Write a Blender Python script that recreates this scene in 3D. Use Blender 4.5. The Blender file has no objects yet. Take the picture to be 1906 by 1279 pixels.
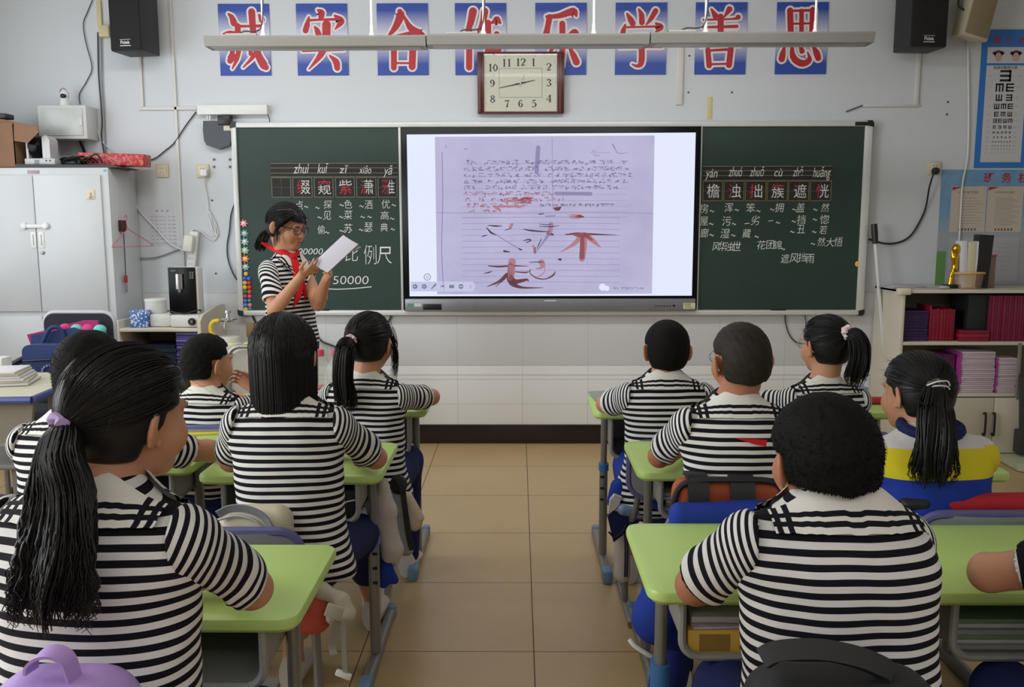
import bpy, bmesh, math, random
import numpy as np
from mathutils import Matrix, Vector

random.seed(7)
RNG = np.random.default_rng(11)
SC = bpy.context.scene
COL = SC.collection
PI = math.pi

# ------------------------------------------------------------------ camera
FOC, PITCH, YAW, ROLL, CAMH = 1646.06, 0.13275, 0.00722, -0.00136, 1.47529
IW, IH = 1906, 1279
D = 5.90                                   # the front wall stands at Y = D
_fw = np.array([-math.sin(YAW) * math.cos(PITCH), math.cos(YAW) * math.cos(PITCH), -math.sin(PITCH)])
_r0 = np.array([math.cos(YAW), math.sin(YAW), 0.0])
_u0 = np.cross(_r0, _fw)
_r = _r0 * math.cos(ROLL) + _u0 * math.sin(ROLL)
_u = -_r0 * math.sin(ROLL) + _u0 * math.cos(ROLL)
cam = bpy.data.objects.new('camera', bpy.data.cameras.new('camera'))
COL.objects.link(cam)
cam.matrix_world = Matrix(((_r[0], _u[0], -_fw[0], 0), (_r[1], _u[1], -_fw[1], 0), (_r[2], _u[2], -_fw[2], CAMH), (0, 0, 0, 1)))
cam.data.sensor_fit = 'HORIZONTAL'
cam.data.sensor_width = 36
cam.data.lens = FOC / IW * 36
cam.data.clip_start = 0.05
SC.camera = cam

# ------------------------------------------------------------------ light and exposure
SC.view_settings.view_transform = 'Standard'
SC.view_settings.look = 'None'
SC.view_settings.gamma = 1
SC.view_settings.use_curve_mapping = False
SC.view_settings.exposure = 0.0
try:
  SC.cycles.max_bounces = 6
  SC.cycles.diffuse_bounces = 4
  SC.cycles.glossy_bounces = 3
  SC.cycles.transparent_max_bounces = 6
  SC.cycles.use_denoising = True
  SC.cycles.caustics_reflective = False
  SC.cycles.caustics_refractive = False
except Exception:
  pass
world = bpy.data.worlds.new('World')
SC.world = world
world.use_nodes = True
world.node_tree.nodes['Background'].inputs[0].default_value = (0.75, 0.85, 1.0, 1)
world.node_tree.nodes['Background'].inputs[1].default_value = 0.6


def area(name, loc, rot, sx, sy, power, color=(1, 1, 1)):
  l = bpy.data.lights.new(name, 'AREA')
  l.shape = 'RECTANGLE'
  l.size, l.size_y, l.energy, l.color = sx, sy, power, color
  o = bpy.data.objects.new(name, l)
  COL.objects.link(o)
  o.location, o.rotation_euler = loc, rot
  return o


# daylight through the windows of the left wall
area('daylight_left_window', (-3.68, 4.05, 1.85), (0, -PI / 2, 0), 1.7, 1.9, 31, (0.90, 0.96, 1.0))
area('daylight_second_left_window', (-3.68, 1.3, 1.85), (0, -PI / 2, 0), 1.7, 1.9, 104, (0.94, 0.98, 1.0))
# the rows of ceiling tubes
area('front_tube_row', (-0.5, 4.3, 2.9), (0.42, 0, 0), 4.0, 0.2, 29.5, (1.0, 1.0, 0.99))
area('rear_tube_row', (0, -1.2, 2.72), (0, 0, 0), 4.6, 0.2, 46, (1.0, 0.99, 0.97))


# ------------------------------------------------------------------ pixel helpers
def ray(x, y):
  return _fw + _r * ((x - IW / 2) / FOC) - _u * ((y - IH / 2) / FOC)


def at(x, y, Y):
  """the point at depth Y that the photograph shows at (x, y)"""
  d = ray(x, y)
  return d * (Y / d[1]) + np.array([0, 0, CAMH])


def atz(x, y, Z):
  d = ray(x, y)
  return d * ((Z - CAMH) / d[2]) + np.array([0, 0, CAMH])


# ------------------------------------------------------------------ materials
def lin(c):
  return tuple((v / 255 / 12.92 if v / 255 <= 0.04045 else ((v / 255 + 0.055) / 1.055) ** 2.4) for v in c)


class NT:
  """tiny node helper"""
  def __init__(s, m):
    s.t = m.node_tree
    s.n = s.t.nodes
    s.b = s.n['Principled BSDF']

  def link(s, a, b):
    s.t.links.new(a, b)

  def val(s, sock, v):
    if isinstance(v, (int, float)):
      sock.default_value = v
    else:
      s.link(v, sock)

  def math(s, op, a, b=0.0, c=None):
    n = s.n.new('ShaderNodeMath')
    n.operation = op
    s.val(n.inputs[0], a)
    s.val(n.inputs[1], b)
    if c is not None:
      s.val(n.inputs[2], c)
    return n.outputs[0]

  def mix(s, f, a, b):
    n = s.n.new('ShaderNodeMix')
    n.data_type = 'RGBA'
    s.val(n.inputs['Factor'], f)
    for sock, v in ((n.inputs[6], a), (n.inputs[7], b)):
      if isinstance(v, tuple):
        sock.default_value = (*v[:3], 1)
      else:
        s.link(v, sock)
    return n.outputs[2]

  def noise(s, scale, detail=3, rough=0.55, vec=None):
    n = s.n.new('ShaderNodeTexNoise')
    n.inputs['Scale'].default_value = scale
    n.inputs['Detail'].default_value = detail
    n.inputs['Roughness'].default_value = rough
    s.link(vec if vec is not None else s.obj(), n.inputs['Vector'])
    return n.outputs[0]

  def obj(s):
    n = s.n.new('ShaderNodeTexCoord')
    return n.outputs['Object']

  def pos(s):
    g = s.n.new('ShaderNodeNewGeometry')
    x = s.n.new('ShaderNodeSeparateXYZ')
    s.link(g.outputs['Position'], x.inputs[0])
    return x.outputs

  def attr(s, name):
    n = s.n.new('ShaderNodeAttribute')
    n.attribute_name = name
    return n

  def bump(s, h, strength=0.2, dist=0.01):
    n = s.n.new('ShaderNodeBump')
    n.inputs['Strength'].default_value = strength
    n.inputs['Distance'].default_value = dist
    s.link(h, n.inputs['Height'])
    s.link(n.outputs[0], s.b.inputs['Normal'])


_M = {}


def mat(name, rgb, rough=0.6, metal=0.0, vary=0.06, nscale=30, bump=0.0, spec=None, emit=0.0, alpha=None, trans=0.0, sheen=0.0, bscale=None):
  if name in _M:
    return _M[name]
  m = bpy.data.materials.new(name)
  m.use_nodes = True
  t = NT(m)
  c = lin(rgb)
  b = t.b
  b.inputs['Roughness'].default_value = rough
  b.inputs['Metallic'].default_value = metal
  if spec is not None:
    b.inputs['Specular IOR Level'].default_value = spec
  if vary > 0:
    n = t.noise(nscale)
    col = t.mix(n, tuple(v * (1 - vary * 1.6) for v in c), tuple(min(1, v * (1 + vary * 1.6)) for v in c))
    t.link(col, b.inputs['Base Color'])
  else:
    b.inputs['Base Color'].default_value = (*c, 1)
  if bump > 0:
    t.bump(t.noise(bscale or nscale * 4, 4), bump, 0.004)
  if emit > 0:
    b.inputs['Emission Color'].default_value = (*c, 1)
    b.inputs['Emission Strength'].default_value = emit
  if trans > 0:
    b.inputs['Transmission Weight'].default_value = trans
  if alpha is not None:
    b.inputs['Alpha'].default_value = alpha
  if sheen > 0:
    b.inputs['Sheen Weight'].default_value = sheen
  _M[name] = m
  return m


def glow(name, rgb, k=1.0):
  """a lit screen pixel colour: emission only"""
  if name in _M:
    return _M[name]
  m = mat(name, (4, 4, 5), 0.5, vary=0)
  m.node_tree.nodes['Principled BSDF'].inputs['Emission Color'].default_value = (*lin(rgb), 1)
  m.node_tree.nodes['Principled BSDF'].inputs['Emission Strength'].default_value = k
  return m


# ------------------------------------------------------------------ meshes
class MB:
  """collects shapes (world coordinates) into one mesh"""
  def __init__(s):
    s.v, s.f, s.m, s.sm = [], [], [], []
    s.cur = 0
    s.smooth = True

  def mi(s, i):
    s.cur = i
    return s

  def add(s, vs, fs, smooth=None):
    o = len(s.v)
    s.v.extend([tuple(map(float, p)) for p in vs])
    s.f.extend([[i + o for i in f] for f in fs])
    s.m.extend([s.cur] * len(fs))
    return s

  def box(s, lo, hi, bev=0.0, R=None, seg=2):
    lo, hi = np.array(lo, float), np.array(hi, float)
    lo, hi = np.minimum(lo, hi), np.maximum(lo, hi)
    c, h = (lo + hi) / 2, (hi - lo) / 2
    bm = bmesh.new()
    bmesh.ops.create_cube(bm, size=2)
    for v in bm.verts:
      v.co = Vector((v.co.x * h[0], v.co.y * h[1], v.co.z * h[2]))
    if bev > 0:
      bev = min(bev, h.min() * 0.98)
      bmesh.ops.bevel(bm, geom=list(bm.edges), offset=bev, segments=seg, profile=0.5, affect='EDGES')
    bm.verts.index_update()
    vs = [np.array(v.co) for v in bm.verts]
    if R is not None:
      vs = [R @ p for p in vs]
    s.add([p + c for p in vs], [[v.index for v in f.verts] for f in bm.faces])
    bm.free()
    return s

  def tube(s, pts, r, seg=8, cap=True, closed=False):
    P = np.array(pts, float)
    n = len(P)
    rr = np.full(n, r, float) if np.isscalar(r) else np.array(r, float)
    if closed:
      T = np.roll(P, -1, 0) - np.roll(P, 1, 0)
    else:
      T = np.gradient(P, axis=0)
    T /= np.linalg.norm(T, axis=1)[:, None] + 1e-12
    up = np.array([0, 0, 1.0])
    if abs(T[0] @ up) > 0.9:
      up = np.array([1.0, 0, 0])
    A = np.cross(T[0], up)
    A /= np.linalg.norm(A)
    vs, fs = [], []
    for i in range(n):
      A = A - T[i] * (A @ T[i])
      A /= np.linalg.norm(A) + 1e-12
      B = np.cross(T[i], A)
      for k in range(seg):
        a = 2 * PI * k / seg
        vs.append(P[i] + rr[i] * (A * math.cos(a) + B * math.sin(a)))
    m = n if closed else n - 1
    for i in range(m):
      j = (i + 1) % n
      for k in range(seg):
        q = (k + 1) % seg
        fs.append([i * seg + k, i * seg + q, j * seg + q, j * seg + k])
    if cap and not closed:
      fs.append(list(range(seg))[::-1])
      fs.append([(n - 1) * seg + k for k in range(seg)])
    return s.add(vs, fs)

  def cyl(s, a, b, ra, rb=None, seg=20):
    return s.tube([a, b], [ra, ra if rb is None else rb], seg)

  def lathe(s, c, prof, seg=28, axis=2, R=None):
    """prof: (radius, height) pairs about the axis through c"""
    vs, fs = [], []
    n = len(prof)
    for r, z in prof:
      for k in range(seg):
        a = 2 * PI * k / seg
        p = [r * math.cos(a), r * math.sin(a), z]
        if axis == 1:
          p = [p[0], p[2], p[1]]
        p = np.array(p)
        if R is not None:
          p = R @ p
        vs.append(p + np.array(c))
    for i in range(n - 1):
      for k in range(seg):
        q = (k + 1) % seg
        fs.append([i * seg + k, i * seg + q, (i + 1) * seg + q, (i + 1) * seg + k])
    fs.append(list(range(seg))[::-1])
    fs.append([(n - 1) * seg + k for k in range(seg)])
    return s.add(vs, fs)

  def ball(s, c, r, seg=16, R=None):
    r = np.array([r, r, r], float) if np.isscalar(r) else np.array(r, float)
    vs, fs = [], []
    n = seg // 2
    for i in range(n + 1):
      th = PI * i / n
      for k in range(seg):
        a = 2 * PI * k / seg
        p = np.array([math.sin(th) * math.cos(a), math.sin(th) * math.sin(a), math.cos(th)]) * r
        if R is not None:
          p = R @ p
        vs.append(p + np.array(c))
    for i in range(n):
      for k in range(seg):
        q = (k + 1) % seg
        fs.append([i * seg + k, i * seg + q, (i + 1) * seg + q, (i + 1) * seg + k])
    return s.add(vs, fs)

  def prism(s, outline, depth):
    """outline: closed list of 3-D points in a plane; depth: extrusion vector"""
    P = [np.array(p, float) for p in outline]
    dv = np.array(depth, float)
    n = len(P)
    vs = P + [p + dv for p in P]
    fs = [list(range(n))[::-1], [n + i for i in range(n)]]
    for i in range(n):
      j = (i + 1) % n
      fs.append([i, j, n + j, n + i])
    return s.add(vs, fs)

  def poly(s, pts):
    return s.add(pts, [list(range(len(pts)))])

  def grid(s, G):
    """G: rows x cols x 3"""
    G = np.array(G, float)
    r, c = G.shape[:2]
    fs = [[i * c + j, i * c + j + 1, (i + 1) * c + j + 1, (i + 1) * c + j] for i in range(r - 1) for j in range(c - 1)]
    return s.add(G.reshape(-1, 3), fs)

  def build(s, name, mats, parent=None, loc=None, sharp=35, attrs=None):
    me = bpy.data.meshes.new(name)
    if parent is not None and loc is None:
      loc = parent['_w'] if '_w' in parent.keys() else (0, 0, 0)
    off = np.array(loc if loc is not None else (0, 0, 0), float)
    V = np.array(s.v, float).reshape(-1, 3) - off
    me.from_pydata(V.tolist(), [], s.f)
    if not isinstance(mats, (list, tuple)):
      mats = [mats]
    for m in mats:
      me.materials.append(m)
    me.polygons.foreach_set('material_index', s.m)
    me.polygons.foreach_set('use_smooth', [s.smooth] * len(s.f))
    if s.smooth and sharp:
      me.set_sharp_from_angle(angle=math.radians(sharp))
    if attrs:
      for k, a in attrs.items():
        at_ = me.attributes.new(k, 'FLOAT', 'POINT')
        at_.data.foreach_set('value', np.asarray(a, np.float32))
    me.update()
    o = bpy.data.objects.new(name, me)
    COL.objects.link(o)
    if parent is not None:
      o.parent = parent
    else:
      o.location = off
    o['_w'] = [float(x) for x in (off if parent is None else parent['_w'])]
    return o


ALL_LABELS = {}


def tag(o, label=None, cat=None, group=None, kind=None):
  if label:
    o['label'] = label
  if cat:
    o['category'] = cat
  if group:
    o['group'] = group
  if kind:
    o['kind'] = kind
  return o


def thing(name, loc, label, cat, group=None):
  o = bpy.data.objects.new(name, None)
  o.empty_display_size = 0.05
  COL.objects.link(o)
  o.location = [float(x) for x in loc]
  o['_w'] = [float(x) for x in loc]
  return tag(o, label, cat, group)


def one(mb, name, mats, loc, label, cat, group=None, sharp=35):
  return tag(mb.build(name, mats, None, loc, sharp), label, cat, group)


def struct(mb, name, mats, parent=None, sharp=35):
  o = mb.build(name, mats, parent, None if parent is not None else (0, 0, 0), sharp)
  if parent is None:
    o['kind'] = 'structure'
  return o


def rotz(a):
  c, s = math.cos(a), math.sin(a)
  return np.array([[c, -s, 0], [s, c, 0], [0, 0, 1.0]])


def rotx(a):
  c, s = math.cos(a), math.sin(a)
  return np.array([[1.0, 0, 0], [0, c, -s], [0, s, c]])


def roty(a):
  c, s = math.cos(a), math.sin(a)
  return np.array([[c, 0, s], [0, 1.0, 0], [-s, 0, c]])


def spline(pts, n=40):
  """Catmull-Rom through pts"""
  P = np.array(pts, float)
  P = np.vstack([2 * P[0] - P[1], P, 2 * P[-1] - P[-2]])
  out = []
  segs = len(P) - 3
  for t in np.linspace(0, segs - 1e-6, n):
    i = int(t)
    u = t - i
    a, b, c, d = P[i:i + 4]
    out.append(0.5 * ((2 * b) + (c - a) * u + (2 * a - 5 * b + 4 * c - d) * u * u + (3 * b - a - 3 * c + d) * u ** 3))
  return np.array(out)


def rrect(w, h, r, n=6):
  """rounded rectangle outline, centred, counter-clockwise"""
  out = []
  for cx, cy, a0 in ((w / 2 - r, h / 2 - r, 0), (-w / 2 + r, h / 2 - r, PI / 2), (-w / 2 + r, -h / 2 + r, PI), (w / 2 - r, -h / 2 + r, 1.5 * PI)):
    for k in range(n + 1):
      a = a0 + PI / 2 * k / n
      out.append((cx + r * math.cos(a), cy + r * math.sin(a)))
  return out


# ------------------------------------------------------------------ lettering
_TX = {}


def glyphs(body, offset=0.0, shear=0.0, res=6):
  """text as flat triangles: (verts Nx2, faces) at size 1"""
  key = (body, offset, shear)
  if key in _TX:
    return _TX[key]
  cu = bpy.data.curves.new('tmp_text', 'FONT')
  cu.body = body
  cu.size = 1
  cu.offset = offset
  cu.shear = shear
  cu.resolution_u = res
  cu.dimensions = '2D'
  cu.fill_mode = 'FRONT'
  ob = bpy.data.objects.new('tmp_text', cu)
  COL.objects.link(ob)
  bpy.context.view_layer.update()
  dg = bpy.context.evaluated_depsgraph_get()
  me = bpy.data.meshes.new_from_object(ob.evaluated_get(dg))
  V = np.array([v.co[:2] for v in me.vertices], float).reshape(-1, 2)
  Fs = [list(p.vertices) for p in me.polygons]
  bpy.data.objects.remove(ob)
  bpy.data.curves.remove(cu)
  bpy.data.meshes.remove(me)
  _TX[key] = (V, Fs)
  return V, Fs


def islands(n, faces):
  par = list(range(n))

  def fi(a):
    while par[a] != a:
      par[a] = par[par[a]]
      a = par[a]
    return a
  for f in faces:
    for k in f[1:]:
      par[fi(f[0])] = fi(k)
  return [fi(i) for i in range(n)]


def wall_text(mb, body, cx, cy, hpx, Y, m=0, wpx=None, offset=0.0, shear=0.0, split=None, m2=1, slant=0.0, jit=0.0):
  """lettering on a plane facing the camera side (-Y) at depth Y, its bounding box centred on pixel (cx, cy), hpx tall.
  split: function of the island centre in the unit box -> use material m2"""
  V, Fs = glyphs(body, offset, shear)
  if not len(V):
    return
  lo, hi = V.min(0), V.max(0)
  c = at(cx, cy, Y)
  mpp = Y / FOC * 1.0
  sc = hpx * mpp / (hi[1] - lo[1]) if hpx else wpx * mpp / (hi[0] - lo[0])
  sx = sc if wpx is None else wpx * mpp / (hi[0] - lo[0])
  U = (V - lo) / (hi - lo + 1e-9)
  Q = (V - (lo + hi) / 2) * np.array([sx, sc])
  if jit:
    Q[:, 1] += jit * np.sin(Q[:, 0] / (hpx * mpp) * 5)
  Q[:, 0] += Q[:, 1] * slant
  P3 = np.stack([c[0] + Q[:, 0], np.full(len(Q), Y), c[2] + Q[:, 1]], 1)
  if split is None:
    mb.mi(m)
    mb.add(P3, Fs)
  else:
    isl = islands(len(V), Fs)
    cen = {}
    for i, k in enumerate(isl):
      cen.setdefault(k, []).append(U[i])
    cen = {k: np.mean([np.min(a, 0), np.max(a, 0)], 0) for k, a in cen.items()}
    a = [f for f in Fs if not split(*cen[isl[f[0]]])]
    b = [f for f in Fs if split(*cen[isl[f[0]]])]
    mb.mi(m)
    mb.add(P3, a)
    mb.mi(m2)
    mb.add(P3, b)


def ribbon(mb, pts, w, normal=(0, -1, 0), round_=True):
  """flat brush stroke along pts with widths w, lying in the plane with this normal"""
  P = np.array(pts, float)
  n = len(P)
  W = np.full(n, w, float) if np.isscalar(w) else np.array(w, float)
  N = np.array(normal, float)
  T = np.gradient(P, axis=0)
  T /= np.linalg.norm(T, axis=1)[:, None] + 1e-12
  S = np.cross(T, N)
  L, Rr = P + S * W[:, None] / 2, P - S * W[:, None] / 2
  out = list(L)
  if round_:
    for k in range(1, 6):
      a = PI * k / 6
      out.append(P[-1] + (S[-1] * math.cos(a) + T[-1] * math.sin(a)) * W[-1] / 2)
  nl = len(out)
  vs = list(L) + list(Rr)
  fs = [[i, n + i, n + i + 1, i + 1] for i in range(n - 1)]
  mb.add(vs, fs)
  if round_:
    for e, sg in ((0, -1), (n - 1, 1)):
      fan = [P[e] + (S[e] * math.cos(PI * k / 8) + sg * T[e] * math.sin(PI * k / 8)) * W[e] / 2 for k in range(9)]
      if sg > 0:
        fan = fan
      mb.add(fan, [list(range(9))])
  return mb

# ================================================================== THE ROOM
XL, XR_, YB, ZC = -3.75, 3.9, -3.4, 3.25
X0, Y0 = 0.05369, 5.31866                  # a floor grout crossing


def floor_material():
  m = bpy.data.materials.new('tan_floor_tile')
  m.use_nodes = True
  t = NT(m)
  x, y, z = t.pos()
  fx = t.math('FRACT', t.math('DIVIDE', t.math('SUBTRACT', x, X0 - 60.0), 0.6))
  fy = t.math('FRACT', t.math('DIVIDE', t.math('SUBTRACT', y, Y0 - 60.0), 0.6))
  ex = t.math('MINIMUM', fx, t.math('SUBTRACT', 1.0, fx))
  ey = t.math('MINIMUM', fy, t.math('SUBTRACT', 1.0, fy))
  g = t.math('LESS_THAN', t.math('MINIMUM', ex, ey), 0.0034)
  a = t.mix(t.noise(2.2, 5), lin((186, 158, 114)), lin((200, 174, 130)))
  b = t.mix(t.math('MULTIPLY', t.noise(14, 5), 0.35), a, lin((172, 142, 99)))
  c = t.mix(g, b, lin((92, 66, 42)))
  t.link(c, t.b.inputs['Base Color'])
  t.link(t.math('ADD', t.math('MULTIPLY', t.noise(6, 4), 0.08), t.math('MULTIPLY_ADD', g, 0.4, 0.28)), t.b.inputs['Roughness'])
  t.b.inputs['Specular IOR Level'].default_value = 0.35
  t.bump(t.math('SUBTRACT', 1.0, g), 0.3, 0.002)
  return m


def paint_material(name, rgb, rgb2, scale=1.2):
  m = bpy.data.materials.new(name)
  m.use_nodes = True
  t = NT(m)
  t.link(t.mix(t.noise(scale, 5), lin(rgb), lin(rgb2)), t.b.inputs['Base Color'])
  t.b.inputs['Roughness'].default_value = 0.75
  t.bump(t.noise(260, 3), 0.06, 0.002)
  return m


def dado_material():
  m = bpy.data.materials.new('cream_wall_tile')
  m.use_nodes = True
  t = NT(m)
  x, y, z = t.pos()
  xs = at(972.7, 770, D)[0]
  fx = t.math('FRACT', t.math('DIVIDE', t.math('SUBTRACT', x, xs - 44.0), 0.44))
  ex = t.math('MINIMUM', fx, t.math('SUBTRACT', 1.0, fx))
  g = t.math('LESS_THAN', ex, 0.004)
  low = t.math('LESS_THAN', z, at(970, 680, D)[2])
  c = t.mix(t.noise(3, 4), t.mix(low, lin((203, 204, 206)), lin((236, 239, 242))), t.mix(low, lin((208, 209, 211)), lin((240, 243, 246))))
  for zz, w in ((at(970, 680, D)[2], 0.0035), (at(970, 698, D)[2], 0.004), (at(970, 706, D)[2], 0.003), (at(970, 752, D)[2], 0.002), (at(970, 545, D)[2], 0.004)):
    g = t.math('MAXIMUM', g, t.math('LESS_THAN', t.math('ABSOLUTE', t.math('SUBTRACT', z, zz)), w))
  c = t.mix(t.math('MULTIPLY', g, 0.45), c, lin((170, 158, 145)))
  t.link(c, t.b.inputs['Base Color'])
  t.b.inputs['Roughness'].default_value = 0.3
  t.bump(t.math('SUBTRACT', 1.0, g), 0.25, 0.002)
  return m


M_FLOOR = floor_material()
M_WALL = paint_material('lilac_white_wall_paint', (202, 207, 213), (210, 214, 219))
M_WALL2 = paint_material('side_wall_paint', (205, 203, 200), (212, 210, 206))
M_CEIL = paint_material('white_ceiling_paint', (214, 214, 212), (222, 222, 220))
M_DADO = dado_material()
M_SKIRT = mat('dark_skirting_tile', (34, 26, 24), 0.25, vary=0.2, nscale=8)
M_WHITE = mat('white_plastic', (226, 226, 224), 0.4, vary=0.03)
M_IVORY = mat('ivory_plastic', (208, 198, 168), 0.45, vary=0.04)
M_BLACK = mat('black_plastic', (20, 20, 22), 0.4, vary=0.15)
M_DGREY = mat('dark_grey_plastic', (52, 54, 60), 0.45, vary=0.08)
M_METAL = mat('satin_grey_metal', (158, 158, 156), 0.35, 0.7, vary=0.05)
M_CHROME = mat('chrome', (210, 210, 212), 0.12, 1.0, vary=0.0)
M_ALU = mat('white_aluminium_frame', (212, 213, 212), 0.35, 0.1, vary=0.03)

b = MB()
b.smooth = False
b.box((XL - 0.15, YB - 0.15, -0.12), (XR_ + 0.15, D + 0.2, 0))
struct(b, 'floor', M_FLOOR)
b = MB()
b.smooth = False
b.box((XL - 0.15, YB - 0.15, ZC), (XR_ + 0.15, D + 0.2, ZC + 0.12))
struct(b, 'ceiling', M_CEIL)
b = MB()
b.smooth = False
b.box((XL - 0.15, D, 0), (XR_ + 0.15, D + 0.2, ZC))
struct(b, 'wall_front', M_WALL)
b = MB()
b.smooth = False
b.box((XL - 0.15, YB - 0.2, 0), (XR_ + 0.15, YB, ZC))
struct(b, 'wall_rear', M_WALL2)


def wall_with_windows(name, x0, x1, wins):
  b = MB()
  b.smooth = False
  b.box((x0, YB, 0), (x1, D, 0.9))
  b.box((x0, YB, 2.85), (x1, D, ZC))
  y = YB
  for a, c in wins:
    b.box((x0, y, 0.9), (x1, a, 2.85))
    y = c
  b.box((x0, y, 0.9), (x1, D, 2.85))
  return struct(b, name, M_WALL2)


LW = [(-2.3, -0.5), (0.4, 2.2), (3.15, 4.95)]
wall_with_windows('wall_left', XL - 0.15, XL, LW)
wall_with_windows('wall_right', XR_, XR_ + 0.15, [(-1.7, 0.5)])
for i, (a, c) in enumerate(LW):
  b = MB()
  b.smooth = False
  for q in (a + 0.03, (a + c) / 2, c - 0.03):
    b.box((XL - 0.1, q - 0.03, 0.9), (XL - 0.05, q + 0.03, 2.85))
  for q in (0.93, 2.2, 2.82):
    b.box((XL - 0.1, a, q - 0.03), (XL - 0.05, c, q + 0.03))
  struct(b, 'window_%d' % (i + 1), M_WHITE)
b = MB()
b.smooth = False
for q in (-1.67, -0.6, 0.47):
  b.box((XR_ + 0.05, q - 0.03, 0.9), (XR_ + 0.1, q + 0.03, 2.85))
for q in (0.93, 2.82):
  b.box((XR_ + 0.05, -1.7, q - 0.03), (XR_ + 0.1, 0.5, q + 0.03))
struct(b, 'window_4', M_WHITE)

b = MB()
zt = at(970, 544, D)[2]
zs = 0.1314
b.box((XL, D - 0.008, zs), (XR_, D, zt), 0.003)
struct(b, 'trim_1', M_DADO)
b = MB()
b.box((XL, D - 0.012, 0), (XR_, D, zs), 0.003)
struct(b, 'baseboard_front', M_SKIRT)

# ceiling tube lamps of the room (behind and above the camera's view; one of them mirrors in the clock glass)
M_TUBE = glow('lit_lamp_tube', (255, 250, 240), 4.0)
for i, (x, y) in enumerate(((-1.75, 1.9), (0.0, 1.9), (1.75, 1.9), (-1.75, -1.2), (1.75, -1.2), (-1.75, 4.15), (1.75, 4.15))):
  t = thing('ceiling_lamp', (x, y, ZC), ('lit white tube lamp hanging %s' % (
    'over the left desks', 'over the aisle', 'over the right desks', 'over the rear left of the room', 'over the rear right of the room', 'over the front left of the room', 'over the front right of the room')[i]), 'lamp', 'ceiling tube lamps')
  zt = 3.076 if y == 1.9 else 2.9
  b = MB()
  b.box((x - 0.62, y - 0.05, zt + 0.02), (x + 0.62, y + 0.05, zt + 0.05), 0.008)
  b.build('housing', M_WHITE, t)
  b = MB()
  b.tube([(x - 0.6, y, zt), (x + 0.6, y, zt)], 0.017, 12)
  b.build('tube', M_TUBE, t)
  for q in (-0.45, 0.45):
    b = MB()
    b.tube([(x + q, y, zt + 0.05), (x + q, y, ZC)], 0.006, 8)
    b.build('hanger', M_METAL, t)

# ================================================================== BLACKBOARD
BX0, BX1, BZ0, BZ1 = -1.861, 2.284, 0.884, 2.139
YF = D - 0.06                                # front plane of the board frame
M_GREEN = bpy.data.materials.new('green_chalkboard')
M_GREEN.use_nodes = True
t = NT(M_GREEN)
n1 = t.noise(1.6, 6, 0.6)
c = t.mix(n1, lin((23, 47, 40)), lin((32, 57, 49)))
c = t.mix(t.math('MULTIPLY', t.noise(7, 6, 0.7), 0.22), c, lin((66, 90, 84)))
t.link(c, t.b.inputs['Base Color'])
t.b.inputs['Roughness'].default_value = 0.55
M_CHALK = mat('white_chalk', (226, 230, 226), 0.95, vary=0.12, nscale=400)
M_RCHALK = mat('red_chalk', (205, 62, 84), 0.95, vary=0.12, nscale=400)
M_STRIP = mat('black_magnet_strip', (40, 38, 38), 0.7, vary=0.12)
M_LINE = mat('pale_grid_line', (150, 146, 128), 0.8, vary=0.05)
M_YLINE = mat('yellow_grid_line', (150, 138, 84), 0.8, vary=0.05)

board = thing('blackboard', (0.2, D, BZ0), 'wide green chalkboard with white aluminium frame and chalk vocabulary', 'blackboard')
fr = 0.034
b = MB()
b.box((BX0, YF, BZ1 - fr), (BX1, D - 0.002, BZ1), 0.006)
b.box((BX0, YF, BZ0), (BX1, D - 0.002, BZ0 + fr), 0.006)
b.box((BX0, YF, BZ0 + fr * 0.6), (BX0 + fr, D - 0.002, BZ1 - fr * 0.6), 0.006)
b.box((BX1 - fr * 1.4, YF, BZ0 + fr * 0.6), (BX1, D - 0.002, BZ1 - fr * 0.6), 0.006)
frame = b.build('frame', M_ALU, board)
for name, xx, zz in (('corner', BX0, BZ0), ('corner', BX1, BZ0), ('corner', BX1, BZ1), ('corner', BX0, BZ1)):
  b = MB()
  sx = 1 if xx == BX0 else -1
  sz = 1 if zz == BZ0 else -1
  pts = [(xx - sx * 0.004, YF - 0.004, zz - sz * 0.002 + sz * 0.04), (xx - sx * 0.004, YF - 0.004, zz + sz * 0.012), (xx + sx * 0.008, YF - 0.004, zz - sz * 0.004), (xx + sx * 0.034, YF - 0.004, zz - sz * 0.004), (xx + sx * 0.034, YF - 0.004, zz + sz * 0.03)]
  b.prism(pts, (0, 0.05, 0))
  b.build(name, M_BLACK, frame)
b = MB()
b.box((at(1592, 227, YF)[0], YF - 0.004, BZ1 - 0.03), (at(1617, 227, YF)[0], YF + 0.01, BZ1 - 0.006), 0.002)
b.build('brand_plate', M_BLACK, frame)
YP = D - 0.045                               # writing surface
xl1 = at(742, 240, YP)[0]
xr0 = at(1307, 240, YP)[0]
bl = MB()
bl.box((BX0 + fr, YP, BZ0 + fr), (xl1, D - 0.01, BZ1 - fr))
left_panel = bl.build('writing_panel', M_GREEN, board)
bl = MB()
bl.box((xr0, YP, BZ0 + fr), (BX1 - fr, D - 0.01, BZ1 - fr))
right_panel = bl.build('writing_panel', M_GREEN, board)
b = MB()
for x in (xl1 + 0.006, xr0 - 0.006):
  b.box((x - 0.008, YP - 0.008, BZ0 + fr), (x + 0.008, D - 0.01, BZ1 - fr), 0.002)
b.build('rail', M_ALU, board)
# black handles at the foot of both panels, a clip on the top rail
for x0, x1, pn in ((585, 614, left_panel), (1433, 1462, right_panel)):
  p0, p1 = at(x0, 579, YP), at(x1, 579, YP)
  b = MB()
  b.box((p0[0], YP - 0.014, p0[2] - 0.012), (p1[0], YP, p0[2] + 0.012), 0.004)
  b.build('pull_handle', M_BLACK, pn)


def decal(Y):
  return Y


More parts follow.
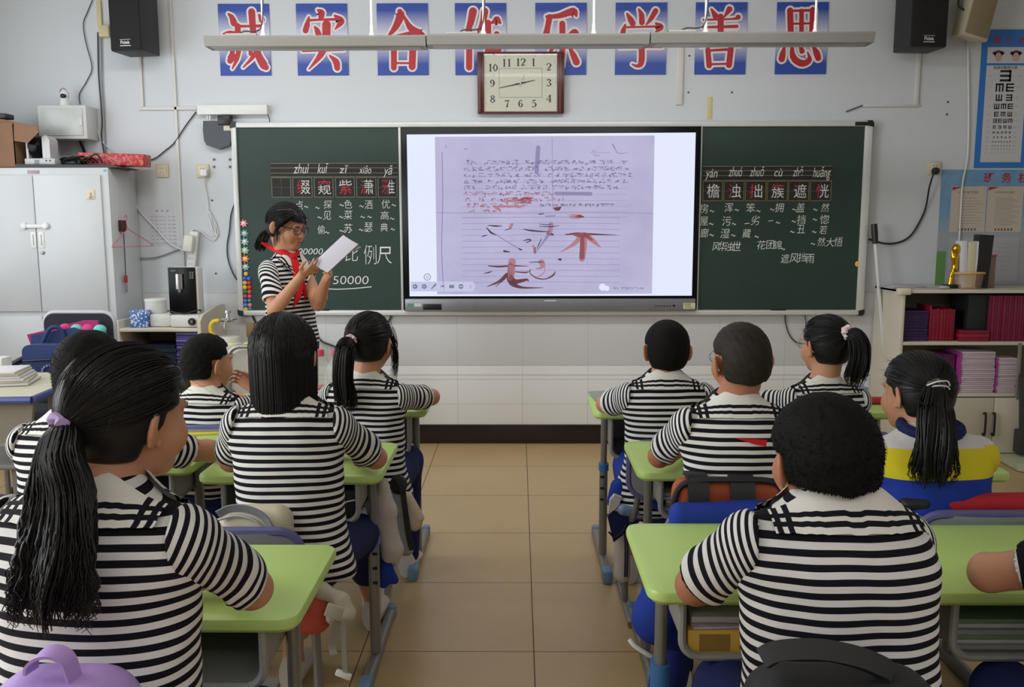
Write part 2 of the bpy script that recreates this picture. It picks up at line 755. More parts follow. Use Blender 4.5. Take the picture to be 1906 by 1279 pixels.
def pinyin_strip(x0, x1, ya, yb, lines, gx, gy, pan, bm):
  """black magnetic strip: ruled pinyin rows over a row of character boxes"""
  y1 = YP - 0.0015
  b = MB()
  b.smooth = False
  a, c = at(x0, ya, y1), at(x1, yb, y1)
  b.box((a[0], y1, c[2]), (c[0], YP, a[2]))
  for k, (u, v) in enumerate(gx):
    a, c = at(u, gy[0], y1), at(v, gy[1], y1)
    b.mi(0)
    b.box((a[0], y1, c[2]), (c[0], YP, a[2]))
  yl = y1 - 0.0006
  for ly in lines:
    a, c = at(x0, ly, yl), at(x1, ly, yl)
    b.mi(1)
    b.box((a[0], yl, a[2] - 0.0014), (c[0], y1, a[2] + 0.0014))
  for u, v in gx:
    a, c = at(u + 0.8, gy[0] + 0.8, yl), at(v - 0.8, gy[1] - 0.8, yl)
    b.mi(bm)
    w = 0.0016
    b.box((a[0] - w, yl, c[2] - w), (a[0] + w, y1, a[2] + w))
    b.box((c[0] - w, yl, c[2] - w), (c[0] + w, y1, a[2] + w))
    b.box((a[0] - w, yl, a[2] - w), (c[0] + w, y1, a[2] + w))
    b.box((a[0] - w, yl, c[2] - w), (c[0] + w, y1, c[2] + w))
    mx, mz = (a[0] + c[0]) / 2, (a[2] + c[2]) / 2
    b.mi(1)
    k = 14
    for i in range(k):
      f0, f1 = (i + 0.15) / k, (i + 0.7) / k
      b.box((a[0] + (c[0] - a[0]) * f0, yl, mz - 0.0008), (a[0] + (c[0] - a[0]) * f1, y1, mz + 0.0008))
      b.box((mx - 0.0008, yl, c[2] + (a[2] - c[2]) * f0), (mx + 0.0008, y1, c[2] + (a[2] - c[2]) * f1))
  return b.build('character_grid_strip', [M_STRIP, M_LINE, M_YLINE], pan)


pinyin_strip(503, 740, 304, 329, (304.2, 312.7, 322.3, 329), [(504.5, 542.5), (544, 582), (583.8, 621.3), (623.5, 660.8), (662.8, 701), (702.8, 740)], (330, 367.8), left_panel, 1)
pinyin_strip(1308, 1549, 309.5, 336.4, (309.7, 318, 327, 336), [(1308.4, 1345), (1347.4, 1385), (1387.5, 1425.6), (1428.4, 1465.7), (1468, 1505.8), (1508.6, 1546.8)], (336.6, 374.5), right_panel, 2)
YT = YP - 0.003
tl = MB()
tl.smooth = False
for s, cx, cy, w, h in (('zhuì', 561, 314, 26, 17.5), ('kuī', 601, 313.5, 17, 18), ('zǐ', 640, 315, 14.5, 14.5), ('xiāo', 680.5, 316, 21.5, 14), ('yǎ', 722.5, 319, 14, 22)):
  wall_text(tl, s, cx, cy, h, YT, 0, w, slant=0.2)
LR = lambda u, v: u < 0.32
for s, cx, cy, sp in (('缀', 565, 348, LR), ('窥', 604, 348.5, lambda u, v: v > 0.62), ('紫', 643, 348, lambda u, v: v < 0.45), ('潇', 683, 348, LR), ('雅', 722, 348, None)):
  if sp is None:                           # the left half is chalked in red
    wall_text(tl, '牙', cx - 6, cy, 25, YT, 1, 11)
    wall_text(tl, '隹', cx + 6, cy, 26, YT, 0, 13)
  else:
    wall_text(tl, s, cx, cy, 26, YT, 0, 24, split=sp)


def hand(mb, items, sc=1.0, ox=0.0, oy=0.0, size=16.5):
  for s, x, y in items:
    X, Y = ox + x * sc, oy + y * sc
    if s == '~':
      p = [at(X + k, Y + 1.6 * math.sin(k * 0.95), YT) for k in np.linspace(-3.4, 3.4, 9)]
      mb.mi(0)
      ribbon(mb, p, 0.0045)
    elif s in '_一':
      p = [at(X - 4, Y + 0.6, YT), at(X, Y, YT), at(X + 4, Y - 0.4, YT)]
      mb.mi(0)
      ribbon(mb, p, 0.0045)
    else:
      k = size * random.uniform(0.93, 1.07)
      wall_text(mb, s, X, Y, k, YT, 0, k * random.uniform(0.86, 0.98), slant=random.uniform(0.0, 0.14), offset=-0.006)


hand(tl, [('点', 557, 382), ('~', 570, 385), ('探', 610, 380.5), ('~', 591, 387), ('色', 648, 380), ('~', 636, 382), ('洒', 686, 381), ('~', 673, 384), ('优', 718, 380), ('~', 733, 382),
     ('见', 609, 401), ('~', 595, 405), ('菜', 648, 400), ('~', 635, 404), ('~', 675, 404), ('~', 688, 404), ('高', 716, 401), ('~', 730, 407), ('~', 567, 410),
     ('偷', 598, 427.5), ('~', 609, 433), ('苏', 648, 425), ('~', 636, 430), ('瑟', 686, 423), ('~', 672, 428), ('典', 715, 423), ('~', 731, 427), ('~', 567, 436)])
wall_text(tl, '00000', 578, 468, 11, YT, 0, 46, slant=0.25, offset=-0.006)
wall_text(tl, '比', 655, 473, 26, YT, 0, 23, offset=-0.012, slant=0.08)
wall_text(tl, '例', 689, 474, 36, YT, 0, 23, offset=-0.014)
wall_text(tl, '尺', 716, 475, 31, YT, 0, 27, offset=-0.014, slant=0.05)
wall_text(tl, '50000', 653, 521.5, 15, YT, 0, 66, slant=0.12, offset=-0.01)
tl.mi(0)
ribbon(tl, [at(x, y, YT) for x, y in ((600, 537.5), (630, 538.6), (660, 537), (691, 534))], 0.006)
tl.build('chalk_writing', [M_CHALK, M_RCHALK], left_panel)

tr = MB()
tr.smooth = False
S = 1 / 3.367
for s, x0, x1, y0, y1 in (('yán', 115, 185, 320, 388), ('zhuó', 262, 342, 305, 364), ('zhuō', 395, 478, 305, 364), ('cù', 545, 593, 318, 364), ('zhē', 665, 722, 305, 364), ('huǎng', 790, 893, 305, 388)):
  wall_text(tr, s, 1280 + (x0 + x1) / 2 * S, 220 + (y0 + y1) / 2 * S, (y1 - y0) * S, YT, 0, (x1 - x0) * S, slant=0.15)
for s, x, sp in (('檐', 160, LR), ('浊', 295, LR), ('拙', 428, LR), ('簇', 565, lambda u, v: v > 0.66), ('遮', 705, lambda u, v: u < 0.3 or v < 0.12), ('恍', 845, LR)):
  wall_text(tr, s, 1280 + x * S, 220 + 456 * S, 25, YT, 0, 23, split=sp)
hand(tr, [('房', 103, 567), ('~', 152, 583), ('浑', 258, 560), ('~', 308, 576), ('笨', 395, 562), ('~', 443, 582), ('~', 530, 573), ('拥', 575, 560), ('~', 668, 573), ('盖', 708, 560), ('~', 800, 574), ('然', 862, 560),
     ('屋', 103, 645), ('~', 148, 663), ('污', 245, 645), ('~', 290, 663), ('_', 372, 660), ('劣', 425, 640), ('一', 520, 643), ('~', 566, 655), ('~', 665, 648), ('挡', 712, 635), ('~', 798, 636), ('惚', 858, 635),
     ('廊', 105, 720), ('~', 150, 733), ('湿', 235, 722), ('~', 286, 735), ('藏', 370, 722), ('~', 432, 743), ('~', 656, 713), ('丑', 710, 695), ('~', 793, 713), ('若', 850, 700),
     ('风', 178, 805), ('华', 218, 803), ('浊', 262, 805), ('世', 308, 802), ('花', 462, 795), ('团', 517, 793), ('锦', 563, 795), ('~', 597, 820), ('~', 785, 788), ('然', 838, 775), ('大', 893, 778), ('悟', 945, 775),
     ('遮', 610, 880), ('风', 668, 878), ('挡', 718, 872), ('雨', 768, 880)], S, 1280, 220, 16.5)
tr.build('chalk_writing', [M_CHALK, M_RCHALK], right_panel)

# flower magnets and round magnets down the left edge, one yellow magnet on the right
MAGC = {'pink': (226, 130, 150), 'blue': (88, 160, 210), 'mint': (130, 190, 170), 'green': (140, 195, 140), 'orange': (226, 110, 60), 'sky': (96, 165, 220)}
for nm, x, y, where in (('pink', 454, 416, 'topmost flower magnet of the column'), ('blue', 455.5, 434.5, 'second flower magnet from the top'), ('mint', 456, 450, 'third flower magnet from the top'),
            ('green', 456.5, 466, 'fourth flower magnet from the top'), ('orange', 457, 482, 'fifth flower magnet from the top'), ('sky', 457.5, 497, 'lowest flower magnet, above the round magnets')):
  c = at(x, y, YP)
  b = MB()
  pts = []
  for k in range(72):
    a = 2 * PI * k / 72
    r = 0.0215 + 0.0055 * math.cos(7 * a)
    pts.append((c[0] + r * math.cos(a), YP - 0.001, c[2] + r * math.sin(a)))
  b.prism(pts, (0, -0.006, 0))
  o = one(b, 'flower_magnet', mat('magnet_' + nm, MAGC[nm], 0.5), c, '%s flower shaped magnet on the board, %s' % (nm if nm not in ('mint', 'sky') else {'mint': 'mint green', 'sky': 'sky blue'}[nm], where), 'magnet', 'flower magnets on the board')
  b = MB()
  b.lathe((c[0], YP - 0.007, c[2]), [(0.013, 0), (0.013, -0.002), (0.010, -0.004), (0.0, -0.005)], 20, 1)
  b.build('face', mat('magnet_face_' + nm, (238, 214, 120) if nm in ('orange', 'sky', 'blue') else (236, 222, 214), 0.5), o)
  b = MB()
  for q in (-1, 1):
    b.ball((c[0] + q * 0.004, YP - 0.0115, c[2] + 0.003), 0.0013, 8)
  b.tube(spline([(c[0] - 0.005, YP - 0.0112, c[2] - 0.003), (c[0], YP - 0.0118, c[2] - 0.006), (c[0] + 0.005, YP - 0.0112, c[2] - 0.003)], 9), 0.0009, 6)
  b.build('smile', M_BLACK, o)
RM = [(458, 510, (222, 184, 96), 'tan', 'alone on top of the two columns'), (455.5, 518.5, (66, 96, 190), 'blue', 'left column, first row'), (463.5, 519, (72, 104, 200), 'blue', 'right column, first row'),
   (456, 526.5, (214, 190, 58), 'yellow', 'left column, second row'), (464, 527, (200, 40, 58), 'red', 'right column, second row'), (456, 535, (222, 196, 62), 'yellow', 'left column, third row'),
   (464.5, 535, (205, 70, 50), 'orange red', 'right column, third row'), (456.5, 543, (46, 120, 76), 'green', 'left column, fourth row'), (464.5, 543.5, (214, 84, 72), 'salmon', 'right column, fourth row'),
   (456.5, 551.5, (196, 74, 66), 'brick red', 'left column, fifth row'), (465, 552, (214, 72, 130), 'pink', 'right column, fifth row'), (457, 560, (66, 112, 200), 'blue', 'left column, sixth row'),
   (464.5, 559.5, (84, 168, 128), 'small mint', 'right column, sixth row'), (457.5, 568, (80, 124, 206), 'blue', 'left column, seventh row'), (465.5, 568, (214, 128, 150), 'rose', 'right column, seventh row'),
   (458, 576, (212, 190, 70), 'yellow', 'left column, lowest row'), (466, 575.5, (64, 134, 104), 'dark green', 'right column, lowest row')]
for x, y, c_, nm, where in RM:
  c = at(x, y, YP)
  b = MB()
  r = 0.0150 if 'small' not in nm else 0.0115
  b.lathe((c[0], YP - 0.0005, c[2]), [(r, 0), (r, -0.004), (r * 0.8, -0.009), (r * 0.4, -0.011), (0.0005, -0.0115)], 20, 1)
  one(b, 'round_magnet', mat('magnet_%d_%d_%d' % c_, c_, 0.3), c, '%s round magnet at the board edge, %s' % (nm, where), 'magnet', 'round magnets on the board')
c = at(1597, 491.5, YP)
b = MB()
b.lathe((c[0], YP - 0.0005, c[2]), [(0.02, 0), (0.02, -0.006), (0.016, -0.011), (0.0, -0.012)], 24, 1)
one(b, 'round_magnet', mat('magnet_big_yellow', (226, 196, 58), 0.35), c, 'yellow round magnet alone near the right edge of the board', 'magnet')

# ================================================================== TOUCH DISPLAY
M_BEZEL = mat('glossy_black_bezel', (10, 10, 13), 0.3, vary=0.1, spec=0.2)
M_BAR = mat('grey_brushed_bar', (140, 142, 146), 0.4, 0.5, vary=0.06)
YD = D - 0.07
ax, cx_ = at(745, 236, YD), at(1297, 579, YD)
disp = thing('touch_display', ((ax[0] + cx_[0]) / 2, D - 0.04, cx_[2]), 'large lit touch display between the two chalkboard panels showing a stained letter', 'display')
zbar = at(1000, 556, YD)[2]
b = MB()
b.box((ax[0], YD + 0.004, cx_[2] + 0.01), (cx_[0], D - 0.03, ax[2]), 0.004)
b.build('bezel', M_BEZEL, disp)
b = MB()
b.box((ax[0] + 0.012, YD - 0.012, cx_[2]), (cx_[0] - 0.012, D - 0.03, zbar), 0.004)
bar = b.build('control_bar', M_BAR, disp)
b = MB()
a, c = at(787, 566, YD - 0.014), at(822, 577, YD - 0.014)
b.box((a[0], YD - 0.014, c[2]), (c[0], YD, a[2]), 0.002)
b.build('usb_port', M_BLACK, bar)
b = MB()
for k in range(6):
  p = at(1221 + k * 5.2, 569.5, YD - 0.013)
  b.cyl((p[0], YD - 0.015, p[2]), (p[0], YD - 0.006, p[2]), 0.0042, seg=10)
p = at(1254.5, 569, YD - 0.013)
b.cyl((p[0], YD - 0.015, p[2]), (p[0], YD - 0.006, p[2]), 0.008, seg=12)
b.build('button', M_BLACK, bar)
b = MB()
b.smooth = False
a, c = at(1272, 564, YD - 0.0135), at(1294, 575, YD - 0.0135)
b.box((a[0], YD - 0.0135, c[2]), (c[0], YD, a[2]))
b.mi(1)
m_ = (a[2] + c[2]) / 2 + 0.004
b.box((a[0] + 0.004, YD - 0.0142, m_), (c[0] - 0.03, YD, a[2] - 0.002))
b.mi(2)
for k in range(3):
  z = c[2] + 0.006 + k * 0.006
  b.box((a[0] + 0.01, YD - 0.0142, z), (c[0] - 0.012 - 0.008 * k, YD, z + 0.0015))
b.build('energy_label', [mat('label_paper', (214, 208, 190), 0.7), mat('label_green', (170, 176, 50), 0.7), M_DGREY], bar)
b = MB()
b.smooth = False
a, c = at(758, 565, YD - 0.0135), at(784, 571, YD - 0.0135)
b.box((a[0], YD - 0.0135, c[2]), ((a[0] + c[0]) / 2, YD, a[2]))
b.mi(1)
b.box(((a[0] + c[0]) / 2, YD - 0.0135, c[2]), (c[0], YD, a[2]))
b.build('port_sticker', [mat('teal_sticker', (92, 140, 138), 0.6), mat('pale_sticker', (200, 205, 205), 0.6)], bar)
b = MB()
b.smooth = False
p = at(1024, 560, YD - 0.0135)
b.box((p[0] - 0.04, YD - 0.0135, p[2] - 0.004), (p[0] + 0.04, YD, p[2] + 0.004))
b.build('maker_plate', M_ALU, bar)

# lit picture: layers of flat emitting shapes on the panel
SK = 1.0
G_BG = glow('screen_white', (226, 232, 255), SK)
G_PG1 = glow('screen_page', (176, 172, 214), SK)


def page_glow():
  """the photographed sheet on the screen: mottled violet paper"""
  m = glow('screen_sheet', (186, 176, 214), SK)
  t = NT(m)
  c = t.mix(t.noise(2.6, 5, 0.6), lin((150, 147, 186)), lin((204, 202, 236)))
  c = t.mix(t.math('MULTIPLY', t.noise(1.3, 2), 0.5), c, lin((184, 172, 194)))
  t.link(c, t.b.inputs['Emission Color'])
  return m


G_SHEET = page_glow()
G_RULE = glow('screen_rule', (140, 132, 172), SK)
G_INK = glow('screen_ink', (104, 96, 128), SK)
G_RED = glow('screen_red_ink', (142, 76, 88), SK)
G_RED2 = glow('screen_red_wash', (172, 122, 132), SK)
G_DK = glow('screen_dark_mark', (64, 48, 60), SK)
G_BROWN = glow('screen_brown_mark', (100, 60, 66), SK)
G_UI = glow('screen_tool_grey', (120, 124, 150), SK)
G_TOOL = glow('screen_tool_bar', (196, 196, 226), SK)
G_WM = glow('screen_pale_mark', (226, 226, 250), SK)
G_PAGE = page_glow
scr = MB()
scr.smooth = False
SX, SY = 580 / 1906, 380 / 1249              # crop pixel -> photo pixel


def sp(x, y, layer=1):
  return at(740 + x * SX, 220 + y * SY, YD - 0.0006 * layer)


def squad(pts, layer, m):
  scr.mi(m)
  scr.poly([sp(x, y, layer) for x, y in pts])


def sline(pts, w, layer, m, n=None):
  P = [sp(x, y, layer) for x, y in pts]
  if n:
    P = spline(P, n)
  k = len(P)
  W = np.array(w, float) if not np.isscalar(w) else np.full(len(pts), float(w))
  W = np.interp(np.linspace(0, 1, k), np.linspace(0, 1, len(W)), W) * SX * 0.00355
  scr.mi(m)
  ribbon(scr, P, W)


squad([(56, 100), (1824, 88), (1800, 1086), (74, 1090)], 0, 0)
squad([(228, 114), (1572, 106), (1556, 1074), (242, 1078)], 1, 1)
squad([(296, 168), (1420, 214), (1418, 580), (1560, 582), (1556, 900), (1380, 1010), (284, 1060)], 2, 1)
rr = random.Random(5)
for y in list(range(610, 1010, 36)):
  sline([(395, y), (880, y - 4), (1360, y - 1)], 2.2, 3, 2)
for y in (252, 292, 330, 368, 405, 442, 480, 515, 548, 580):
  sline([(400, y + 28), (1400, y + 24)], 1.6, 3, 2)
sline([(236, 578), (700, 584), (1100, 578), (1560, 582)], 3, 3, 2)
sline([(272, 210), (276, 500), (270, 800), (282, 1060)], 5, 3, 2, 20)
sline([(860, 180), (850, 330)], 26, 3, 2)
sline([(945, 118), (950, 560)], 3, 3, 2)


def scrawl(x0, x1, y, m, h=22, gap=44, dens=1.0, w=3.0):
  x = x0
  while x < x1 - 10:
    n = rr.randint(4, 7)
    for _ in range(n):
      ax_, ay_ = x + rr.uniform(0, 30), y + rr.uniform(-h, h) * 0.5
      k = rr.random()
      if k < 0.4:
        q = [(ax_, ay_), (ax_ + rr.uniform(8, 22), ay_ + rr.uniform(-4, 2))]
      elif k < 0.75:
        q = [(ax_, ay_), (ax_ + rr.uniform(-8, 6), ay_ + rr.uniform(6, 12))]
      else:
        q = [(ax_, ay_), (ax_ + 9, ay_ + 2), (ax_ + rr.uniform(-4, 14), ay_ + 9)]
      sline(q, w, 4, m)
    x += gap * rr.uniform(0.8, 1.1)
    if rr.random() < 0.08:
      x += 36


for i, (y, x1) in enumerate(((268, 1400), (308, 1410), (346, 1420), (384, 1390), (420, 1350))):
  scrawl(404, x1, y, 3)
scrawl(410, 950, 458, 4)
scrawl(410, 1020, 494, 4)
scrawl(415, 760, 532, 4)
scrawl(870, 1320, 528, 3, 10, 40)
scrawl(436, 580, 568, 4, 14)


def smear(x0, x1, y0, y1, m, n):
  for _ in range(n):
    x, y = rr.uniform(x0, x1 - 30), rr.uniform(y0, y1)
    L = rr.uniform(30, 80)
    sline([(x, y), (x + L * 0.5, y + rr.uniform(-5, 4)), (min(x + L, x1), y + rr.uniform(-9, 4))], (2, rr.uniform(5, 11), 2), 5, m)


smear(650, 825, 486, 524, 5, 16)
smear(690, 825, 488, 520, 4, 14)
smear(575, 770, 532, 548, 5, 10)
sline([(600, 545), (625, 560), (632, 576)], (20, 16, 3), 5, 5)
squad([(950, 548), (1005, 540), (990, 566), (965, 566)], 5, 7)
squad([(960, 450), (1190, 452), (1190, 474), (965, 472)], 4, 2)
smear(1045, 1140, 592, 616, 5, 8)
sline([(1088, 602), (1112, 598), (1138, 604)], (6, 20, 8), 6, 4)
sline([(1098, 600), (1116, 604), (1136, 606)], (2, 9, 3), 6, 7)
for q, w, m in (([(550, 656), (600, 660), (640, 660)], (3, 10, 3), 6), ([(543, 668), (572, 700), (604, 714)], (4, 12, 4), 6), ([(604, 714), (680, 762), (752, 804)], (6, 5, 7), 2), ([(744, 800), (758, 806)], 8, 6),
        ([(655, 688), (676, 680), (700, 672)], (2, 6, 2), 6), ([(512, 728), (530, 720), (550, 716)], (2, 7, 3), 6), ([(770, 680), (820, 688), (900, 694), (930, 690)], (4, 10, 6, 3), 6),
        ([(868, 648), (912, 652), (938, 648)], (3, 5, 3), 6), ([(866, 662), (930, 664), (988, 658)], (3, 6, 2), 6), ([(940, 650), (930, 700), (890, 760), (845, 822)], (30, 26, 10, 6), 2), ([(945, 652), (925, 710)], (20, 22), 5),
        ([(918, 704), (948, 712)], 14, 7), ([(880, 736), (866, 770), (850, 800)], (4, 6, 3), 6), ([(830, 782), (838, 826)], (12, 12), 5), ([(842, 790), (842, 826)], 5, 6),
        ([(770, 750), (800, 742), (816, 748), (786, 762)], (4, 7, 7, 4), 6), ([(652, 814), (684, 818)], (12, 6), 6), ([(988, 864), (998, 866)], 12, 6), ([(866, 588), (892, 584)], 8, 3), ([(905, 600), (965, 598)], 4, 3),
        ([(1026, 712), (1100, 706), (1200, 710), (1340, 716)], (6, 14, 10, 3), 7), ([(1078, 712), (1110, 716), (1170, 712)], (12, 24, 16), 4), ([(1126, 716), (1090, 760), (1040, 795), (994, 820)], (34, 26, 12, 3), 5),
        ([(1140, 716), (1136, 790), (1128, 860)], (40, 42, 36), 5), ([(1130, 730), (1128, 850)], (26, 30), 4), ([(1160, 720), (1195, 750), (1240, 790)], (30, 30, 6), 5), ([(1150, 716), (1190, 745)], (30, 10), 4),
        ([(556, 904), (620, 908), (700, 904), (800, 906)], (6, 12, 10, 3), 7), ([(700, 878), (696, 940), (690, 985)], (46, 46, 30), 5), ([(692, 900), (690, 985)], (34, 44), 7), ([(530, 950), (556, 944), (578, 938)], (3, 8, 3), 6),
        ([(668, 960), (620, 1000), (550, 1030)], (26, 16, 4), 7), ([(660, 982), (600, 1030)], (4, 4), 6), ([(720, 940), (780, 944), (806, 938)], (6, 10, 4), 7), ([(690, 968), (720, 1000), (790, 988), (800, 1000)], (24, 30, 14, 3), 7),
        ([(686, 975), (700, 1010), (760, 1036), (890, 1038)], (30, 34, 14, 3), 7), ([(806, 882), (860, 880), (900, 882)], (4, 6, 3), 6), ([(880, 882), (886, 910), (848, 922)], (36, 20, 6), 5), ([(812, 926), (812, 950), (850, 978), (905, 984), (950, 962), (966, 938)], (6, 5, 8, 6, 12, 4), 7),
        ([(900, 890), (898, 940), (860, 972)], (4, 5, 6), 5), ([(700, 650), (690, 664)], 18, 5), ([(1316, 160), (1350, 214), (1410, 210)], (8, 4, 3), 2), ([(1175, 212), (1300, 210)], 2, 2), ([(294, 165), (298, 180)], 5, 2), ([(408, 188), (424, 190)], 6, 2)):
  sline(q, w, 5 + (m in (6, 4)), m, 14 if len(q) > 2 else None)
wall_text(scr, 'No', 740 + 1202 * SX, 220 + 200 * SY, 4.2, YD - 0.003, 2)
wall_text(scr, 'Date', 740 + 1216 * SX, 220 + 226 * SY, 4.2, YD - 0.003, 2)
# presenter tool bar, bottom left, and a pale mark, bottom right
squad([(80, 1000), (462, 1000), (476, 1030), (462, 1060), (80, 1060)], 3, 9)


def disc(cx, cy, r, layer, m, n=24, k=0.0):
  if k:
    pts = [(cx + r * math.cos(2 * PI * i / n), cy + r * math.sin(2 * PI * i / n)) for i in range(n + 1)]
    sline(pts, k, layer, m)
  else:
    squad([(cx + r * math.cos(2 * PI * i / n), cy + r * math.sin(2 * PI * i / n)) for i in range(n)], layer, m)


disc(182, 972, 20, 4, 8, k=4)
disc(182, 972, 8, 4, 8, k=3)
for x in (107, 163):
  disc(x, 1030, 15, 5, 8)
  squad([(x - 5, 1024), (x + 6, 1030), (x - 5, 1036)], 6, 9)
sline([(208, 1044), (232, 1018)], (6, 12), 5, 8)
for q in ([(266, 1020), (266, 1040)], [(286, 1020), (286, 1040)]):
  sline(q, 3, 5, 8)
disc(276, 1028, 5, 5, 6)
squad([(316, 1020), (346, 1020), (346, 1040), (316, 1040)], 5, 8)
disc(388, 1030, 15, 5, 8)
sline([(378, 1030), (398, 1030)], 5, 6, 9)
sline([(452, 1020), (440, 1030), (452, 1040)], 3, 5, 8)
disc(1254, 1034, 22, 5, 10)
disc(1280, 1042, 16, 5, 10)
scrawl(1318, 1512, 1038, 8, 10, 34, w=2.5)
scr.build('screen', [G_BG, G_SHEET, G_RULE, G_INK, G_RED, G_RED2, G_DK, G_BROWN, G_UI, G_TOOL, G_WM], disp)

# ================================================================== WALL: SLOGAN POSTERS
def poster_material():
  """print of the slogan cards: blue at head and foot, pale across the middle"""
  m = bpy.data.materials.new('slogan_card_print')
  m.use_nodes = True
  t = NT(m)
  x, y, z = t.pos()
  v = t.math('DIVIDE', t.math('SUBTRACT', z, 2.44), 0.445)
  d = t.math('MULTIPLY', t.math('ABSOLUTE', t.math('SUBTRACT', v, 0.53)), 3.0)
  d = t.math('MINIMUM', t.math('MAXIMUM', t.math('SUBTRACT', d, 0.12), 0.0), 1.0)
  t.link(t.mix(d, lin((206, 208, 226)), lin((40, 72, 164))), t.b.inputs['Base Color'])
  t.b.inputs['Roughness'].default_value = 0.5
  return m


M_CARD = poster_material()
M_CARDRED = mat('slogan_red', (178, 34, 48), 0.5, vary=0.04)
M_CARDWHITE = mat('slogan_outline', (228, 222, 222), 0.6, vary=0.02)
A_, B_ = (380, 0, 3.286), (860, 0, 2.4436)
STROKES = {
  '诚': (A_, [[(148, 85, 12), (168, 105, 30), (182, 140, 40)], [(116, 206, 8), (150, 198, 18), (178, 208, 36)], [(205, 160, 34), (205, 240, 34), (208, 300, 30)], [(198, 160, 16), (270, 160, 14), (352, 158, 18)], [(178, 215, 26), (172, 320, 28), (164, 355, 40)], [(158, 372, 34), (190, 345, 26), (222, 318, 8)],
     [(290, 72, 40), (300, 190, 36), (325, 320, 40), (362, 395, 50), (378, 412, 34)], [(336, 92, 14), (352, 120, 36)], [(236, 215, 14), (284, 215, 14)], [(284, 215, 24), (284, 330, 24)], [(345, 260, 30), (300, 345, 24), (238, 412, 8)], [(212, 300, 30), (200, 360, 24), (172, 420, 8)]]),
  '实': (A_, [[(696, 62, 14), (716, 78, 40), (714, 112, 30)], [(640, 104, 10), (630, 150, 32), (620, 186, 34)], [(638, 124, 14), (720, 120, 12), (806, 118, 16)], [(800, 96, 14), (836, 130, 44), (800, 180, 6)], [(676, 164, 12), (690, 185, 30), (700, 212, 34)], [(748, 150, 50), (744, 240, 46), (716, 330, 38), (640, 424, 6)],
     [(652, 234, 12), (690, 256, 32)], [(602, 312, 12), (720, 308, 12), (852, 302, 18)], [(768, 340, 10), (806, 378, 40), (814, 416, 34)]]),
  '合': (A_, [[(1196, 70, 30), (1200, 95, 50), (1170, 165, 36), (1108, 244, 6)], [(1222, 100, 12), (1262, 170, 38), (1316, 208, 54), (1334, 212, 30)], [(1172, 218, 10), (1250, 206, 22), (1258, 214, 10)], [(1160, 292, 34), (1160, 414, 34)], [(1152, 296, 14), (1290, 292, 18)], [(1276, 290, 40), (1272, 408, 40)], [(1160, 386, 12), (1276, 386, 12)]]),
  '作': (A_, [[(1644, 70, 46), (1626, 150, 38), (1590, 236, 10)], [(1622, 180, 34), (1620, 412, 36)], [(1716, 70, 42), (1702, 140, 34), (1660, 222, 8)], [(1706, 140, 12), (1760, 138, 14), (1790, 122, 46), (1812, 142, 12)], [(1736, 140, 36), (1736, 330, 36), (1736, 410, 34)], [(1738, 222, 12), (1772, 222, 14), (1790, 212, 44), (1808, 222, 10)], [(1740, 310, 12), (1800, 306, 36)]]),
  '乐': (B_, [[(386, 76, 14), (440, 72, 22), (505, 52, 34), (520, 72, 10)], [(398, 78, 26), (390, 120, 24), (380, 168, 30)], [(378, 166, 10), (470, 164, 10), (512, 146, 30), (530, 164, 8)], [(456, 108, 26), (456, 220, 26), (450, 300, 24)], [(416, 206, 20), (386, 270, 8)], [(484, 206, 8), (506, 250, 26), (520, 282, 30)]]),
  '学': (B_, [[(750, 62, 8), (764, 85, 24), (776, 106, 26)], [(804, 42, 8), (816, 68, 24), (818, 102, 24)], [(880, 50, 24), (860, 84, 20), (838, 112, 6)], [(742, 112, 8), (734, 138, 22), (730, 158, 22)], [(738, 124, 9), (820, 122, 8), (890, 120, 10)], [(882, 106, 10), (902, 124, 30), (878, 148, 5)], [(760, 162, 8), (840, 158, 10)], [(816, 176, 26), (816, 280, 27), (796, 300, 14), (774, 292, 6)], [(718, 218, 8), (820, 214, 8), (908, 212, 14)]]),
  '善': (B_, [[(1134, 42, 8), (1152, 72, 26)], [(1216, 42, 26), (1192, 78, 6)], [(1098, 90, 8), (1230, 86, 8), (1256, 78, 22)], [(1094, 124, 8), (1250, 120, 14)], [(1096, 152, 8), (1240, 150, 12)], [(1176, 76, 26), (1176, 196, 26)], [(1088, 212, 8), (1200, 208, 8), (1266, 204, 14)], [(1118, 226, 22), (1124, 298, 24)], [(1112, 230, 10), (1226, 224, 12)], [(1222, 224, 26), (1214, 296, 26)], [(1124, 292, 9), (1216, 290, 9)]]),
  '思': (B_, [[(1492, 48, 26), (1496, 172, 26)], [(1486, 50, 10), (1600, 46, 12)], [(1596, 46, 27), (1592, 168, 26)], [(1496, 108, 9), (1594, 106, 9)], [(1544, 50, 20), (1544, 166, 20)], [(1496, 166, 9), (1594, 164, 9)], [(1468, 208, 8), (1458, 246, 26), (1454, 268, 28)], [(1500, 196, 10), (1506, 260, 28), (1544, 288, 30), (1580, 274, 22), (1572, 236, 5)], [(1534, 200, 8), (1546, 232, 24)], [(1592, 202, 8), (1612, 240, 28), (1620, 264, 26)]]),
}
CARDS = [('诚', (406, 8), (505, 139)), ('实', (551, 6), (649, 139)), ('合', (702, 5), (797, 139)), ('作', (847, 5), (942, 138)), ('乐', (996, 4), (1091, 138)), ('学', (1145, 3), (1240, 137)), ('善', (1294, 2), (1388, 137)), ('思', (1445, 0), (1538, 135))]
ORD = ['leftmost of the eight, above the router', 'second from the left', 'third from the left', 'fourth from the left, its foot behind the clock', 'fifth from the left, its foot behind the clock', 'third from the right', 'second from the right', 'rightmost of the eight']
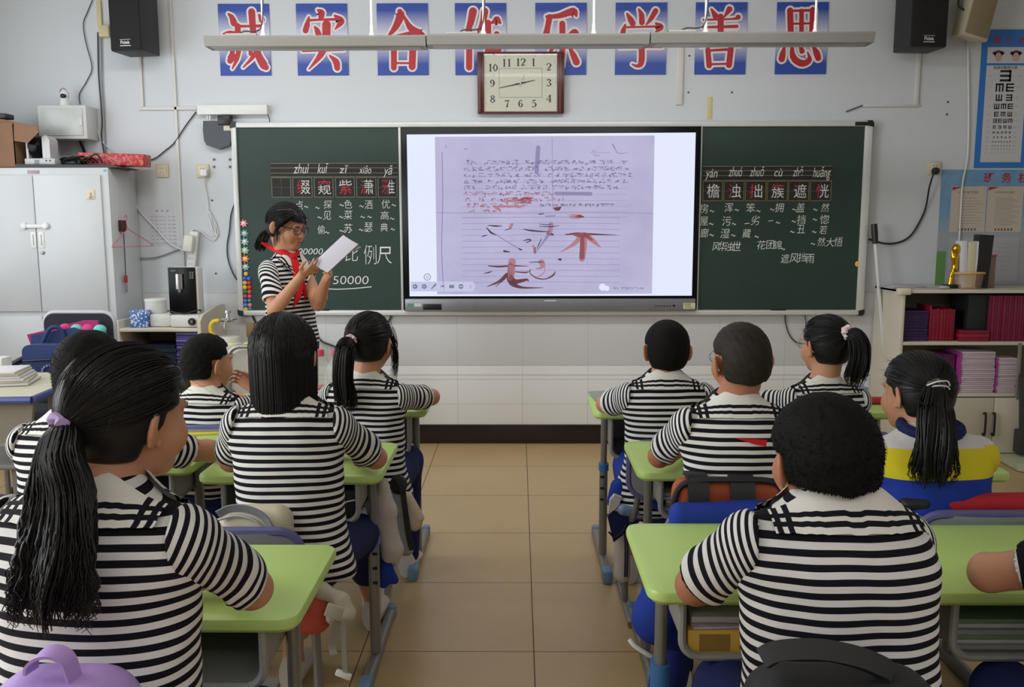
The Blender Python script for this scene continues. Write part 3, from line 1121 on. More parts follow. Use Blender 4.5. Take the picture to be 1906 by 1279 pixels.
for (ch, p, q), where in zip(CARDS, ORD):
  a, c = at(*p, D), at(*q, D)
  x0 = (a[0] + at(q[0], q[1], D)[0]) / 2 - 0.163
  b = MB()
  b.smooth = False
  xc = (at(p[0], p[1], D)[0] + at(q[0], q[1], D)[0]) / 2
  b.box((xc - 0.164, D - 0.007, 2.44), (xc + 0.164, D - 0.0005, 2.886))
  card = one(b, 'slogan_card', M_CARD, (xc, D, 2.44), 'blue card with red brush character %s, %s' % (ch, where), 'poster', 'slogan cards above the board')
  (ox, oy, k), st = STROKES[ch]
  b = MB()
  b.smooth = False
  for lay, (grow, m) in enumerate(((9.5 * k / 3.286 + 2, 0), (0, 1))):
    b.mi(m)
    for j, s in enumerate(st):
      yy = D - 0.0085 - 0.002 * lay - 0.00008 * j
      P = [at(ox + u / k, oy + v / k, yy) for u, v, w in s]
      W = [(w + grow * 1.9) / k * D / FOC for u, v, w in s]
      n = 14
      Ps = spline(P, n) if len(P) > 2 else np.linspace(P[0], P[1], n)
      ribbon(b, Ps, np.interp(np.linspace(0, 1, n), np.linspace(0, 1, len(W)), W))
  b.build('brush_character', [M_CARDWHITE, M_CARDRED], card)

# ================================================================== CLOCK
M_WOOD = mat('dark_red_wood', (88, 38, 38), 0.3, vary=0.22, nscale=14)
M_FACE = mat('cream_clock_face', (206, 206, 190), 0.5, vary=0.02)
M_NUM = mat('black_print', (24, 24, 24), 0.5, vary=0.05)


def glass_material():
  m = bpy.data.materials.new('clear_glass_pane')
  m.use_nodes = True
  t = m.node_tree
  t.nodes.remove(t.nodes['Principled BSDF'])
  tr_ = t.nodes.new('ShaderNodeBsdfTransparent')
  gl = t.nodes.new('ShaderNodeBsdfGlossy')
  gl.inputs['Roughness'].default_value = 0.02
  lw = t.nodes.new('ShaderNodeLayerWeight')
  pw = t.nodes.new('ShaderNodeMath')
  pw.operation = 'POWER'
  pw.inputs[1].default_value = 5
  t.links.new(lw.outputs['Facing'], pw.inputs[0])
  fz = t.nodes.new('ShaderNodeMath')
  fz.operation = 'MULTIPLY_ADD'
  fz.inputs[1].default_value, fz.inputs[2].default_value = 0.6, 0.04
  t.links.new(pw.outputs[0], fz.inputs[0])
  mx = t.nodes.new('ShaderNodeMixShader')
  t.links.new(fz.outputs[0], mx.inputs[0])
  t.links.new(tr_.outputs[0], mx.inputs[1])
  t.links.new(gl.outputs[0], mx.inputs[2])
  t.links.new(mx.outputs[0], t.nodes['Material Output'].inputs[0])
  return m


M_GLASS = glass_material()
YC = D - 0.05
a, c = at(888, 96, YC), at(1050, 211, YC)
clk = thing('wall_clock', ((a[0] + c[0]) / 2, D, c[2]), 'square wall clock with dark red wooden frame and cream face above the display', 'clock')
fa, fc = at(900.5, 100, YC), at(1036.5, 207, YC)
b = MB()
for lo, hi in (((a[0], c[2]), (fa[0], a[2])), ((fc[0], c[2]), (c[0], a[2])), ((fa[0] - 0.004, fa[2]), (fc[0] + 0.004, a[2])), ((fa[0] - 0.004, c[2]), (fc[0] + 0.004, fc[2]))):
  b.box((lo[0], YC, lo[1]), (hi[0], D - 0.003, hi[1]), 0.007)
for x0, x1 in ((a[0] + 0.012, fa[0] - 0.016), (fc[0] + 0.016, c[0] - 0.012)):
  b.box((x0, YC - 0.008, c[2] + 0.006), (x1, YC + 0.01, a[2] - 0.006), 0.006)
b.build('frame', M_WOOD, clk)
YG = YC + 0.012
b = MB()
b.smooth = False
b.box((fa[0], YG, fc[2]), (fc[0], D - 0.006, fa[2]))
face = b.build('dial', M_FACE, clk)
DG = {'1': [[(50, 8, 16), (50, 90, 16)], [(34, 92, 5), (66, 92, 5)], [(52, 10, 8), (35, 22, 4)]],
   '2': [[(30, 34, 10), (32, 18, 10), (52, 9, 6), (70, 26, 17), (60, 50, 14), (40, 72, 7), (28, 88, 4)], [(28, 86, 6), (52, 84, 14), (74, 78, 5)]],
   '3': [[(30, 24, 12), (48, 9, 5), (67, 26, 17), (48, 46, 4)], [(48, 46, 4), (71, 66, 18), (50, 91, 5), (29, 78, 13)]],
   '4': [[(62, 8, 15), (62, 90, 15)], [(62, 10, 5), (24, 65, 5)], [(22, 67, 6), (80, 67, 6)], [(46, 92, 5), (78, 92, 5)]],
   '5': [[(34, 13, 10), (56, 15, 12), (70, 9, 6)], [(36, 12, 4), (33, 48, 4)], [(33, 46, 4), (52, 38, 6), (71, 62, 18), (52, 91, 5), (29, 80, 13)]],
   '6': [[(66, 22, 12), (50, 9, 5), (33, 38, 15), (32, 64, 18), (50, 91, 5), (69, 66, 16), (52, 44, 5), (36, 58, 4)]],
   '7': [[(27, 30, 4), (30, 14, 8), (52, 17, 14), (74, 10, 5)], [(73, 12, 4), (56, 48, 10), (49, 90, 20)]],
   '8': [[(50, 9, 5), (33, 27, 13), (50, 46, 8), (68, 27, 13), (50, 9, 5)], [(50, 46, 8), (29, 69, 14), (50, 92, 5), (71, 69, 15), (50, 46, 8)]],
   '0': [[(50, 8, 5), (30, 50, 16), (50, 92, 5), (70, 50, 16), (50, 8, 5)]]}
DG['9'] = [[(100 - x, 100 - y, w) for x, y, w in s] for s in DG['6']]
b = MB()
b.smooth = False
KC = 8.527
for s, x, y in (('12', 930, 305), ('1', 1135, 305), ('2', 1378, 380), ('3', 1378, 630), ('4', 1378, 880), ('5', 1142, 962), ('6', 930, 962), ('7', 714, 965), ('8', 486, 888), ('9', 480, 640), ('10', 490, 390), ('11', 710, 312)):
  for j, ch in enumerate(s):
    cx_ = x + (j - (len(s) - 1) / 2) * 78
    for si, st in enumerate(DG[ch]):
      yy = YG - 0.001 - 0.0001 * si
      P = [at(860 + (cx_ + (u - 50) * 1.45) / KC, 80 + (y + (v - 50) * 1.4) / KC, yy) for u, v, w in st]
      W = [w * 1.35 / KC * 0.00355 for u, v, w in st]
      n = 22
      Ps = spline(P, n) if len(P) > 2 else np.linspace(P[0], P[1], n)
      ribbon(b, Ps, np.interp(np.linspace(0, 1, n), np.linspace(0, 1, len(W)), W), round_=False)
for q in ([(588, 404), (1268, 404), (1268, 862), (588, 862), (588, 404)],):
  for (u0, v0), (u1, v1) in zip(q, q[1:]):
    ribbon(b, [at(860 + u0 / KC, 80 + v0 / KC, YG - 0.0012), at(860 + u1 / KC, 80 + v1 / KC, YG - 0.0012)], 0.0016, round_=False)
for u, v in ((925, 212), (688, 212), (1155, 212), (1472, 300), (1480, 628), (1480, 945), (1160, 1052), (930, 1052), (698, 1052), (385, 960), (380, 640), (380, 318)):
  p = at(860 + u / KC, 80 + v / KC, YG - 0.0012)
  b.box((p[0] - 0.002, YG - 0.0012, p[2] - 0.002), (p[0] + 0.002, YG, p[2] + 0.002))
b.build('numerals', M_NUM, face)
for nm, tip, w, dy in (('hour_hand', (1158, 590), 0.009, 0.004), ('minute_hand', (598, 712), 0.008, 0.006)):
  o_, p_ = at(860 + 925 / KC, 80 + 640 / KC, YG - dy), at(860 + tip[0] / KC, 80 + tip[1] / KC, YG - dy)
  b = MB()
  b.smooth = False
  d_ = (p_ - o_) / np.linalg.norm(p_ - o_)
  n_ = np.cross(d_, (0, 1, 0))
  b.prism([o_ - d_ * 0.03 + n_ * w / 2, o_ - d_ * 0.03 - n_ * w / 2, p_ - n_ * 0.0015, p_ + n_ * 0.0015], (0, 0.0008, 0))
  b.build(nm, M_NUM, clk)
o_, p_ = at(860 + 912 / KC, 80 + 690 / KC, YG - 0.0075), at(860 + 985 / KC, 80 + 500 / KC, YG - 0.0075)
b = MB()
b.tube([o_, p_], 0.0012, 6)
b.lathe((at(860 + 925 / KC, 80 + 640 / KC, YG)), [(0.006, -0.009), (0.006, 0)], 12, 1)
b.build('second_hand', M_CHROME, clk)
b = MB()
b.smooth = False
b.poly([(fa[0], YC + 0.002, fc[2]), (fc[0], YC + 0.002, fc[2]), (fc[0], YC + 0.002, fa[2]), (fa[0], YC + 0.002, fa[2])])
b.build('glass', M_GLASS, clk)

# ================================================================== LAMPS HUNG BEFORE THE BOARD
M_LAMP = mat('grey_painted_lamp', (140, 139, 134), 0.45, 0.2, vary=0.03)
M_LENS = mat('unlit_lamp_lens', (160, 157, 150), 0.35, vary=0.03)
YL = 4.9
for (x0, x1), rods, where in (((387, 795), (490, 692), 'left'), ((795.8, 1206.5), (900, 1105), 'middle'), ((1207.5, 1620), (1313, 1517), 'right')):
  yl = lambda x: 82 - (x - 387) / 1233 * 9.5
  p0, p1 = at(x0, yl(x0), YL), at(x1, yl(x1), YL)
  t = thing('board_lamp', ((p0[0] + p1[0]) / 2, YL, ZC), 'long unlit grey lamp hung before the board, %s one of three end to end' % where, 'lamp', 'lamps hung before the board')
  z = (p0[2] + p1[2]) / 2
  b = MB()
  prof = [(-0.075, 0.018), (-0.06, -0.026), (0.06, -0.026), (0.075, 0.018), (0.055, 0.030), (-0.055, 0.030)]
  b.prism([(p0[0] + 0.002, YL + y, z + q) for y, q in prof], (p1[0] - p0[0] - 0.004, 0, 0))
  b.build('housing', M_LAMP, t, sharp=25)
  b = MB()
  b.box((p0[0] + 0.03, YL - 0.05, z - 0.03), (p1[0] - 0.03, YL + 0.05, z - 0.024), 0.002)
  b.build('lens', M_LENS, t)
  for r_ in rods:
    q = at(r_, yl(r_) - 10, YL)
    b = MB()
    b.tube([(q[0], YL, z + 0.03), (q[0], YL, ZC)], 0.0065, 10)
    b.lathe((q[0], YL, z + 0.028), [(0.016, 0), (0.016, 0.012), (0.009, 0.03), (0.009, 0.06), (0.0065, 0.07)], 14)
    b.build('hanging_rod', M_WHITE, t)
  q = at(rods[0], 70, YL)
  b = MB()
  b.box((q[0] - 0.2, YL - 0.02, z + 0.03), (q[0] - 0.03 if where != 'right' else q[0] - 0.05, YL + 0.02, z + 0.05), 0.005)
  b.build('driver_box', M_LAMP, t)
  b = MB()
  b.tube(spline([(q[0] - 0.13, YL, z + 0.05), (q[0] - 0.1, YL, z + 0.062), (q[0] - 0.03, YL, z + 0.065), (q[0], YL - 0.008, z + 0.11), (q[0] + 0.008, YL - 0.006, z + 0.3), (q[0] + 0.008, YL - 0.006, ZC)], 24), 0.004, 8)
  b.build('lamp_cable', M_DGREY, t)


# ================================================================== SPEAKERS
def wall_speaker(c, yaw, label, w=0.205, h=0.36, d=0.2, pitch=0.0):
  """c: centre of the front face's lower edge"""
  R = rotz(yaw) @ rotx(pitch)
  t = thing('wall_speaker', (c[0], D, c[2]), label, 'speaker', 'black speakers on the front wall')
  cc = np.array(c) + R @ np.array([0, d / 2, h / 2])
  b = MB()
  b.box(cc - np.array([w / 2, d / 2, h / 2]), cc + np.array([w / 2, d / 2, h / 2]), 0.008, R)
  b.build('cabinet', mat('black_vinyl_cabinet', (38, 38, 41), 0.55, vary=0.12, nscale=60), t)
  b = MB()
  cg = np.array(c) + R @ np.array([0, -0.004, h / 2])
  b.box(cg - np.array([w / 2 - 0.004, 0.006, h / 2 - 0.004]), cg + np.array([w / 2 - 0.004, 0.006, h / 2 - 0.004]), 0.005, R)
  gr = b.build('grille', mat('black_speaker_cloth', (22, 22, 24), 0.85, vary=0.15, nscale=900), t)
  b = MB()
  b.smooth = False
  V, Fs = glyphs('Fidek', 0.015)
  lo, hi = V.min(0), V.max(0)
  k = 0.062 / (hi[0] - lo[0])
  Q = (V - (lo + hi) / 2) * k
  b.add([np.array(c) + R @ np.array([u, -0.0115, 0.05 + v]) for u, v in Q], Fs)
  for z0, z1 in ((0.028, 0.032), (0.066, 0.068)):
    b.poly([np.array(c) + R @ np.array(p) for p in ((-0.036, -0.0115, z0), (0.036, -0.0115, z0), (0.036, -0.0115, z1), (-0.036, -0.0115, z1))])
  b.build('badge', M_WHITE, gr)
  b = MB()
  e = np.array(c) + R @ np.array([0, d, h * 0.6])
  b.box((e[0] - 0.03, e[1] - 0.02, e[2] - 0.05), (e[0] + 0.03, D - 0.001, e[2] + 0.05), 0.004)
  b.build('bracket', M_DGREY, t)
  return t


p = at(236, 95, 5.62)
wall_speaker(p, -0.16, 'black box speaker high on the wall above the grey metal cabinet', 0.21, 0.42)
p = at(1727, 88, 5.62)
wall_speaker(p, 0.1, 'black box speaker high on the wall beside the beige speaker', 0.235, 0.42)
# beige column speaker
R = rotz(0.32) @ roty(0.17) @ rotx(0.1)
p = at(1815, 72, 5.7)
t = thing('column_speaker', (p[0], D, p[2]), 'beige wall speaker with cloth grille hung crooked above the eye chart', 'speaker')
b = MB()
cc = p + R @ np.array([0, 0.05, 0.17])
b.box(cc - np.array([0.1, 0.05, 0.17]), cc + np.array([0.1, 0.05, 0.17]), 0.01, R)
b.build('cabinet', mat('beige_cabinet', (196, 188, 164), 0.5, vary=0.04), t)
b = MB()
cc = p + R @ np.array([0, -0.002, 0.175])
b.box(cc - np.array([0.088, 0.004, 0.155]), cc + np.array([0.088, 0.004, 0.155]), 0.003, R)
b.build('grille', mat('tan_speaker_cloth', (146, 132, 104), 0.9, vary=0.15, nscale=700), t)
b = MB()
q = p + R @ np.array([-0.1, 0.05, 0.2])
b.tube(spline([q + (0, 0, 0.06), q + (-0.04, -0.01, 0.04), q + (-0.045, -0.01, -0.02), q + (0, 0, -0.05)], 16), 0.007, 8)
b.build('mounting_loop', M_DGREY, t)
b = MB()
q = p + R @ np.array([0, 0.1, 0.2])
b.box((q[0] - 0.03, q[1] - 0.03, q[2] - 0.03), (q[0] + 0.03, D - 0.001, q[2] + 0.03), 0.004)
b.build('bracket', mat('beige_cabinet', (0, 0, 0)), t)


# ================================================================== TRUNKING, CABLES, SOCKETS ON THE WALL
M_DUCT = mat('white_cable_duct', (210, 208, 206), 0.45, vary=0.03)
M_YDUCT = mat('yellowed_cable_duct', (206, 194, 152), 0.5, vary=0.05)


def duct(segs, label, w=0.022, m=None, th=0.014):
  b = MB()
  for (x0, y0), (x1, y1), ww in segs:
    a, c = at(x0, y0, D - th), at(x1, y1, D - th)
    if abs(x1 - x0) > abs(y1 - y0):
      zz = (a[2] + c[2]) / 2
      b.box((a[0], D - th, zz - ww / 2), (c[0], D - 0.0005, zz + ww / 2), 0.002)
    else:
      xx = (a[0] + c[0]) / 2
      b.box((xx - ww / 2, D - th, c[2]), (xx + ww / 2, D - 0.0005, a[2]), 0.002)
  p = at(*segs[0][1], D)
  return one(b, 'cable_duct', m or M_DUCT, (p[0], D, p[2]), label, 'cable duct', 'cable ducts on the front wall')


duct([((261.5, 96), (261.5, 200), 0.022), ((258, 201.5), (366, 201.5), 0.022)], 'white cable duct running down from the left black speaker and turning right')
duct([((327, 0), (331, 500), 0.018)], 'thin white cable duct running from the ceiling down to the power strip')
duct([((1265, 86), (1265, 195), 0.045)], 'short wide white cable duct hanging below the right lamp joint')
duct([((1709, 93), (1709, 196), 0.024), ((1606, 196.5), (1712, 196.5), 0.014)], 'white cable duct running down from the right black speaker and turning left')
duct([((184, 0), (184, 50), 0.03)], 'yellowed cable duct above the yellow junction box', m=M_YDUCT)
duct([((1321, 180), (1321, 222), 0.032)], 'strip of yellow tape on the wall above the right end of the display', m=mat('yellow_tape', (206, 196, 140), 0.7), th=0.003)['category'] = 'tape'
b = MB()
a, c = at(366, 195, D - 0.05), at(497, 213, D - 0.05)
b.box((a[0], D - 0.05, c[2]), (c[0], D - 0.001, a[2]), 0.004)
one(b, 'wide_cable_trunk', M_WHITE, ((a[0] + c[0]) / 2, D, c[2]), 'wide white cable trunk box above the left end of the blackboard', 'cable duct')
b = MB()
a, c = at(182, 46, D - 0.05), at(203, 68, D - 0.05)
b.box((a[0], D - 0.05, c[2]), (c[0], D - 0.001, a[2]), 0.006)
one(b, 'junction_box', M_YDUCT, ((a[0] + c[0]) / 2, D, c[2]), 'yellowed junction box on the wall left of the black speaker', 'junction box')


def cable(pts, r, m, name, label, Y=None, n=40, cat='cable'):
  """pts: (px, py) on the wall plane or (px, py, Y)"""
  P = [at(p[0], p[1], p[2] if len(p) > 2 else (Y or D - 0.012)) for p in pts]
  b = MB()
  b.tube(spline(P, n), r, 8)
  return one(b, name, m, P[-1], label, cat)


M_CABD = mat('dark_cable', (50, 52, 60), 0.5, vary=0.1)
M_CABG = mat('grey_cable', (130, 130, 138), 0.5, vary=0.05)
M_CABW = mat('white_cable', (222, 222, 222), 0.4, vary=0.03)
cable([(172, 0), (163, 22), (155, 45), (160, 80), (171, 125), (162, 150), (148, 175), (149, 194)], 0.003, M_CABD, 'wall_cable', 'thin dark cable waving down from above to the grey wall box', D - 0.01)
cable([(182, 60), (183, 125), (185, 160), (188, 195), (190, 230), (189, 255), (195, 293)], 0.0045, M_CABD, 'wall_cable', 'dark twisted cable running down the wall to the red box', D - 0.01)
cable([(188, 70), (190, 150), (194, 210), (196, 260), (198, 293)], 0.004, M_CABG, 'wall_cable', 'grey cable running down just right of the dark twisted cable', D - 0.01)
cable([(172, 203, D - 0.05), (178, 225), (187, 258), (200, 273), (212, 282), (219, 293)], 0.0035, M_CABW, 'wall_cable', 'thin white cable from the grey wall box to the red box', D - 0.01)
cable([(365, 208), (345, 235), (325, 265), (308, 280), (290, 294), (272, 300)], 0.004, M_CABD, 'wall_cable', 'dark cable sagging from the cable trunk to the red box')
cable([(146, 256, D - 0.04), (154, 275), (162, 295, D - 0.05)], 0.008, M_BLACK, 'wall_cable', 'black cable hanging out of the foot of the grey wall box')
cable([(1738, 322, D - 0.05), (1730, 348, D - 0.05), (1722, 390), (1705, 425), (1690, 443), (1670, 452), (1645, 453), (1617, 445)], 0.006, M_BLACK, 'power_cable', 'black power cord curving from the right socket to the board')
cable([(1801, 70), (1803, 200), (1801, 290), (1792, 340), (1788, 400), (1785, 450, D - 0.02), (1781, 475, D - 0.03)], 0.0055, M_CABW, 'wall_cable', 'white cable hanging down the wall left of the eye chart')
cable([(437, 378), (430, 400), (427, 430), (423, 455), (424, 480), (432, 505), (441, 521)], 0.0045, M_CABD, 'wall_cable', 'dark cable looping beside the left edge of the blackboard')
cable([(497, 212, D - 0.03), (501, 219), (502, 227, D - 0.03)], 0.003, M_CABD, 'wall_cable', 'short dark cable dropping from the cable trunk to the board top')
cable([(1575, 208), (1590, 202), (1606, 196)], 0.0035, M_CABD, 'wall_cable', 'short dark wire end above the right end of the blackboard')
cable([(1461, 586), (1462, 600), (1467, 618), (1474, 630), (1484, 638), (1500, 640)], 0.004, M_CABD, 'wall_cable', 'thin black cable hanging below the right part of the board', D - 0.02)
cable([(1498, 587), (1500, 600), (1499, 612)], 0.003, M_CABD, 'wall_cable', 'short black wire hanging below the board near the right corner', D - 0.02)
cable([(728, 588), (722, 600), (714, 610)], 0.006, M_CABD, 'wall_cable', 'pair of dark cables hanging below the left end of the display', D - 0.02)
cable([(586, 622), (600, 636), (615, 642), (640, 652), (655, 658)], 0.006, M_CABD, 'wall_cable', 'dark cable sloping down the wall behind the reading child', D - 0.02)
cable([(469, 588), (477, 603), (490, 625)], 0.006, M_CABD, 'wall_cable', 'dark cable below the lower left board corner', D - 0.02)
cable([(246, 366, 5.86), (262, 395), (290, 425), (316, 453), (346, 468, D - 0.04)], 0.0055, M_CABW, 'power_cable', 'white power cord from behind the cabinet to the power strip')
cable([(253, 476), (262, 480), (285, 480), (305, 475), (330, 466), (346, 463, D - 0.03)], 0.004, M_CABG, 'power_cable', 'grey power cord with black end running to the power strip')


def socket(x, y, label, w=0.086):
  p = at(x, y, D)
  t = thing('wall_socket', (p[0], D, p[2] - w / 2), label, 'socket', 'wall sockets')
  b = MB()
  b.box((p[0] - w / 2, D - 0.012, p[2] - w / 2), (p[0] + w / 2, D - 0.0005, p[2] + w / 2), 0.005)
  b.build('plate', M_IVORY, t)
  b = MB()
  b.box((p[0] - w * 0.3, D - 0.015, p[2] - w * 0.36), (p[0] + w * 0.3, D - 0.01, p[2] + w * 0.36), 0.003)
  ins = b.build('insert', mat('pale_ivory', (214, 208, 186), 0.4), t)
  b = MB()
  for q in (-0.009, 0.009):
    b.box((p[0] + q - 0.0022, D - 0.0156, p[2] + 0.012), (p[0] + q + 0.0022, D - 0.012, p[2] + 0.02))
  for q, dz in ((-0.011, -0.02), (0.011, -0.02), (0, -0.008)):
    b.box((p[0] + q - 0.0018, D - 0.0156, p[2] + dz - 0.004), (p[0] + q + 0.0018, D - 0.012, p[2] + dz + 0.004))
  b.build('pin_hole', M_BLACK, ins)
  return t, p


socket(302.5, 318, 'ivory wall socket with nothing plugged in, right of the metal cabinet')
s2, p = socket(378, 318.5, 'ivory wall socket with a white plug, below the router')
b = MB()
b.box((p[0] - 0.004, D - 0.05, p[2] - 0.035), (p[0] + 0.04, D - 0.016, p[2] + 0.008), 0.006)
one(b, 'charger_plug', M_WHITE, (p[0], D - 0.03, p[2] - 0.03), 'white plug in the socket below the router', 'plug')
s3, p = socket(1738, 313, 'ivory wall socket with a black plug, right of the blackboard')
b = MB()
b.lathe((p[0] + 0.002, D - 0.014, p[2] - 0.02), [(0.024, 0), (0.024, -0.012), (0.02, -0.03), (0.012, -0.038)], 18, 1)
one(b, 'power_plug', M_BLACK, (p[0], D - 0.03, p[2] - 0.03), 'round black plug in the right wall socket', 'plug')
cable([(380, 326, D - 0.04), (381, 345), (386, 370), (388, 392), (393, 405), (397, 420), (403, 438), (398, 447), (388, 442), (375, 432), (363, 426), (354, 432)], 0.0035, M_CABW, 'charger_cable', 'white charger cord hanging from the left socket to the power strip', n=60)
cable([(386, 396), (392, 418), (398, 438), (401, 425), (396, 405), (390, 395), (394, 422), (404, 440), (405, 428), (399, 410)], 0.0032, M_CABW, 'charger_cable', 'coiled bundle of white charger cord on the wall beside the board', n=70)
# vertical power strip
R = roty(0.14)
p = at(359, 470, D - 0.03)
t = thing('power_strip', (p[0], D, p[2] - 0.15), 'white power strip hung upright on the wall above the water dispenser', 'power strip')
b = MB()
b.box(p - np.array([0.028, 0.02, 0.14]), p + np.array([0.028, 0.02, 0.14]), 0.008, R)
st = b.build('body', M_WHITE, t)
b = MB()
for k in range(5):
  for q in (-0.008, 0.008):
    cpt = p + R @ np.array([q, -0.0205, -0.11 + k * 0.035])
    b.box(cpt - 0.002, cpt + 0.002)
b.build('pin_hole', M_DGREY, st)
b = MB()
cpt = p + R @ np.array([-0.012, -0.05, 0.06])
b.box(cpt - np.array([0.032, 0.03, 0.055]), cpt + np.array([0.032, 0.03, 0.055]), 0.012, R)
one(b, 'charger_plug', mat('warm_white_plastic', (216, 216, 206), 0.4), cpt, 'bulky white charger plugged into the upright power strip', 'plug')

# calendar sheet taped to the wall
a, c = at(276, 385, D), at(326, 457, D)
b = MB()
b.smooth = False
b.box((a[0], D - 0.002, c[2]), (c[0], D - 0.0004, a[2]))
sh = one(b, 'wall_timetable', mat('faded_paper', (206, 206, 214), 0.8, vary=0.03), ((a[0] + c[0]) / 2, D, c[2]), 'faded printed timetable sheet taped to the wall beside the cabinet', 'paper sheet')
b = MB()
b.smooth = False
for r_ in range(8):
  for k in range(6):
    x0 = a[0] + 0.014 + k * 0.028
    z0 = a[2] - 0.066 - r_ * 0.025
    b.box((x0, D - 0.0026, z0), (x0 + 0.014 + 0.005 * ((r_ * 3 + k) % 3), D - 0.002, z0 + 0.0035))
for k in range(3):
  b.box((a[0] + 0.05 + k * 0.035, D - 0.0026, a[2] - 0.032), (a[0] + 0.062 + k * 0.035, D - 0.002, a[2] - 0.022))
b.build('print', mat('grey_print', (150, 150, 162), 0.8), sh)

# drilled holes and nails
for i, (x, y, wh) in enumerate(((1283, 104, 'wide duct, upper'), (1281, 172, 'wide duct, lower'), (1362, 172, 'right of the yellow tape'), (1764, 190, 'below the right black speaker, upper'), (1762, 213, 'below the right black speaker, lower'), (395, 373, 'left socket cord'), (402, 509, 'left of the board foot'))):
  q = at(x, y, D)
  b = MB()
  b.lathe((q[0], D - 0.0005, q[2]), [(0.006, 0), (0.006, -0.004), (0.0, -0.005)], 10, 1)
  one(b, 'wall_plug', M_DGREY, q, 'dark screw plug in the wall, ' + {'wide duct, upper': 'upper one beside the wide duct', 'wide duct, lower': 'lower one beside the wide duct', 'left socket cord': 'beside the hanging charger cord', 'left of the board foot': 'left of the blackboard foot'}.get(wh, wh), 'screw', 'screw plugs in the wall')
for i, (x, y, wh) in enumerate(((398.5, 297, 'upper left'), (428, 297, 'upper right'), (398.5, 310.5, 'lower left'), (428, 310.5, 'lower right'))):
  q = at(x, y, D)
  b = MB()
  b.lathe((q[0], D - 0.0005, q[2]), [(0.008, 0), (0.007, -0.01), (0.003, -0.014)], 10, 1)
  one(b, 'wall_screw', mat('tarnished_screw', (140, 130, 112), 0.4, 0.6), q, '%s of the four screws below the router' % wh, 'screw', 'screws below the router')

# router with its adapter
p = at(405, 250, D - 0.05)
t = thing('router', (p[0], D, p[2] - 0.1), 'dark grey wireless router on the wall at the left end of the board', 'router')
b = MB()
out = [(-0.09, 0.085), (-0.095, 0.03), (-0.09, -0.04), (-0.075, -0.068), (0.0, -0.095), (0.075, -0.068), (0.085, -0.04), (0.085, 0.085)]
b.prism([(p[0] + u, D - 0.05, p[2] + v) for u, v in out], (0, 0.045, 0))
b.build('case', mat('slate_router', (58, 62, 70), 0.4, vary=0.05), t)
b = MB()
b.smooth = False
a, c = at(416, 234, D - 0.052), at(430, 243, D - 0.052)
b.box((a[0], D - 0.052, c[2]), (c[0], D - 0.05, a[2]))
b.build('sticker', mat('label_paper', (0, 0, 0)), t)
b = MB()
for x in (386, 391):
  q = at(x, 228, D - 0.03)
  b.tube([q + (0, 0, -0.02), q + (0.002, 0, 0.05)], 0.005, 8)
b.build('plug_lead', M_CABW, t)
b = MB()
a, c = at(404, 214, D - 0.07), at(428, 232, D - 0.07)
b.box((a[0], D - 0.07, c[2]), (c[0], D - 0.004, a[2]), 0.006)
one(b, 'power_adapter', M_BLACK, ((a[0] + c[0]) / 2, D, c[2]), 'black power adapter on the wall above the router', 'adapter')

# grey metal wall box with a small camera on it
YB_ = 5.74
a, c = at(69, 196, YB_), at(163, 258.5, YB_)
t = thing('wall_box', ((a[0] + c[0]) / 2, D, c[2]), 'pale grey metal network box with hinged door high on the left wall', 'metal box')
b = MB()
b.box((a[0], YB_, c[2]), (c[0], D - 0.001, a[2]), 0.004)
b.build('case', mat('pale_grey_enamel', (206, 210, 208), 0.35, vary=0.03), t)
b = MB()
b.box((a[0] + 0.022, YB_ - 0.006, c[2] + 0.02), (c[0] - 0.022, YB_ + 0.002, a[2] - 0.018), 0.003)
dr = b.build('door', mat('pale_grey_door', (200, 205, 204), 0.25, vary=0.04), t)
b = MB()
q = at(151.5, 228, YB_)
b.box((q[0] - 0.008, YB_ - 0.012, q[2] - 0.022), (q[0] + 0.008, YB_ - 0.004, q[2] + 0.022), 0.003)
b.build('lock', M_WHITE, dr)
b = MB()
for r_ in range(4):
  for k in range(14):
    q = at(85 + k * 3.0, 237 + r_ * 3.6, YB_ - 0.0065)
    b.box((q[0] - 0.0028, YB_ - 0.0068, q[2] - 0.0028), (q[0] + 0.0028, YB_ - 0.004, q[2] + 0.0028))
b.build('vent_hole', M_METAL, dr)
q = at(121, 195, 5.8)
t = thing('security_camera', (q[0], q[1], a[2]), 'small white camera with black eye standing on the grey wall box', 'camera')
b = MB()
b.lathe((q[0], 5.8, a[2]), [(0.034, 0), (0.032, 0.012), (0.024, 0.05), (0.022, 0.055)], 20)
b.build('stand', M_WHITE, t)
b = MB()
b.ball((q[0] + 0.002, 5.8, a[2] + 0.073), (0.028, 0.028, 0.033))
hd = b.build('head', M_WHITE, t)
b = MB()
b.ball((q[0] + 0.002, 5.782, a[2] + 0.064), (0.02, 0.014, 0.017))
b.build('eye', M_BLACK, hd)
b = MB()
b.tube(spline([(q[0] - 0.02, 5.8, a[2] + 0.06), (q[0] - 0.024, 5.8, a[2] + 0.1), (q[0], 5.8, a[2] + 0.112), (q[0] + 0.026, 5.8, a[2] + 0.085)], 16), 0.004, 8)
b.build('bracket', M_METAL, t)

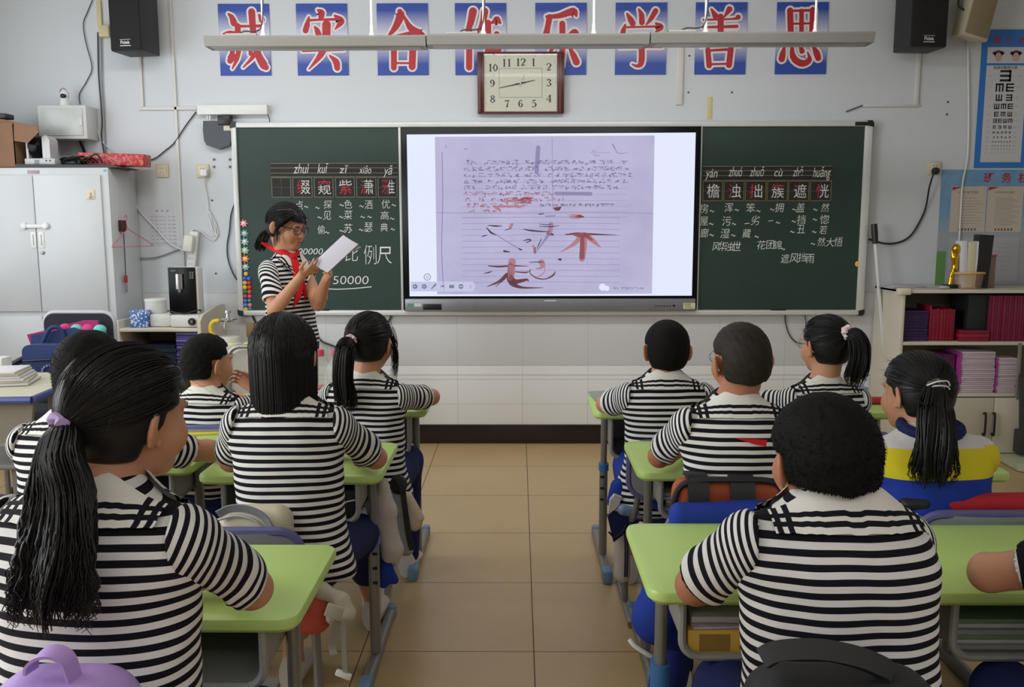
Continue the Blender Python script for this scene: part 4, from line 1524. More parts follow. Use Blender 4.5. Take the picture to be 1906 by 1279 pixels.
# ================================================================== POSTERS ON THE RIGHT
M_PBLUE = mat('poster_blue', (44, 116, 196), 0.5, vary=0.05, nscale=3)
M_PPAPER = mat('poster_paper', (198, 198, 202), 0.6, vary=0.03)
xl, xr = at(1835, 55, D)[0] - 0.02, 3.42
ztp, zbt = at(1850, 55, D)[2], at(1850, 313, D)[2]
b = MB()
b.smooth = False
b.box((xl, D - 0.004, zbt), (xr, D - 0.0005, ztp))
ey = one(b, 'eye_chart_poster', M_PBLUE, (3.1, D, zbt), 'blue eye care poster with black letter E test chart', 'poster')
zz = lambda y: at(1860, y, D)[2]
x0, x1 = at(1836, 120, D)[0], at(1912, 120, D)[0]
YE = D - 0.0046
b = MB()
b.smooth = False
b.box((x0, YE, zz(302)), (x1, D - 0.004, zz(122)))
b.box((x0, YE, zz(118)), (xr - 0.02, D - 0.004, zz(88)))
b.build('chart_paper', M_PPAPER, ey)
b = MB()
b.smooth = False
YE2 = YE - 0.0006


def letter_e(cx, cy, px, rot):
  c_ = at(cx, cy, YE2)
  s_ = px * 0.00357 / 2
  for lo, hi in (((-1, -1), (-0.6, 1)), ((-1, 0.6), (1, 1)), ((-1, -0.2), (1, 0.2)), ((-1, -1), (1, -0.6))):
    pts = []
    for u, v in ((lo[0], lo[1]), (hi[0], lo[1]), (hi[0], hi[1]), (lo[0], hi[1])):
      for _ in range(rot):
        u, v = -v, u
      pts.append((c_[0] + u * s_, YE2, c_[2] + v * s_))
    b.poly(pts)


S5 = 850 / 186
EY = [(694, 462, 92, [2], 0), (687, 562, 66, [3, 0], 88), (680, 648, 52, [1, 2], 86), (676, 722, 44, [1, 3, 0], 58), (672, 788, 38, [0, 3, 1], 57), (668, 845, 34, [2, 0, 1, 3], 44), (665, 898, 26, [0, 2, 3, 1], 44),
   (662, 944, 18, [0, 1, 2, 3, 0], 34), (660, 985, 14, [2, 0, 3, 1, 2], 34), (657, 1024, 11, [0, 1, 2, 3, 0, 1, 2], 24), (655, 1058, 9, [1, 0, 3, 2, 1, 0, 3], 25), (652, 1088, 7, [0, 3, 2, 1, 0, 2, 1], 25), (650, 1116, 5, [1, 2, 0, 1, 3, 2, 0], 25)]
for cx, cy, px, rots, gap in EY:
  for k, r_ in enumerate(rots):
    letter_e(1720 + (cx + (k - (len(rots) - 1) / 2) * gap) / S5, 40 + cy / S5, px / S5, r_)
b.build('test_letters', M_NUM, ey)
b = MB()
b.smooth = False
wall_text(b, '标准对数视力表', 1720 + 693 / S5, 40 + 392 / S5, 5, YE2, 0, 43, offset=0.01)
for s, x in (('眼', 627), ('保', 733), ('健', 835)):
  wall_text(b, s, 1720 + x / S5, 40 + 162 / S5, 12, D - 0.0046, 1, 14, offset=0.02)
for k, (cx, cy, px, rots, gap) in enumerate(EY):
  for s_ in (-1, 1):
    wall_text(b, '%.1f' % (4.0 + 0.1 * k), 1720 + (cx - 8 + s_ * (118 if k > 1 else 124)) / S5, 40 + cy / S5, 2.6, YE2, 2, 5)
# two small portrait pictures at the head of the chart
for k, x in enumerate((633, 782)):
  for (dx, dy, rx, ry, m) in ((0, 60, 26, 24, 3), (0, 22, 34, 30, 4), (-34, 14, 16, 14, 4), (34, 14, 16, 14, 4), (0, 34, 24, 22, 3)):
    c_ = at(1720 + (x + dx) / S5, 40 + (255 + dy) / S5, YE2 - 0.0004 * (m == 3 and dy == 34))
    yy = YE2 - 0.0002 - 0.0003 * (m == 4) - 0.0006 * (m == 3 and dy == 34)
    b.mi(m)
    b.poly([(c_[0] + rx / S5 * 0.00357 * math.cos(2 * PI * i / 18), yy, c_[2] + ry / S5 * 0.00357 * math.sin(2 * PI * i / 18)) for i in range(18)])
b.build('print', [M_NUM, mat('poster_red', (170, 40, 60), 0.5), mat('grey_print', (0, 0, 0)), mat('print_skin', (196, 160, 150), 0.6), mat('print_hair', (70, 54, 62), 0.6)], ey)


def banner_material():
  m = bpy.data.materials.new('class_board_print')
  m.use_nodes = True
  t = NT(m)
  x, y, z = t.pos()
  v = t.math('DIVIDE', t.math('SUBTRACT', z, 1.10), 0.72)
  n = t.noise(6, 5, 0.6)
  up = t.mix(t.math('MULTIPLY', n, 0.9), lin((60, 130, 190)), lin((150, 180, 200)))
  f = t.math('MINIMUM', t.math('MAXIMUM', t.math('MULTIPLY', t.math('SUBTRACT', v, 0.42), 5), 0.0), 1.0)
  c = t.mix(f, lin((164, 170, 176)), up)
  gx = t.math('LESS_THAN', x, at(1760, 480, D)[0])
  gz = t.math('LESS_THAN', v, 0.28)
  c = t.mix(t.math('MULTIPLY', t.math('MULTIPLY', gx, gz), 0.9), c, lin((96, 150, 70)))
  t.link(c, t.b.inputs['Base Color'])
  t.b.inputs['Roughness'].default_value = 0.4
  return m


xb0 = at(1752, 330, D)[0]
b = MB()
b.smooth = False
zb0, zb1 = at(1800, 530, D)[2], at(1800, 316, D)[2]
b.box((xb0, D - 0.004, zb0), (3.5, D - 0.0005, zb1))
bn = one(b, 'class_notice_board', banner_material(), (3.1, D, zb0), 'sky blue class notice poster with red title behind the white bookcase top', 'poster')
b = MB()
b.smooth = False
SB = 991 / 186
for s, x in (('班', 640), ('务', 818), ('栏', 985)):
  wall_text(b, s, 1720 + x / SB, 290 + 218 / SB, 19, D - 0.0048, 0, 18, offset=0.02)
b.build('title', mat('poster_red', (0, 0, 0)), bn)
YS_ = D - 0.006


def notice(x0, y0, x1, y1, k, label):
  a, c = at(x0, y0, YS_), at(x1, y1, YS_)
  b = MB()
  b.smooth = False
  b.box((a[0], YS_, c[2]), (c[0], D - 0.004, a[2]))
  o = one(b, 'notice_sheet', mat('notice_paper_%d' % (k < 2), (196, 186, 172) if k < 2 else (176, 178, 184), 0.6, vary=0.05, nscale=9), ((a[0] + c[0]) / 2, YS_, c[2]), label, 'paper sheet', 'notice sheets on the class poster')
  b = MB()
  b.smooth = False
  w, h = c[0] - a[0], a[2] - c[2]
  yy = YS_ - 0.0005
  if k < 2:
    b.mi(1)
    b.prism([(a[0] + 0.004, yy, a[2] - 0.004), (a[0] + w * 0.3, yy, a[2] - 0.004), (a[0] + 0.004, yy, a[2] - h * 0.09)], (0, 0.0004, 0))
    b.mi(0)
    wall_text(b, '小学生守则' if k == 0 else '小学生日常行为规范', (x0 + x1) / 2, y0 + 11, 5 if k == 0 else 3.6, yy, 0, (x1 - x0) * 0.62)
    b.mi(2)
    for r_ in range(10 if k == 0 else 16):
      z = a[2] - h * (0.26 + 0.62 * r_ / (10 if k == 0 else 16))
      b.box((a[0] + w * 0.22, yy, z), (a[0] + w * (0.72 + 0.09 * ((r_ * 7) % 3)), YS_, z + 0.003))
  else:
    b.mi(2)
    for r_ in range(7):
      z = a[2] - h * (0.14 + 0.1 * r_)
      b.box((a[0] + w * 0.2, yy, z), (a[0] + w * (0.6 + 0.08 * ((r_ * 5) % 3)), YS_, z + 0.0015))
  b.build('print', [mat('brown_print', (110, 84, 66), 0.6), mat('poster_red', (0, 0, 0)), mat('faint_print', (156, 148, 138), 0.7)], o)
  if k < 2:
    b = MB()
    b.smooth = False
    zz_ = c[2] + h * 0.02
    for q in range(6):
      xq = a[0] + w * (0.25 + 0.09 * q)
      b.box((xq, yy, zz_ + 0.004), (xq + w * 0.05, YS_, zz_ + 0.018))
    b.build('print_border', mat('brown_print', (0, 0, 0)), o)


notice(1772, 347, 1832, 432, 0, 'cream notice with red corner and rules, left one on the class poster')
notice(1840, 347, 1900, 432, 1, 'cream notice with red corner and dense text, right one on the class poster')
notice(1843, 442, 1892, 524, 2, 'plain grey sheet on the class poster below the right cream notice')
notice(1768, 442, 1835, 524, 3, 'plain grey sheet on the class poster behind the trophy')

# ================================================================== DESKS AND CHAIRS
DT = 0.72
M_DESK = mat('green_desk_top', (184, 214, 122), 0.38, vary=0.03, nscale=6)
M_DESKLEG = mat('grey_desk_tube', (128, 128, 124), 0.4, 0.35, vary=0.07)
M_TRAY = mat('grey_tray', (150, 150, 146), 0.45, 0.2, vary=0.05)
M_BLUEP = mat('blue_plastic_collar', (58, 116, 176), 0.4, vary=0.05)
M_CAPB = mat('pale_blue_foot_cap', (104, 138, 166), 0.5, vary=0.08)
M_CHAIRP = mat('grey_chair_plastic', (136, 138, 144), 0.5, vary=0.05)
M_CHAIRR = mat('violet_blue_rim', (92, 92, 140), 0.5, vary=0.06)
DW = 0.565


def slab(b, x0, x1, y0, y1, z0, z1, r=0.045, bev=0.008):
  """table top: rounded rectangle with a softened edge"""
  cx, cy = (x0 + x1) / 2, (y0 + y1) / 2
  rings = [(-bev, z0), (0, z0 + bev), (0, z1 - bev), (-bev * 0.35, z1 - bev * 0.25), (-bev, z1)]
  vs, fs = [], []
  n = None
  for ins, z in rings:
    o = rrect(x1 - x0 + 2 * ins, y1 - y0 + 2 * ins, max(0.004, r + ins), 7)
    n = len(o)
    vs += [(cx + u, cy + v, z) for u, v in o]
  for k in range(len(rings) - 1):
    for i in range(n):
      j = (i + 1) % n
      fs.append([k * n + i, k * n + j, (k + 1) * n + j, (k + 1) * n + i])
  fs.append(list(range(n))[::-1])
  fs.append([(len(rings) - 1) * n + i for i in range(n)])
  b.add(vs, fs)


def desk(x0, y0, y1, label, collar=0.0, w=DW, th=0.125):
  x1 = x0 + w
  t = thing('student_desk', ((x0 + x1) / 2, (y0 + y1) / 2, 0), label, 'desk', 'green student desks')
  b = MB()
  slab(b, x0, x1, y0, y1, DT - 0.03, DT, 0.04, 0.009)
  b.build('desk_top', M_DESK, t)
  yc = y0 + (y1 - y0) * 0.5
  for s, xx in ((0, x0 + 0.062), (1, x1 - 0.062)):
    b = MB()
    sec = rrect(0.034, 0.05, 0.016, 4)
    b.prism([(xx + u, yc + v, 0.05) for u, v in sec], (0, 0, 0.40))
    sec = rrect(0.026, 0.042, 0.012, 4)
    b.prism([(xx + u, yc + v, 0.40) for u, v in sec], (0, 0, DT - 0.03 - 0.40))
    sec = rrect(0.034, 0.046, 0.014, 4)
    b.prism([(xx + u, y0 - 0.02, 0.026 + v) for u, v in sec], (0, (y1 - y0) + 0.18, 0))
    leg = b.build('leg', M_DESKLEG, t)
    b = MB()
    b.box((xx - 0.021, y0 - 0.035, 0), (xx + 0.021, y0 + 0.045, 0.058), 0.012)
    b.build('foot_cap', M_CAPB, leg)
    b = MB()
    b.box((xx - 0.019, y1 + 0.12, 0), (xx + 0.019, y1 + 0.17, 0.054), 0.012)
    b.build('foot_cap', M_CAPB, leg)
    b = MB()
    h = 0.03 + (collar if s == (0 if x0 > 0 else 1) else 0)
    b.prism([(xx + u, yc + v, 0.455 - h) for u, v in rrect(0.042, 0.058, 0.018, 4)], (0, 0, h))
    b.build('height_collar', M_BLUEP, leg)
    b = MB()
    for k in range(3):
      b.cyl((xx + (0.0165 if s == 0 else -0.0165) * (-1), yc - 0.026, 0.30 + k * 0.05), (xx, yc - 0.024, 0.30 + k * 0.05), 0.005, seg=8)
    b.build('bolt', M_BLACK, leg)
  # book tray: rounded trough open towards the seat
  tw = w - 0.15
  xm = (x0 + x1) / 2
  prof = []
  for k in range(7):
    a = PI + PI / 2 * k / 6
    prof.append((-tw / 2 + 0.04 + 0.04 * math.cos(a), -th + 0.04 + 0.04 * math.sin(a)))
  for k in range(7):
    a = 1.5 * PI + PI / 2 * k / 6
    prof.append((tw / 2 - 0.04 + 0.04 * math.cos(a), -th + 0.04 + 0.04 * math.sin(a)))
  prof = [(-tw / 2, 0)] + prof + [(tw / 2, 0)]
  b = MB()
  ya, yb = y0 + 0.03, y1 - 0.03
  zt_ = DT - 0.03
  rows = []
  for (yy, dd) in ((yb, 0.0), (ya, 0.0)):
    rows.append([(xm + u, yy, zt_ + v) for u, v in prof])
  b.grid(rows)
  b.prism([(xm + u, yb, zt_ + v) for u, v in prof], (0, 0.004, 0))
  tr = b.build('book_tray', M_TRAY, t)
  b = MB()
  b.tube([(xm + u, ya, zt_ + v) for u, v in prof], 0.009, 8)
  b.build('tray_rim', M_TRAY, tr)
  b = MB()
  b.box((x0 + 0.062, yc + 0.01, DT - 0.075), (x1 - 0.062, yc + 0.03, DT - 0.032), 0.004)
  b.build('cross_rail', M_DESKLEG, t)
  return t


DESKS = {}
for key, x0, y0, y1, lab, col in (
    ('R1a', 0.307, 3.53, 3.93, 'green student desk nearest the board on the right of the aisle', 0.0),
    ('R1b', 0.985, 3.53, 3.93, 'green student desk in the front right row away from the aisle, beside the pole mop', 0.0),
    ('R2a', 0.37, 2.65, 3.06, 'green student desk of the cropped child with glasses, second row right of the aisle', 0.0),
    ('R2b', 0.955, 2.64, 3.05, 'green student desk of the child in the yellow banded jacket', 0.0),
    ('R3a', 0.272, 1.75, 2.19, 'large near green desk of the thick haired near child right of the aisle', 0.10),
    ('R3b', 0.845, 1.75, 2.18, 'near green desk at the right edge with a bare forearm on it', 0.0),
    ('L1a', -0.945, 3.56, 3.93, 'green student desk nearest the board on the left of the aisle', 0.0),
    ('L1b', -1.53, 3.56, 3.95, 'green student desk of the child turning his ear, front left row', 0.0),
    ('L2a', -0.985, 2.61, 3.04, 'green student desk of the bob haired child, second row left of the aisle', 0.0),
    ('L2b', -1.60, 2.71, 3.17, 'green student desk with yellow edged booklet, left of the bob haired child', 0.0),
    ('L3a', -0.995, 1.62, 2.035, 'near green desk of the child with the long ponytail left of the aisle', 0.0)):
  DESKS[key] = desk(x0, y0, y1, lab, col, th=0.165 if '1' in key else 0.125)


def chair(x, y, label, top=0.735, rim=M_CHAIRR):
  """x: centre, y: front plane of the back rest"""
  t = thing('student_chair', (x, y + 0.2, 0), label, 'chair', 'student chairs')
  b = MB()
  slab(b, x - 0.19, x + 0.19, y + 0.03, y + 0.39, 0.405, 0.425, 0.05, 0.008)
  b.build('seat', M_CHAIRP, t)
  w, h = 0.37, 0.20
  n = 12
  G = []
  o = rrect(w, h, 0.06, 6)
  zc = top - h / 2
  curve = lambda u: -0.03 * (1 - (2 * u / w) ** 2)
  b = MB()
  f = [(x + u, y + curve(u) - 0.008, zc + v) for u, v in o]
  k = [(x + u, y + curve(u) + 0.008, zc + v) for u, v in o]
  m = len(o)
  # strips between mirrored outline points keep the curve of the back
  half = m // 2
  cols = []
  us = np.linspace(-w / 2 + 1e-4, w / 2 - 1e-4, 15)
  for u in us:
    a = abs(u) - (w / 2 - 0.06)
    hh = h / 2 if a <= 0 else h / 2 - 0.06 + math.sqrt(max(0, 0.06 ** 2 - a * a))
    cols.append((u, hh))
  for off, fl in ((-0.009, 1), (0.009, -1)):
    b.grid([[(x + u, y + curve(u) + off, zc - hh) for u, hh in cols][::fl], [(x + u, y + curve(u) + off, zc + hh) for u, hh in cols][::fl]])
  back = b.build('backrest', M_CHAIRP, t)
  b = MB()
  b.tube([(x + u, y + curve(u), zc + v) for u, v in o], 0.013, 8, closed=True)
  b.build('rim', rim, back)
  for s in (-1, 1):
    b = MB()
    b.tube(spline([(x + s * 0.15, y + 0.012, top - 0.08), (x + s * 0.15, y + 0.02, 0.5), (x + s * 0.165, y + 0.05, 0.40), (x + s * 0.165, y + 0.2, 0.39)], 16), 0.011, 8)
    b.build('back_post', M_DESKLEG, t)
    b = MB()
    b.tube(spline([(x + s * 0.165, y + 0.2, 0.39), (x + s * 0.17, y + 0.2, 0.2), (x + s * 0.17, y + 0.19, 0.03)], 10), 0.013, 8)
    b.tube([(x + s * 0.17, y + 0.0, 0.014), (x + s * 0.17, y + 0.4, 0.014)], 0.013, 8)
    b.build('leg', M_DESKLEG, t)
  return t


chair(0.585, 3.10, 'grey student chair under the child in the front row right of the aisle', 0.705)
chair(1.16, 3.10, 'grey student chair under the front row child with the white hair tie')
chair(0.575, 2.235, 'grey student chair hung with the blue jacket and orange backpack')
chair(1.225, 2.225, 'grey student chair with a red jacket over its violet rimmed back', 0.735)
chair(0.55, 1.25, 'grey student chair under the thick haired near child nearest the camera on the right')
chair(-0.70, 3.08, 'grey student chair under the front row child left of the aisle', 0.70)
chair(-1.20, 3.205, 'grey student chair under the child turning his ear')
chair(-0.738, 2.16, 'grey student chair under the bob haired child with a cream bag on its back', 0.71)
chair(-1.25, 2.22, 'grey student chair under the child behind the long ponytail')
chair(-0.64, 1.14, 'grey student chair under the child with the long ponytail')

# ================================================================== PEOPLE: a small field modeller
class SDF:
  """signed distances on a grid; round shapes blend, the zero level becomes one closed surface"""
  def __init__(s, lo, hi, h):
    s.lo = np.array(lo, float)
    s.h = h
    s.n = np.ceil((np.array(hi, float) - s.lo) / h).astype(int) + 1
    s.d = np.full(s.n, 0.25, np.float32)

  def sub(s, lo, hi):
    i0 = np.clip(np.floor((np.array(lo) - s.lo) / s.h).astype(int), 0, s.n - 1)
    i1 = np.clip(np.ceil((np.array(hi) - s.lo) / s.h).astype(int) + 1, 1, s.n)
    sl = tuple(slice(a, max(a + 1, b)) for a, b in zip(i0, i1))
    ax = [(s.lo[k] + s.h * np.arange(sl[k].start, sl[k].stop)).astype(np.float32) for k in range(3)]
    return sl, ax[0][:, None, None], ax[1][None, :, None], ax[2][None, None, :]

  def merge(s, sl, d, k, op):
    a = s.d[sl]
    if op == 'u':
      if k > 0:
        g = np.maximum(k - np.abs(a - d), 0) / k
        s.d[sl] = np.minimum(a, d) - g * g * k * 0.25
      else:
        s.d[sl] = np.minimum(a, d)
    else:                                # cut away
      d = -d
      if k > 0:
        g = np.maximum(k - np.abs(a - d), 0) / k
        s.d[sl] = np.maximum(a, d) + g * g * k * 0.25
      else:
        s.d[sl] = np.maximum(a, d)

  def cone(s, a, b, ra, rb, k=0.012, op='u'):
    a, b = np.array(a, float), np.array(b, float)
    m = max(ra, rb) + k + 3 * s.h
    sl, X, Y, Z = s.sub(np.minimum(a, b) - m, np.maximum(a, b) + m)
    ab = b - a
    L = ab @ ab + 1e-12
    t = np.clip(((X - a[0]) * ab[0] + (Y - a[1]) * ab[1] + (Z - a[2]) * ab[2]) / L, 0, 1)
    d = np.sqrt((X - a[0] - t * ab[0]) ** 2 + (Y - a[1] - t * ab[1]) ** 2 + (Z - a[2] - t * ab[2]) ** 2) - (ra + (rb - ra) * t)
    s.merge(sl, d, k, op)

  def chain(s, P, r, k=0.012):
    for i in range(len(P) - 1):
      s.cone(P[i], P[i + 1], r[i], r[i + 1], k)

  def ell(s, c, r, R=None, k=0.012, op='u'):
    c, r = np.array(c, float), np.array(r, float)
    R = np.eye(3) if R is None else R
    m = r.max() + k + 3 * s.h
    sl, X, Y, Z = s.sub(c - m, c + m)
    x, y, z = X - c[0], Y - c[1], Z - c[2]
    u = [(R[0, i] * x + R[1, i] * y + R[2, i] * z) / r[i] for i in range(3)]
    k0 = np.sqrt(u[0] ** 2 + u[1] ** 2 + u[2] ** 2) + 1e-9
    k1 = np.sqrt((u[0] / r[0]) ** 2 + (u[1] / r[1]) ** 2 + (u[2] / r[2]) ** 2) + 1e-9
    s.merge(sl, (k0 * (k0 - 1) / k1).astype(np.float32), k, op)

  def func(s, c, m, f, R=None, k=0.0, op='u'):
    """f(x, y, z) in the frame R about c"""
    c = np.array(c, float)
    R = np.eye(3) if R is None else R
    sl, X, Y, Z = s.sub(c - m, c + m)
    x, y, z = X - c[0], Y - c[1], Z - c[2]
    s.merge(sl, f(*[R[0, i] * x + R[1, i] * y + R[2, i] * z for i in range(3)]).astype(np.float32), k, op)

  def loft(s, N, R, secs, k=0.02, e=2.3):
    """secs: (height, forward offset, half width, half depth) along the frame's z"""
    S = np.array(secs, float)
    S = S[np.argsort(S[:, 0])]
    z0, z1 = S[0, 0], S[-1, 0]

    def f(x, y, z):
      zc = np.clip(z, z0, z1)
      yc, w, d = (np.interp(zc, S[:, 0], S[:, i]) for i in (1, 2, 3))
      q = (np.abs(x / w) ** e + np.abs((y - yc) / d) ** e) ** (1 / e)
      dd = (q - 1) * np.minimum(w, d)
      dz = np.abs(z - (z0 + z1) / 2) - (z1 - z0) / 2
      g = np.maximum(0.02 - np.abs(dd - dz), 0) / 0.02
      return np.maximum(dd, dz) + g * g * 0.005
    s.func(N, max(abs(z0), abs(z1)) + 0.25, f, R, k)

  def sample(s, P):
    q = (P - s.lo) / s.h
    i = np.clip(np.floor(q).astype(int), 0, s.n - 2)
    f = q - i
    out = 0
    for a in (0, 1):
      for b in (0, 1):
        for c in (0, 1):
          w = (f[..., 0] if a else 1 - f[..., 0]) * (f[..., 1] if b else 1 - f[..., 1]) * (f[..., 2] if c else 1 - f[..., 2])
          out = out + w * s.d[i[..., 0] + a, i[..., 1] + b, i[..., 2] + c]
    return out

  def surface(s, relax=1):
    d = s.d
    neg = d < 0
    nx, ny, nz = d.shape
    cnt = np.zeros((nx - 1, ny - 1, nz - 1), np.int8)
    for a in (0, 1):
      for b in (0, 1):
        for c in (0, 1):
          cnt += neg[a:nx - 1 + a, b:ny - 1 + b, c:nz - 1 + c]
    act = (cnt > 0) & (cnt < 8)
    I = np.argwhere(act)
    idx = np.full(act.shape, -1, np.int64)
    idx[tuple(I.T)] = np.arange(len(I))
    acc = np.zeros((len(I), 3))
    num = np.zeros(len(I))
    cor = [(a, b, c) for a in (0, 1) for b in (0, 1) for c in (0, 1)]
    val = {q: d[I[:, 0] + q[0], I[:, 1] + q[1], I[:, 2] + q[2]] for q in cor}
    for p in cor:
      for ax in range(3):
        if p[ax] == 0:
          q = list(p)
          q[ax] = 1
          q = tuple(q)
          va, vb = val[p], val[q]
          m = (va < 0) != (vb < 0)
          t = np.where(m, va / np.where(m, va - vb, 1), 0)
          pt = np.array(p, float)[None] + np.eye(3)[ax][None] * t[:, None]
          acc += pt * m[:, None]
          num += m
    V = s.lo + s.h * (I + acc / num[:, None])
    Q = []
    for ax in range(3):
      o = [1, 2] if ax == 0 else ([2, 0] if ax == 1 else [0, 1])
      sa = [slice(None)] * 3
      sb = [slice(None)] * 3
      sa[ax], sb[ax] = slice(0, -1), slice(1, None)
      ch = neg[tuple(sa)] != neg[tuple(sb)]
      E = np.argwhere(ch)
      E = E[(E[:, o[0]] > 0) & (E[:, o[1]] > 0) & (E[:, o[0]] < d.shape[o[0]] - 1) & (E[:, o[1]] < d.shape[o[1]] - 1)]
      if not len(E):
        continue
      ins = neg[tuple(E.T)]
      ring = []
      for du, dv in ((-1, -1), (0, -1), (0, 0), (-1, 0)):
        T = E.copy()
        T[:, o[0]] += du
        T[:, o[1]] += dv
        ring.append(idx[tuple(T.T)])
      r_ = np.stack(ring, 1)
      r_[~ins] = r_[~ins][:, ::-1]
      Q.append(r_)
    F = np.concatenate(Q)
    F = F[(F >= 0).all(1)]
    for _ in range(relax):
      V = V + 0.5 * (lap(V, F) - V)
    return V, F


def lap(V, F):
  n = len(V)
  a = np.concatenate([F[:, i] for i in range(4)])
  b = np.concatenate([F[:, (i + 1) % 4] for i in range(4)])
  i, j = np.concatenate([a, b]), np.concatenate([b, a])
  c = np.bincount(i, minlength=n)[:, None] + 1e-9
  return np.stack([np.bincount(i, weights=V[j, k], minlength=n) for k in range(3)], 1) / c


def normals(V, F):
  n = np.cross(V[F[:, 2]] - V[F[:, 0]], V[F[:, 3]] - V[F[:, 1]])
  N = np.stack([sum(np.bincount(F[:, i], weights=n[:, k], minlength=len(V)) for i in range(4)) for k in range(3)], 1)
  return N / (np.linalg.norm(N, axis=1)[:, None] + 1e-12)


def qmesh(name, V, F, mats, parent, attrs=None, mi=None, smooth=True):
  """fast quad mesh object under parent (world coordinates in)"""
  off = np.array(parent['_w'])
  me = bpy.data.meshes.new(name)
  n, m = len(V), len(F)
  w = F.shape[1]
  me.vertices.add(n)
  me.vertices.foreach_set('co', (np.asarray(V) - off).astype(np.float32).ravel())
  me.loops.add(m * w)
  me.loops.foreach_set('vertex_index', F.astype(np.int32).ravel())
  me.polygons.add(m)
  me.polygons.foreach_set('loop_start', np.arange(0, m * w, w, dtype=np.int32))
  me.polygons.foreach_set('loop_total', np.full(m, w, np.int32))
  for q in (mats if isinstance(mats, (list, tuple)) else [mats]):
    me.materials.append(q)
  if mi is not None:
    me.polygons.foreach_set('material_index', np.asarray(mi, np.int32))
  me.polygons.foreach_set('use_smooth', np.full(m, smooth))
  if attrs:
    for k, a in attrs.items():
      me.attributes.new(k, 'FLOAT', 'POINT').data.foreach_set('value', np.asarray(a, np.float32))
  me.update(calc_edges=True)
  me.validate()
  o = bpy.data.objects.new(name, me)
  COL.objects.link(o)
  o.parent = parent
  o['_w'] = [float(x) for x in off]
  return o


def strands(P, r, sides=3):
  """P: strands x points x 3, r: radius per point -> verts, quads"""
  S, K, _ = P.shape
  T = np.gradient(P, axis=1)
  T /= np.linalg.norm(T, axis=2, keepdims=True) + 1e-9
  ref = np.array([0.31, 0.52, 0.79])
  A = np.cross(T, ref)
  A /= np.linalg.norm(A, axis=2, keepdims=True) + 1e-9
  B = np.cross(T, A)
  r = np.broadcast_to(np.asarray(r, float), (S, K))
  V = np.stack([P + r[..., None] * (A * math.cos(2 * PI * k / sides) + B * math.sin(2 * PI * k / sides)) for k in range(sides)], 2)
  idx = np.arange(S * K * sides).reshape(S, K, sides)
  Q = []
  for k in range(sides):
    q = (k + 1) % sides
    Q.append(np.stack([idx[:, :-1, k], idx[:, :-1, q], idx[:, 1:, q], idx[:, 1:, k]], -1).reshape(-1, 4))
  return V.reshape(-1, 3), np.concatenate(Q)


def join(parts):
  Vs, Fs, o = [], [], 0
  for V, F in parts:
    Vs.append(V)
    Fs.append(F + o)
    o += len(V)
  return np.concatenate(Vs), np.concatenate(Fs)


def wob(V, f, seed):
  """smooth wandering field for cloth folds"""
  r = np.random.default_rng(seed)
  out = 0
  for k in range(6):
    d = r.normal(size=3)
    d[2] *= 0.8
    out = out + np.sin(V @ d * f * (0.6 + 0.35 * k) + r.uniform(0, 6)) / (1 + 0.5 * k)
  return out / 2.2


# ------------------------------------------------------------------ materials of people
def skin(name, rgb):
  if name in _M:
    return _M[name]
  m = mat(name, rgb, 0.5, vary=0.05, nscale=18, bump=0.05, spec=0.35)
  bb = m.node_tree.nodes['Principled BSDF']
  bb.inputs['Subsurface Weight'].default_value = 0.12
  bb.inputs['Subsurface Radius'].default_value = (0.012, 0.005, 0.003)
  return m


SKIN = skin('warm_skin', (196, 141, 111))
SKIN2 = skin('tan_skin', (176, 118, 90))


def hair_mat(name, rgb, rough=0.42, spec=0.3):
  if name in _M:
    return _M[name]
  m = bpy.data.materials.new(name)
  m.use_nodes = True
  t = NT(m)
  c = lin(rgb)
  t.link(t.mix(t.noise(60, 3), tuple(v * 0.6 for v in c), tuple(v * 1.5 for v in c)), t.b.inputs['Base Color'])
  t.b.inputs['Roughness'].default_value = rough
  t.b.inputs['Specular IOR Level'].default_value = spec
  _M[name] = m
  return m


HAIR = hair_mat('black_hair', (22, 20, 21))
HAIRB = hair_mat('short_black_hair', (17, 16, 16), 0.75, 0.14)
HAIRC = hair_mat('cropped_dark_brown_hair', (42, 36, 32), 0.65, 0.2)


def stripe_material(name, white, dark, period, duty, phase=0.0):
  m = bpy.data.materials.new(name)
  m.use_nodes = True
  t = NT(m)
  a = t.attr('stripe').outputs['Fac']
  f = t.math('FRACT', t.math('ADD', t.math('DIVIDE', a, period), 200.0 + phase))
  k = t.math('LESS_THAN', f, duty)
  n = t.noise(700, 2)
  w = t.mix(n, tuple(v * 0.93 for v in lin(white)), lin(white))
  d = t.mix(n, tuple(v * 0.7 for v in lin(dark)), lin(dark))
  t.link(t.mix(k, w, d), t.b.inputs['Base Color'])
  t.b.inputs['Roughness'].default_value = 0.85
  t.b.inputs['Specular IOR Level'].default_value = 0.2
  t.bump(t.math('ADD', t.noise(26, 3), t.math('MULTIPLY', t.noise(900, 1), 0.1)), 0.35, 0.006)
  return m


M_STRIPE = stripe_material('navy_and_white_striped_jersey', (224, 223, 222), (19, 19, 28), 0.0213, 0.5)


